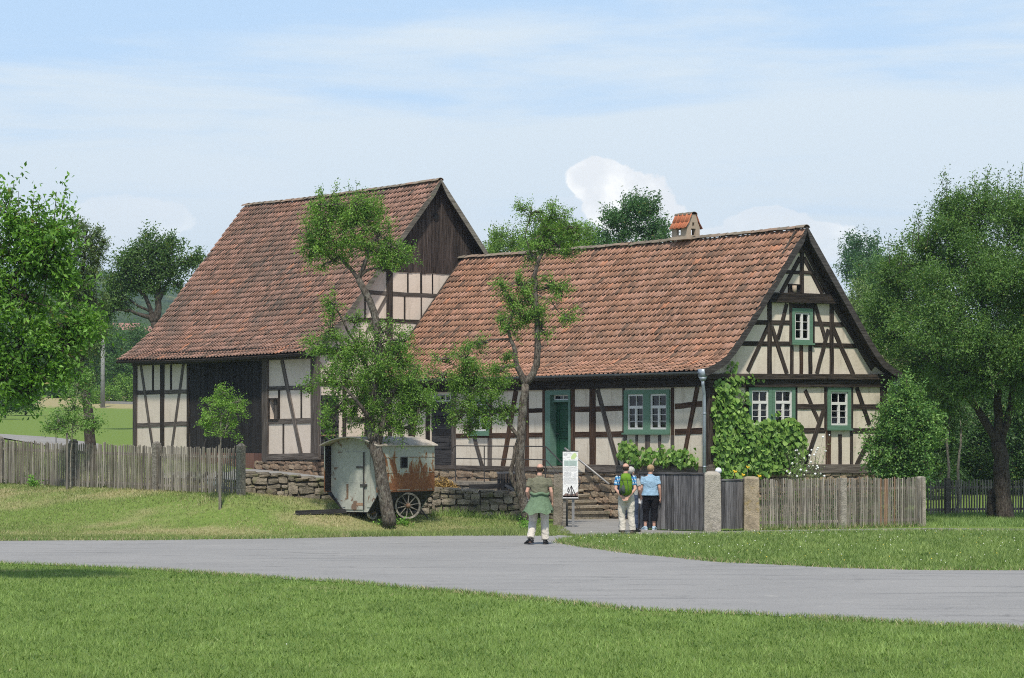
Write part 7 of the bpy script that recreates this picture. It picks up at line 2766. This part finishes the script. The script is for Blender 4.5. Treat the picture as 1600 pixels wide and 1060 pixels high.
def edge_tufts(name, line, seed, spread, hgt, per_m):
    """ragged tufts growing over the edge of the road"""
    rs = np.random.default_rng(seed)
    P = np.array(line)
    d = np.concatenate([[0], np.cumsum(np.hypot(*np.diff(P, axis=0).T))])
    n = int(d[-1] * per_m)
    s = rs.uniform(0, d[-1], n)
    X, Y = np.interp(s, d, P[:, 0]), np.interp(s, d, P[:, 1])
    k = np.clip(fnoise(s * .9, s * 0, 4) + .35, 0, 1) * np.clip(fnoise(s * .23, s * 0, 5) + .75, 0, 1)
    ok = rs.random(n) < k + .12
    X, Y, k, s = X[ok], Y[ok], k[ok], s[ok]
    n = len(X)
    Y = Y + rs.normal(0, 1, n) * spread * (1 + k) + .10 * fnoise(s * .6, s * 0, 8)
    X = X + rs.normal(0, spread, n)
    h = hgt * rs.uniform(.4, 1.5, n)
    an = rs.uniform(0, 6.28, n)
    ln = rs.normal(0, .6, (n, 2)) * h[:, None]
    B = np.stack([X, Y, hz(X, Y) + .008], 1)
    sv = np.stack([np.cos(an), np.sin(an), np.zeros(n)], 1) * .007
    v = np.stack([B - sv, B + sv, B + np.stack([ln[:, 0], ln[:, 1], h], 1)], 1).reshape(-1, 3)
    t_ = rs.random((n, 1))
    c = np.where(rs.random((n, 1)) < .35, np.array([[.40, .35, .20]]) * (.7 + .6 * t_), np.array([[.13, .22, .05]]) * (.6 + 1.0 * t_))
    tag(np_mesh(name, v, np.arange(n * 3).reshape(n, 3), M["grass_blades"], None, col=np.repeat(c, 3, 0)), kind="stuff")


edge_tufts("verge_tufts", road_near[2:14], 31, .10, .055, 900)
edge_tufts("verge_tufts", road_far[1:10], 32, .10, .07, 900)
edge_tufts("verge_tufts", road_far[11:18], 33, .10, .07, 900)
edge_tufts("path_tufts", [gp(*q) for q in ((905, 838.5), (1010, 837.5), (1100, 836), (1200, 834), (1300, 832.6), (1430, 830.6), (1600, 830.4))], 34, .14, .08, 700)
edge_tufts("fence_tufts", [gp(*q) for q in ((1188, 829.5), (1311, 826.8), (1439, 823.5))], 35, .10, .14, 900)
# clover and daisies in the meadow and lawn
fx, fy_, fc = [], [], []
rs = np.random.default_rng(5)
X = rs.uniform(-9, 20, 5200)
Y = rs.uniform(26, 66, 5200)
ok = (inside(spit, X, Y) & (rs.random(5200) < .25)) | (inside(fore, X, Y) & (rs.random(5200) < .006))
X, Y = X[ok], Y[ok]
n = len(X)
Z = hz(X, Y) + rs.uniform(.07, .15, n)
r = rs.uniform(.006, .013, n)
v = np.stack([np.stack([X + math.cos(q) * r, Y + math.sin(q) * r * .4, Z + math.sin(q) * r], 1) for q in (0, math.pi / 2, math.pi, math.pi * 1.5)], 1)
cc = np.where((rs.random(n) < .35)[:, None], np.array([[.60, .48, .05]]), np.array([[.70, .70, .66]]))
tag(np_mesh("meadow_flowers", v.reshape(-1, 3), np.arange(n * 4).reshape(n, 4), M["grass_blades"], None, col=np.repeat(cc, 4, 0)), kind="stuff")
# leafy weeds along the wall and tree foot
for nm, x, y, Yw, rx, ry in (("weed_clump", 822, 806, 64.5, 12, 5), ("weed_clump", 598, 805, 64.0, 14, 8), ("weed_clump", 628, 808, 64.2, 16, 5), ("weed_clump", 52, 769, 69.5, 6, 4)):
    c_ = np.array(at(x, y, Yw))
    c_[2] = float(hz(c_[0], c_[1])) + .08
    p, d = ellip_pts(40, c_, np.array([rx, rx, ry]) * Yw / FP, .6)
    d = d + [0, 0, .6]
    d /= np.linalg.norm(d, axis=1)[:, None]
    v, f, cc = leaf_cloud(p, d, .08, 6, ((.06, .15, .02), (.12, .26, .05)), wid=.5)
    tag(np_mesh(nm, v, f, M["leaf"], None, col=cc), kind="stuff")

# ================================================================== PEOPLE
def remeshed(name, mb, mat, parent, voxel, smooth_it=4, loc=(0, 0, 0), disp=0.0, seed=0):
    """close overlapping lofts into one continuous surface"""
    me = bpy.data.meshes.new("tmp_body")
    me.from_pydata([tuple(p) for p in mb.v], [], mb.f)
    me.update()
    o = bpy.data.objects.new("tmp_body", me)
    COL.objects.link(o)
    m = o.modifiers.new("r", "REMESH")
    m.mode = "VOXEL"
    m.voxel_size = voxel
    s = o.modifiers.new("s", "SMOOTH")
    s.iterations = smooth_it
    s.factor = .5
    dg = bpy.context.evaluated_depsgraph_get()
    new = bpy.data.meshes.new_from_object(o.evaluated_get(dg))
    bpy.data.objects.remove(o)
    bpy.data.meshes.remove(me)
    new.name = name
    n = len(new.vertices)
    co = np.empty(n * 3, np.float32)
    new.vertices.foreach_get("co", co)
    co = co.reshape(-1, 3)
    if disp:
        nr = np.empty(n * 3, np.float32)
        new.vertices.foreach_get("normal", nr)
        nr = nr.reshape(-1, 3)
        k = fnoise(co[:, 0] * 9 + co[:, 2] * 5, co[:, 1] * 9 - co[:, 2] * 13, seed, 3) * disp
        co = co + nr * k[:, None]
    c = (co.min(0) + co.max(0)) / 2
    new.vertices.foreach_set("co", (co - c).astype(np.float32).ravel())
    new.polygons.foreach_set("use_smooth", np.ones(len(new.polygons), bool))
    new.materials.clear()
    new.update()
    return link(name, new, mat, parent, c)


def hand(mb, wrist, d, side, palm_n, curl=.5):
    """palm, four unequal fingers and a thumb; d = direction of the hand"""
    w = Vector(wrist)
    d = Vector(d).normalized()
    pn = Vector(palm_n)
    pn = (pn - d * pn.dot(d)).normalized()
    s = d.cross(pn).normalized()
    mb.tube([w - d * .02, w + d * .035, w + d * .085], [(.026, .018), (.040, .017), (.038, .015)], 10, flat=s)
    for k, (o, l) in enumerate(((-.029, .062), (-.010, .074), (.010, .070), (.028, .054))):
        b = w + d * .08 + s * o
        m_ = b + d * l * .5 + pn * l * .12 * curl
        e = m_ + (d * (1 - .5 * curl) + pn * .8 * curl).normalized() * l * .55
        mb.tube([b - d * .02, b, m_, e], [.0095, .0095, .009, .0075], 6)
    b = w + d * .025 - s * .03 * side
    mb.tube([b, b - s * .025 * side + d * .03 + pn * .012, b - s * .03 * side + d * .06 + pn * .025], [.012, .0105, .008], 6)


def head(mb, c, look, tilt=0.0, r=1.0):
    c = Vector(c)
    f_ = Vector(look).normalized()
    s = f_.cross(Vector((0, 0, 1))).normalized()
    u = s.cross(f_).normalized()
    P = lambda a, b, z: c + s * a + f_ * b + u * z

    def ell(p, rx, ry, rz_, n=14, m=10):
        vs_, fs = [], []
        for i in range(m + 1):
            t_ = math.pi * i / m
            for k in range(n):
                q = 2 * math.pi * k / n
                vs_.append(P(p[0] + math.sin(t_) * math.cos(q) * rx, p[1] + math.sin(t_) * math.sin(q) * ry, p[2] + math.cos(t_) * rz_))
        for i in range(m):
            for k in range(n):
                fs.append((i * n + k, (i + 1) * n + k, (i + 1) * n + (k + 1) % n, i * n + (k + 1) % n))
        mb.add(vs_, fs)
    ell((0, -.012, .035), .077 * r, .094 * r, .088 * r)
    ell((0, .022, -.045), .058 * r, .066 * r, .070 * r)
    ell((0, .062, -.085), .026, .022, .020)
    for s_ in (-1, 1):
        ell((s_ * .078, -.005, -.018), .010, .022, .032, 8, 6)
        ell((s_ * .032, .072, .008), .018, .012, .010, 8, 6)
        ell((s_ * .036, .070, -.030), .020, .016, .020, 8, 6)
    mb.tube([P(0, .078, .008), P(0, .100, -.022), P(0, .104, -.034), P(0, .080, -.040)], [.009, .013, .015, .010], 8)
    ell((0, .082, -.062), .024, .010, .008, 8, 6)
    return P, ell


def limb(mb, pts, rad, n=12):
    mb.tube(pts, rad, n)


def person(label, loc, heading, J, cl, hair, look=(0, 1, 0), group="visitors by the farmhouse"):
    """J: joints in the person's own frame (x right, y forward, z up)"""
    root = thing("person", label, "person", loc, heading, group, cent=(0, 0, 0))
    V = {k: Vector(v) for k, v in J.items()}
    hips, waist, chest, neck = V["hips"], V["waist"], V["chest"], V["neck"]
    flat = (1, 0, 0)
    sw, wd, hp = cl.get("shoulder", .205), cl.get("waist", .155), cl.get("hip", .17)
    body = MB()
    body.tube([hips - Vector((0, 0, .10)), hips, waist, chest, chest + (neck - chest) * .75, neck], [(hp * .8, .09), (hp, .115), (wd, .105), (sw * .86, .115), (sw * .62, .085), (.055, .055)], 18, flat=flat)
    body.tube([neck - Vector((0, 0, .05)), neck + Vector((0, .01, .06)), V["head"] - Vector((0, 0, .06))], [.062, .055, .052], 12)
    head(body, V["head"], look)
    for s, t_ in (("l", -1), ("r", 1)):
        limb(body, [V["sh_" + s], V["sh_" + s].lerp(V["el_" + s], .45), V["el_" + s], V["el_" + s].lerp(V["wr_" + s], .35), V["wr_" + s]], [.054, .046, .038, .038, .026])
        hd = V.get("hd_" + s, (V["wr_" + s] - V["el_" + s]))
        hand(body, V["wr_" + s], hd, t_, cl.get("palm_" + s, (-t_, .3, 0)), cl.get("curl", .5))
        limb(body, [V["hp_" + s], V["hp_" + s].lerp(V["kn_" + s], .5), V["kn_" + s], V["kn_" + s].lerp(V["an_" + s], .35), V["an_" + s]], [.088, .076, .055, .053, .036])
        an, to = V["an_" + s], V["to_" + s]
        fd = (to - an)
        heel = an - Vector((fd.x, fd.y, 0)).normalized() * .05
        body.tube([Vector((heel.x, heel.y, to.z + .015)), Vector((an.x, an.y, to.z + .03)), an.lerp(to, .6) * 1.0, to], [.03, .037, .036, .026], 10)
    remeshed("body", body, M["skin"], root, .0085, 3)
    # shirt
    sh = MB()
    lo = waist.lerp(hips, cl.get("shirt_low", .55))
    g = .016
    sh.tube([lo, waist, chest, chest + (neck - chest) * .72, chest + (neck - chest) * .93], [(cl.get("hem", wd + .03), cl.get("hemy", .128)), (wd + g + .012, .122), (sw * .88 + g, .132), (sw * .66 + g, .098), (.078, .072)], 20, flat=flat)
    for s in ("l", "r"):
        a, e = V["sh_" + s], V["el_" + s]
        k = cl.get("sleeve", .62)
        limb(sh, [a + (a - e).normalized() * .02, a.lerp(e, .3), a.lerp(e, k)], [.066, .067, .064])
    shirt = remeshed("shirt", sh, M[cl["shirt"]], root, .012, 3, disp=.012, seed=3)
    # collar
    col_ = MB().tube([neck - Vector((0, 0, .035)), neck - Vector((0, -.004, .0)), neck + Vector((0, .004, .022))], [(.083, .078), (.07, .068), (.066, .064)], 16, flat=flat, cap=False)
    obj("collar", col_, M[cl["shirt"]], shirt, True)
    # trousers
    tr = MB()
    tr.tube([hips - Vector((0, 0, .11)), hips, waist.lerp(hips, .25)], [(hp * .9, .115), (hp + .018, .135), (wd + .016, .120)], 18, flat=flat)
    for s in ("l", "r"):
        h_, k_, a_ = V["hp_" + s], V["kn_" + s], V["an_" + s]
        end = k_.lerp(a_, cl.get("leg", .93))
        limb(tr, [h_ + Vector((0, 0, .03)), h_.lerp(k_, .5), k_, k_.lerp(end, .5), end], [.108, .100, cl.get("knee", .082), cl.get("knee", .080) - .004, cl.get("cuff", .070)], 14)
    remeshed("trousers", tr, M[cl["trousers"]], root, .012, 3, disp=.014, seed=6)
    # shoes
    for s in ("l", "r"):
        an, to = V["an_" + s], V["to_" + s]
        fd = Vector((to.x - an.x, to.y - an.y, 0)).normalized()
        hl = Vector((an.x, an.y, 0)) - fd * .075
        lift = (to - an).z
        z_h = cl.get("heel_" + s, 0.0)
        tz = to.z
        mb = MB()
        mb.tube([Vector((hl.x, hl.y, z_h + .045)), Vector((an.x, an.y, z_h * .9 + .055)), an.lerp(to, .55) * 1.0 + Vector((0, 0, -.005)), Vector((to.x, to.y, tz)), Vector((to.x, to.y, tz)) + fd * .045],
                [(.032, .036), (.042, .050), (.047, .036), (.044, .027), (.022, .016)], 12, flat=(fd.y, -fd.x, 0))
        mb.tube([an - Vector((0, 0, .03)), an + Vector((0, 0, .015))], [.048, .045], 12)
        shoe = obj("shoe", mb, M[cl["shoes"]], root, True)
        so = MB()
        so.tube([Vector((hl.x, hl.y, z_h + .012)), an.lerp(to, .5) * 1.0 - Vector((0, 0, an.lerp(to, .5).z - (z_h * .5 + tz * .5 - .012))), Vector((to.x, to.y, tz - .018)) + fd * .04], [(.036, .012), (.047, .012), (.036, .010)], 10, flat=(fd.y, -fd.x, 0))
        obj("sole", so, M[cl.get("soles", cl["shoes"])], shoe, True)
    # hair
    hm = MB()
    P, ell = head(MB(), V["head"], look)
    tmp = MB()
    c = V["head"]

    def cap(zlo, zhi, rx, ry, rz_, yo, fcut, n=22, m=9):
        """shell of hair between two heights; open over the face"""
        vs_, fs = [], []
        for i in range(m + 1):
            z = zhi + (zlo - zhi) * i / m
            k0 = math.sqrt(max(0.0, 1 - ((z - .035) / rz_) ** 2)) if abs(z - .035) < rz_ else .02
            for k in range(n + 1):
                q = math.pi * (.5 + fcut) + 2 * math.pi * (1 - fcut) * k / n
                j = 1 + .02 * math.sin(k * 5.1 + i * 2.3)
                vs_.append(P(math.cos(q) * rx * max(k0, .05) * j, yo + math.sin(q) * ry * max(k0, .05) * j, z))
        for i in range(m):
            for k in range(n):
                a = i * (n + 1) + k
                fs.append((a, a + 1, a + n + 2, a + n + 1))
        return vs_, fs
    kind, mat = hair
    if kind == "ring":
        v_, f_ = cap(-.075, .045, .084, .104, .10, -.012, .26)
        hm.add(v_, f_)
    elif kind == "short":
        v_, f_ = cap(-.070, .128, .092, .112, .096, -.010, .20)
        hm.add(v_, f_)
    obj("hair", hm, M[mat], root, True)
    return root, V


zg = lambda x, y: float(hz(x, y)) + .013
# the walking man with a jacket tied round his waist
p = at(843, 852, 56.6)
JW = dict(hips=(0, 0, .93), waist=(0, .0, 1.10), chest=(.0, .015, 1.33), neck=(.0, .025, 1.50), head=(.01, .05, 1.655),
          sh_l=(-.195, .01, 1.435), el_l=(-.275, -.05, 1.16), wr_l=(-.225, .10, .98), sh_r=(.195, .01, 1.435), el_r=(.265, -.04, 1.16), wr_r=(.285, .05, .93),
          hp_l=(-.095, 0, .90), kn_l=(-.15, .09, .50), an_l=(-.19, -.14, .13), to_l=(-.29, -.04, .035), hp_r=(.095, 0, .90), kn_r=(.115, .05, .49), an_r=(.125, .02, .09), to_r=(.15, .16, .035))
man, V = person("balding man in olive shirt and beige trousers walking, green jacket at waist", (p.x, p.y, zg(p.x, p.y)), math.radians(-4), JW,
                dict(shirt="cloth_olive", trousers="cloth_beige", shoes="shoe_black", shoulder=.215, waist=.165, hip=.175, hem=.195, leg=.98, cuff=.086, knee=.094, heel_l=.04), ("ring", "hair_brown"), look=(.05, 1, -.02))
mb = MB()
n = 30
vs_, fs = [], []
for i, (z, rx, ry, yo) in enumerate(((1.10, .185, .142, 0), (1.04, .200, .152, 0), (.97, .215, .165, -.01), (.88, .245, .19, -.025), (.78, .275, .215, -.045), (.70, .295, .235, -.06))):
    for k in range(n + 1):
        q = math.pi * (.5 + .22) + 2 * math.pi * (1 - .22) * k / n
        fold = 1 + (.012 + .018 * i) * math.sin(k * 2.15 + .6)
        skew = -.07 * (i / 5) ** 2 if math.cos(q) < 0 else .0
        dz_ = (.035 * math.sin(k * .9) + .03 * math.cos(q * 2)) * (i / 5)
        vs_.append((math.cos(q) * rx * fold + skew, yo + math.sin(q) * ry * fold, z + dz_))
m = n + 1
for i in range(5):
    for k in range(n):
        fs.append((i * m + k, i * m + k + 1, (i + 1) * m + k + 1, (i + 1) * m + k))
N0 = len(vs_)
vs_ += [(x * .95, y * .95 + .002, z - .002) for x, y, z in vs_]
fs += [tuple(N0 + q for q in f_[::-1]) for f_ in fs]
jk = obj("jacket", MB().add(vs_, fs), M["cloth_green"], man, True)
mb = MB()
k_ = 20
mb.tube([(math.cos(2 * math.pi * q / k_) * .192, math.sin(2 * math.pi * q / k_) * .148, 1.115 + .02 * math.sin(q * 1.3)) for q in range(k_ + 1)], [.034] * (k_ + 1), 8, cap=False)
obj("tied_sleeve", mb, M["cloth_green"], jk, True)
mb = MB()
mb.tube([(.03, .16, 1.10), (.06, .19, .95), (.09, .20, .78)], [.035, .04, .045], 8)
mb.tube([(-.02, .16, 1.10), (-.05, .19, .96), (-.07, .20, .80)], [.035, .04, .045], 8)
obj("hanging_sleeve", mb, M["cloth_green"], jk, True)

# the man with the backpack, hands clasped behind him
p = at(978, 836.5, 62.0)
JB = dict(hips=(.01, 0, .90), waist=(0, .0, 1.06), chest=(-.01, .02, 1.28), neck=(-.01, .03, 1.45), head=(-.005, .055, 1.60),
          sh_l=(-.195, .0, 1.385), el_l=(-.235, -.13, 1.10), wr_l=(-.07, -.235, .915), sh_r=(.185, .0, 1.385), el_r=(.235, -.13, 1.10), wr_r=(.085, -.235, .915), hd_l=(.6, -.05, -.4), hd_r=(-.6, -.05, -.4),
          hp_l=(-.09, 0, .87), kn_l=(-.10, .02, .48), an_l=(-.075, -.01, .09), to_l=(-.10, .13, .035), hp_r=(.10, 0, .87), kn_r=(.12, .02, .48), an_r=(.16, -.02, .09), to_r=(.20, .12, .035))
bm_, V = person("man in blue plaid shirt with green backpack, hands clasped behind back", (p.x, p.y, zg(p.x, p.y)), math.radians(-8), JB,
                dict(shirt="cloth_plaid", trousers="cloth_beige", shoes="shoe_brown", shoulder=.205, waist=.165, hip=.175, hem=.19, leg=.98, cuff=.082, knee=.088, sleeve=.70, palm_l=(0, -1, .2), palm_r=(0, -1, .2)), ("ring", "hair_brown"), look=(.25, 1, -.02))
pk = thing("backpack", "bright green and grey backpack on the man in plaid shirt", "backpack", (p.x, p.y, zg(p.x, p.y) + .95), math.radians(-8), cent=(0, 0, .95))
mb = MB()
mb.tube([(.03, -.19, .98), (.03, -.215, 1.02), (.03, -.235, 1.15), (.025, -.235, 1.30), (.02, -.215, 1.40), (.02, -.17, 1.45)], [(.10, .06), (.135, .095), (.150, .11), (.150, .10), (.125, .085), (.07, .04)], 18, flat=(1, 0, 0))
obj("pack_body", mb, M["pack_green"], pk, True)
mb = MB()
mb.tube([(.03, -.26, 1.27), (.03, -.285, 1.32), (.025, -.275, 1.40), (.02, -.23, 1.455), (.02, -.17, 1.465)], [(.10, .03), (.135, .05), (.132, .05), (.11, .04), (.05, .02)], 16, flat=(1, 0, 0))
obj("lid", mb, M["pack_green"], pk, True)
mb = MB()
mb.tube([(-.105, -.19, .98), (-.115, -.21, 1.08), (-.11, -.20, 1.22)], [(.03, .07), (.04, .085), (.02, .06)], 12, flat=(1, 0, 0))
mb.tube([(-.02, -.325, 1.00), (-.035, -.34, 1.10), (-.03, -.335, 1.20)], [(.035, .03), (.055, .035), (.03, .02)], 10, flat=(1, 0, 0))
obj("side_pocket", mb, M["pack_grey"], pk, True)
mb = MB()
for x0, x1 in ((-.03, -.05), (.09, .06)):
    mb.tube([(x0, -.345, 1.06), (x0 * .9 + .005, -.35, 1.22), (x1, -.335, 1.33)], [.007] * 3, 5)
obj("buckle_strap", mb, M["pack_grey"], pk)
mb = MB()
for s in (-1, 1):
    x = .10 * s
    mb.tube([(x, -.14, 1.42), (x * 1.15, -.06, 1.475), (x * 1.25, .06, 1.46), (x * 1.3, .155, 1.36), (x * 1.35, .16, 1.22), (x * 1.6, .09, 1.08), (x * 1.6, -.10, 1.03)], [(.024, .009)] * 7, 8)
obj("shoulder_strap", mb, M["pack_grey"], pk, True)
cmb = MB()
cmb.box((-.27, .0, 1.00), (-.19, .12, 1.13))
tag(obj("camera_bag", MB().add([tuple(Matrix.Rotation(math.radians(-8), 3, "Z") @ Vector(q) + Vector((p.x, p.y, zg(p.x, p.y)))) for q in cmb.v], cmb.f), M["shoe_black"]),
    "small black bag at the hip of the man with backpack", "bag")

# the woman in the blue shirt, a white leaflet in her left hand
p = at(1016, 829, 64.6)
JF = dict(hips=(0, 0, .87), waist=(0, 0, 1.03), chest=(0, .01, 1.24), neck=(.0, .02, 1.40), head=(.015, .045, 1.535),
          sh_l=(-.17, 0, 1.335), el_l=(-.225, -.02, 1.07), wr_l=(-.205, .09, .87), sh_r=(.175, 0, 1.335), el_r=(.235, -.04, 1.07), wr_r=(.255, .03, .82),
          hp_l=(-.09, 0, .84), kn_l=(-.105, .02, .46), an_l=(-.125, 0, .09), to_l=(-.19, .11, .035), hp_r=(.09, 0, .84), kn_r=(.10, .02, .46), an_r=(.095, 0, .09), to_r=(.14, .13, .035))
wm, V = person("blond woman in pale blue shirt and black cropped trousers by gate", (p.x, p.y, zg(p.x, p.y)), math.radians(-2), JF,
               dict(shirt="cloth_lightblue", trousers="cloth_black", shoes="shoe_blue", soles="sole_white", shoulder=.195, waist=.16, hip=.180, hem=.228, hemy=.165, shirt_low=.95, leg=.62, cuff=.082, sleeve=.66), ("short", "hair_blond"), look=(.45, 1, -.02))
q = wm.matrix_world if False else None
lw = Vector((p.x, p.y, zg(p.x, p.y))) + Vector((-.235, .14, .74))
mb = MB().prism([lw + Vector((-.07, -.03, -.06)), lw + Vector((.05, .0, -.07)), lw + Vector((.05, .0, .05)), lw + Vector((-.07, -.03, .06))], (0.002, .004, 0))
tag(obj("leaflet", mb, M["paper"]), "white folded leaflet in the left hand of the blond woman", "leaflet")

# the grey-haired person mostly hidden behind the man with the backpack
p = at(985, 832.5, 63.4)
JG = dict(hips=(0, 0, .85), waist=(0, 0, 1.00), chest=(0, .01, 1.20), neck=(.0, .02, 1.37), head=(.01, .045, 1.50),
          sh_l=(-.17, 0, 1.30), el_l=(-.20, .05, 1.04), wr_l=(-.10, .22, 1.0), sh_r=(.17, 0, 1.30), el_r=(.23, -.02, 1.05), wr_r=(.24, .12, .88),
          hp_l=(-.09, 0, .82), kn_l=(-.16, .04, .45), an_l=(-.24, .0, .09), to_l=(-.27, .13, .035), hp_r=(.09, 0, .82), kn_r=(.11, .02, .45), an_r=(.12, 0, .09), to_r=(.20, .10, .035))
person("grey-haired person in grey top and jeans half hidden by the backpack man", (p.x, p.y, zg(p.x, p.y)), math.radians(-10), JG,
       dict(shirt="cloth_grey", trousers="cloth_denim", shoes="shoe_black", shoulder=.19, waist=.16, hip=.175, hem=.19, leg=.97, cuff=.07), ("short", "hair_grey"), look=(.6, 1, 0))

# ================================================================== HAZE
HAZE = 0.00022
if HAZE:
    hb = MB().box((-1150, -80, -4), (1650, 2750, float(HZ.max()) + 2))
    hm_ = bpy.data.materials.new("haze")
    hm_.use_nodes = True
    nt = hm_.node_tree
    nt.nodes.clear()
    ho = nt.nodes.new("ShaderNodeOutputMaterial")
    pv = nt.nodes.new("ShaderNodeVolumePrincipled")
    pv.inputs["Color"].default_value = (.72, .85, 1.0, 1)
    pv.inputs["Density"].default_value = HAZE
    pv.inputs["Anisotropy"].default_value = .2
    nt.links.new(pv.outputs[0], ho.inputs["Volume"])
    tag(obj("haze", hb, hm_), kind="stuff")
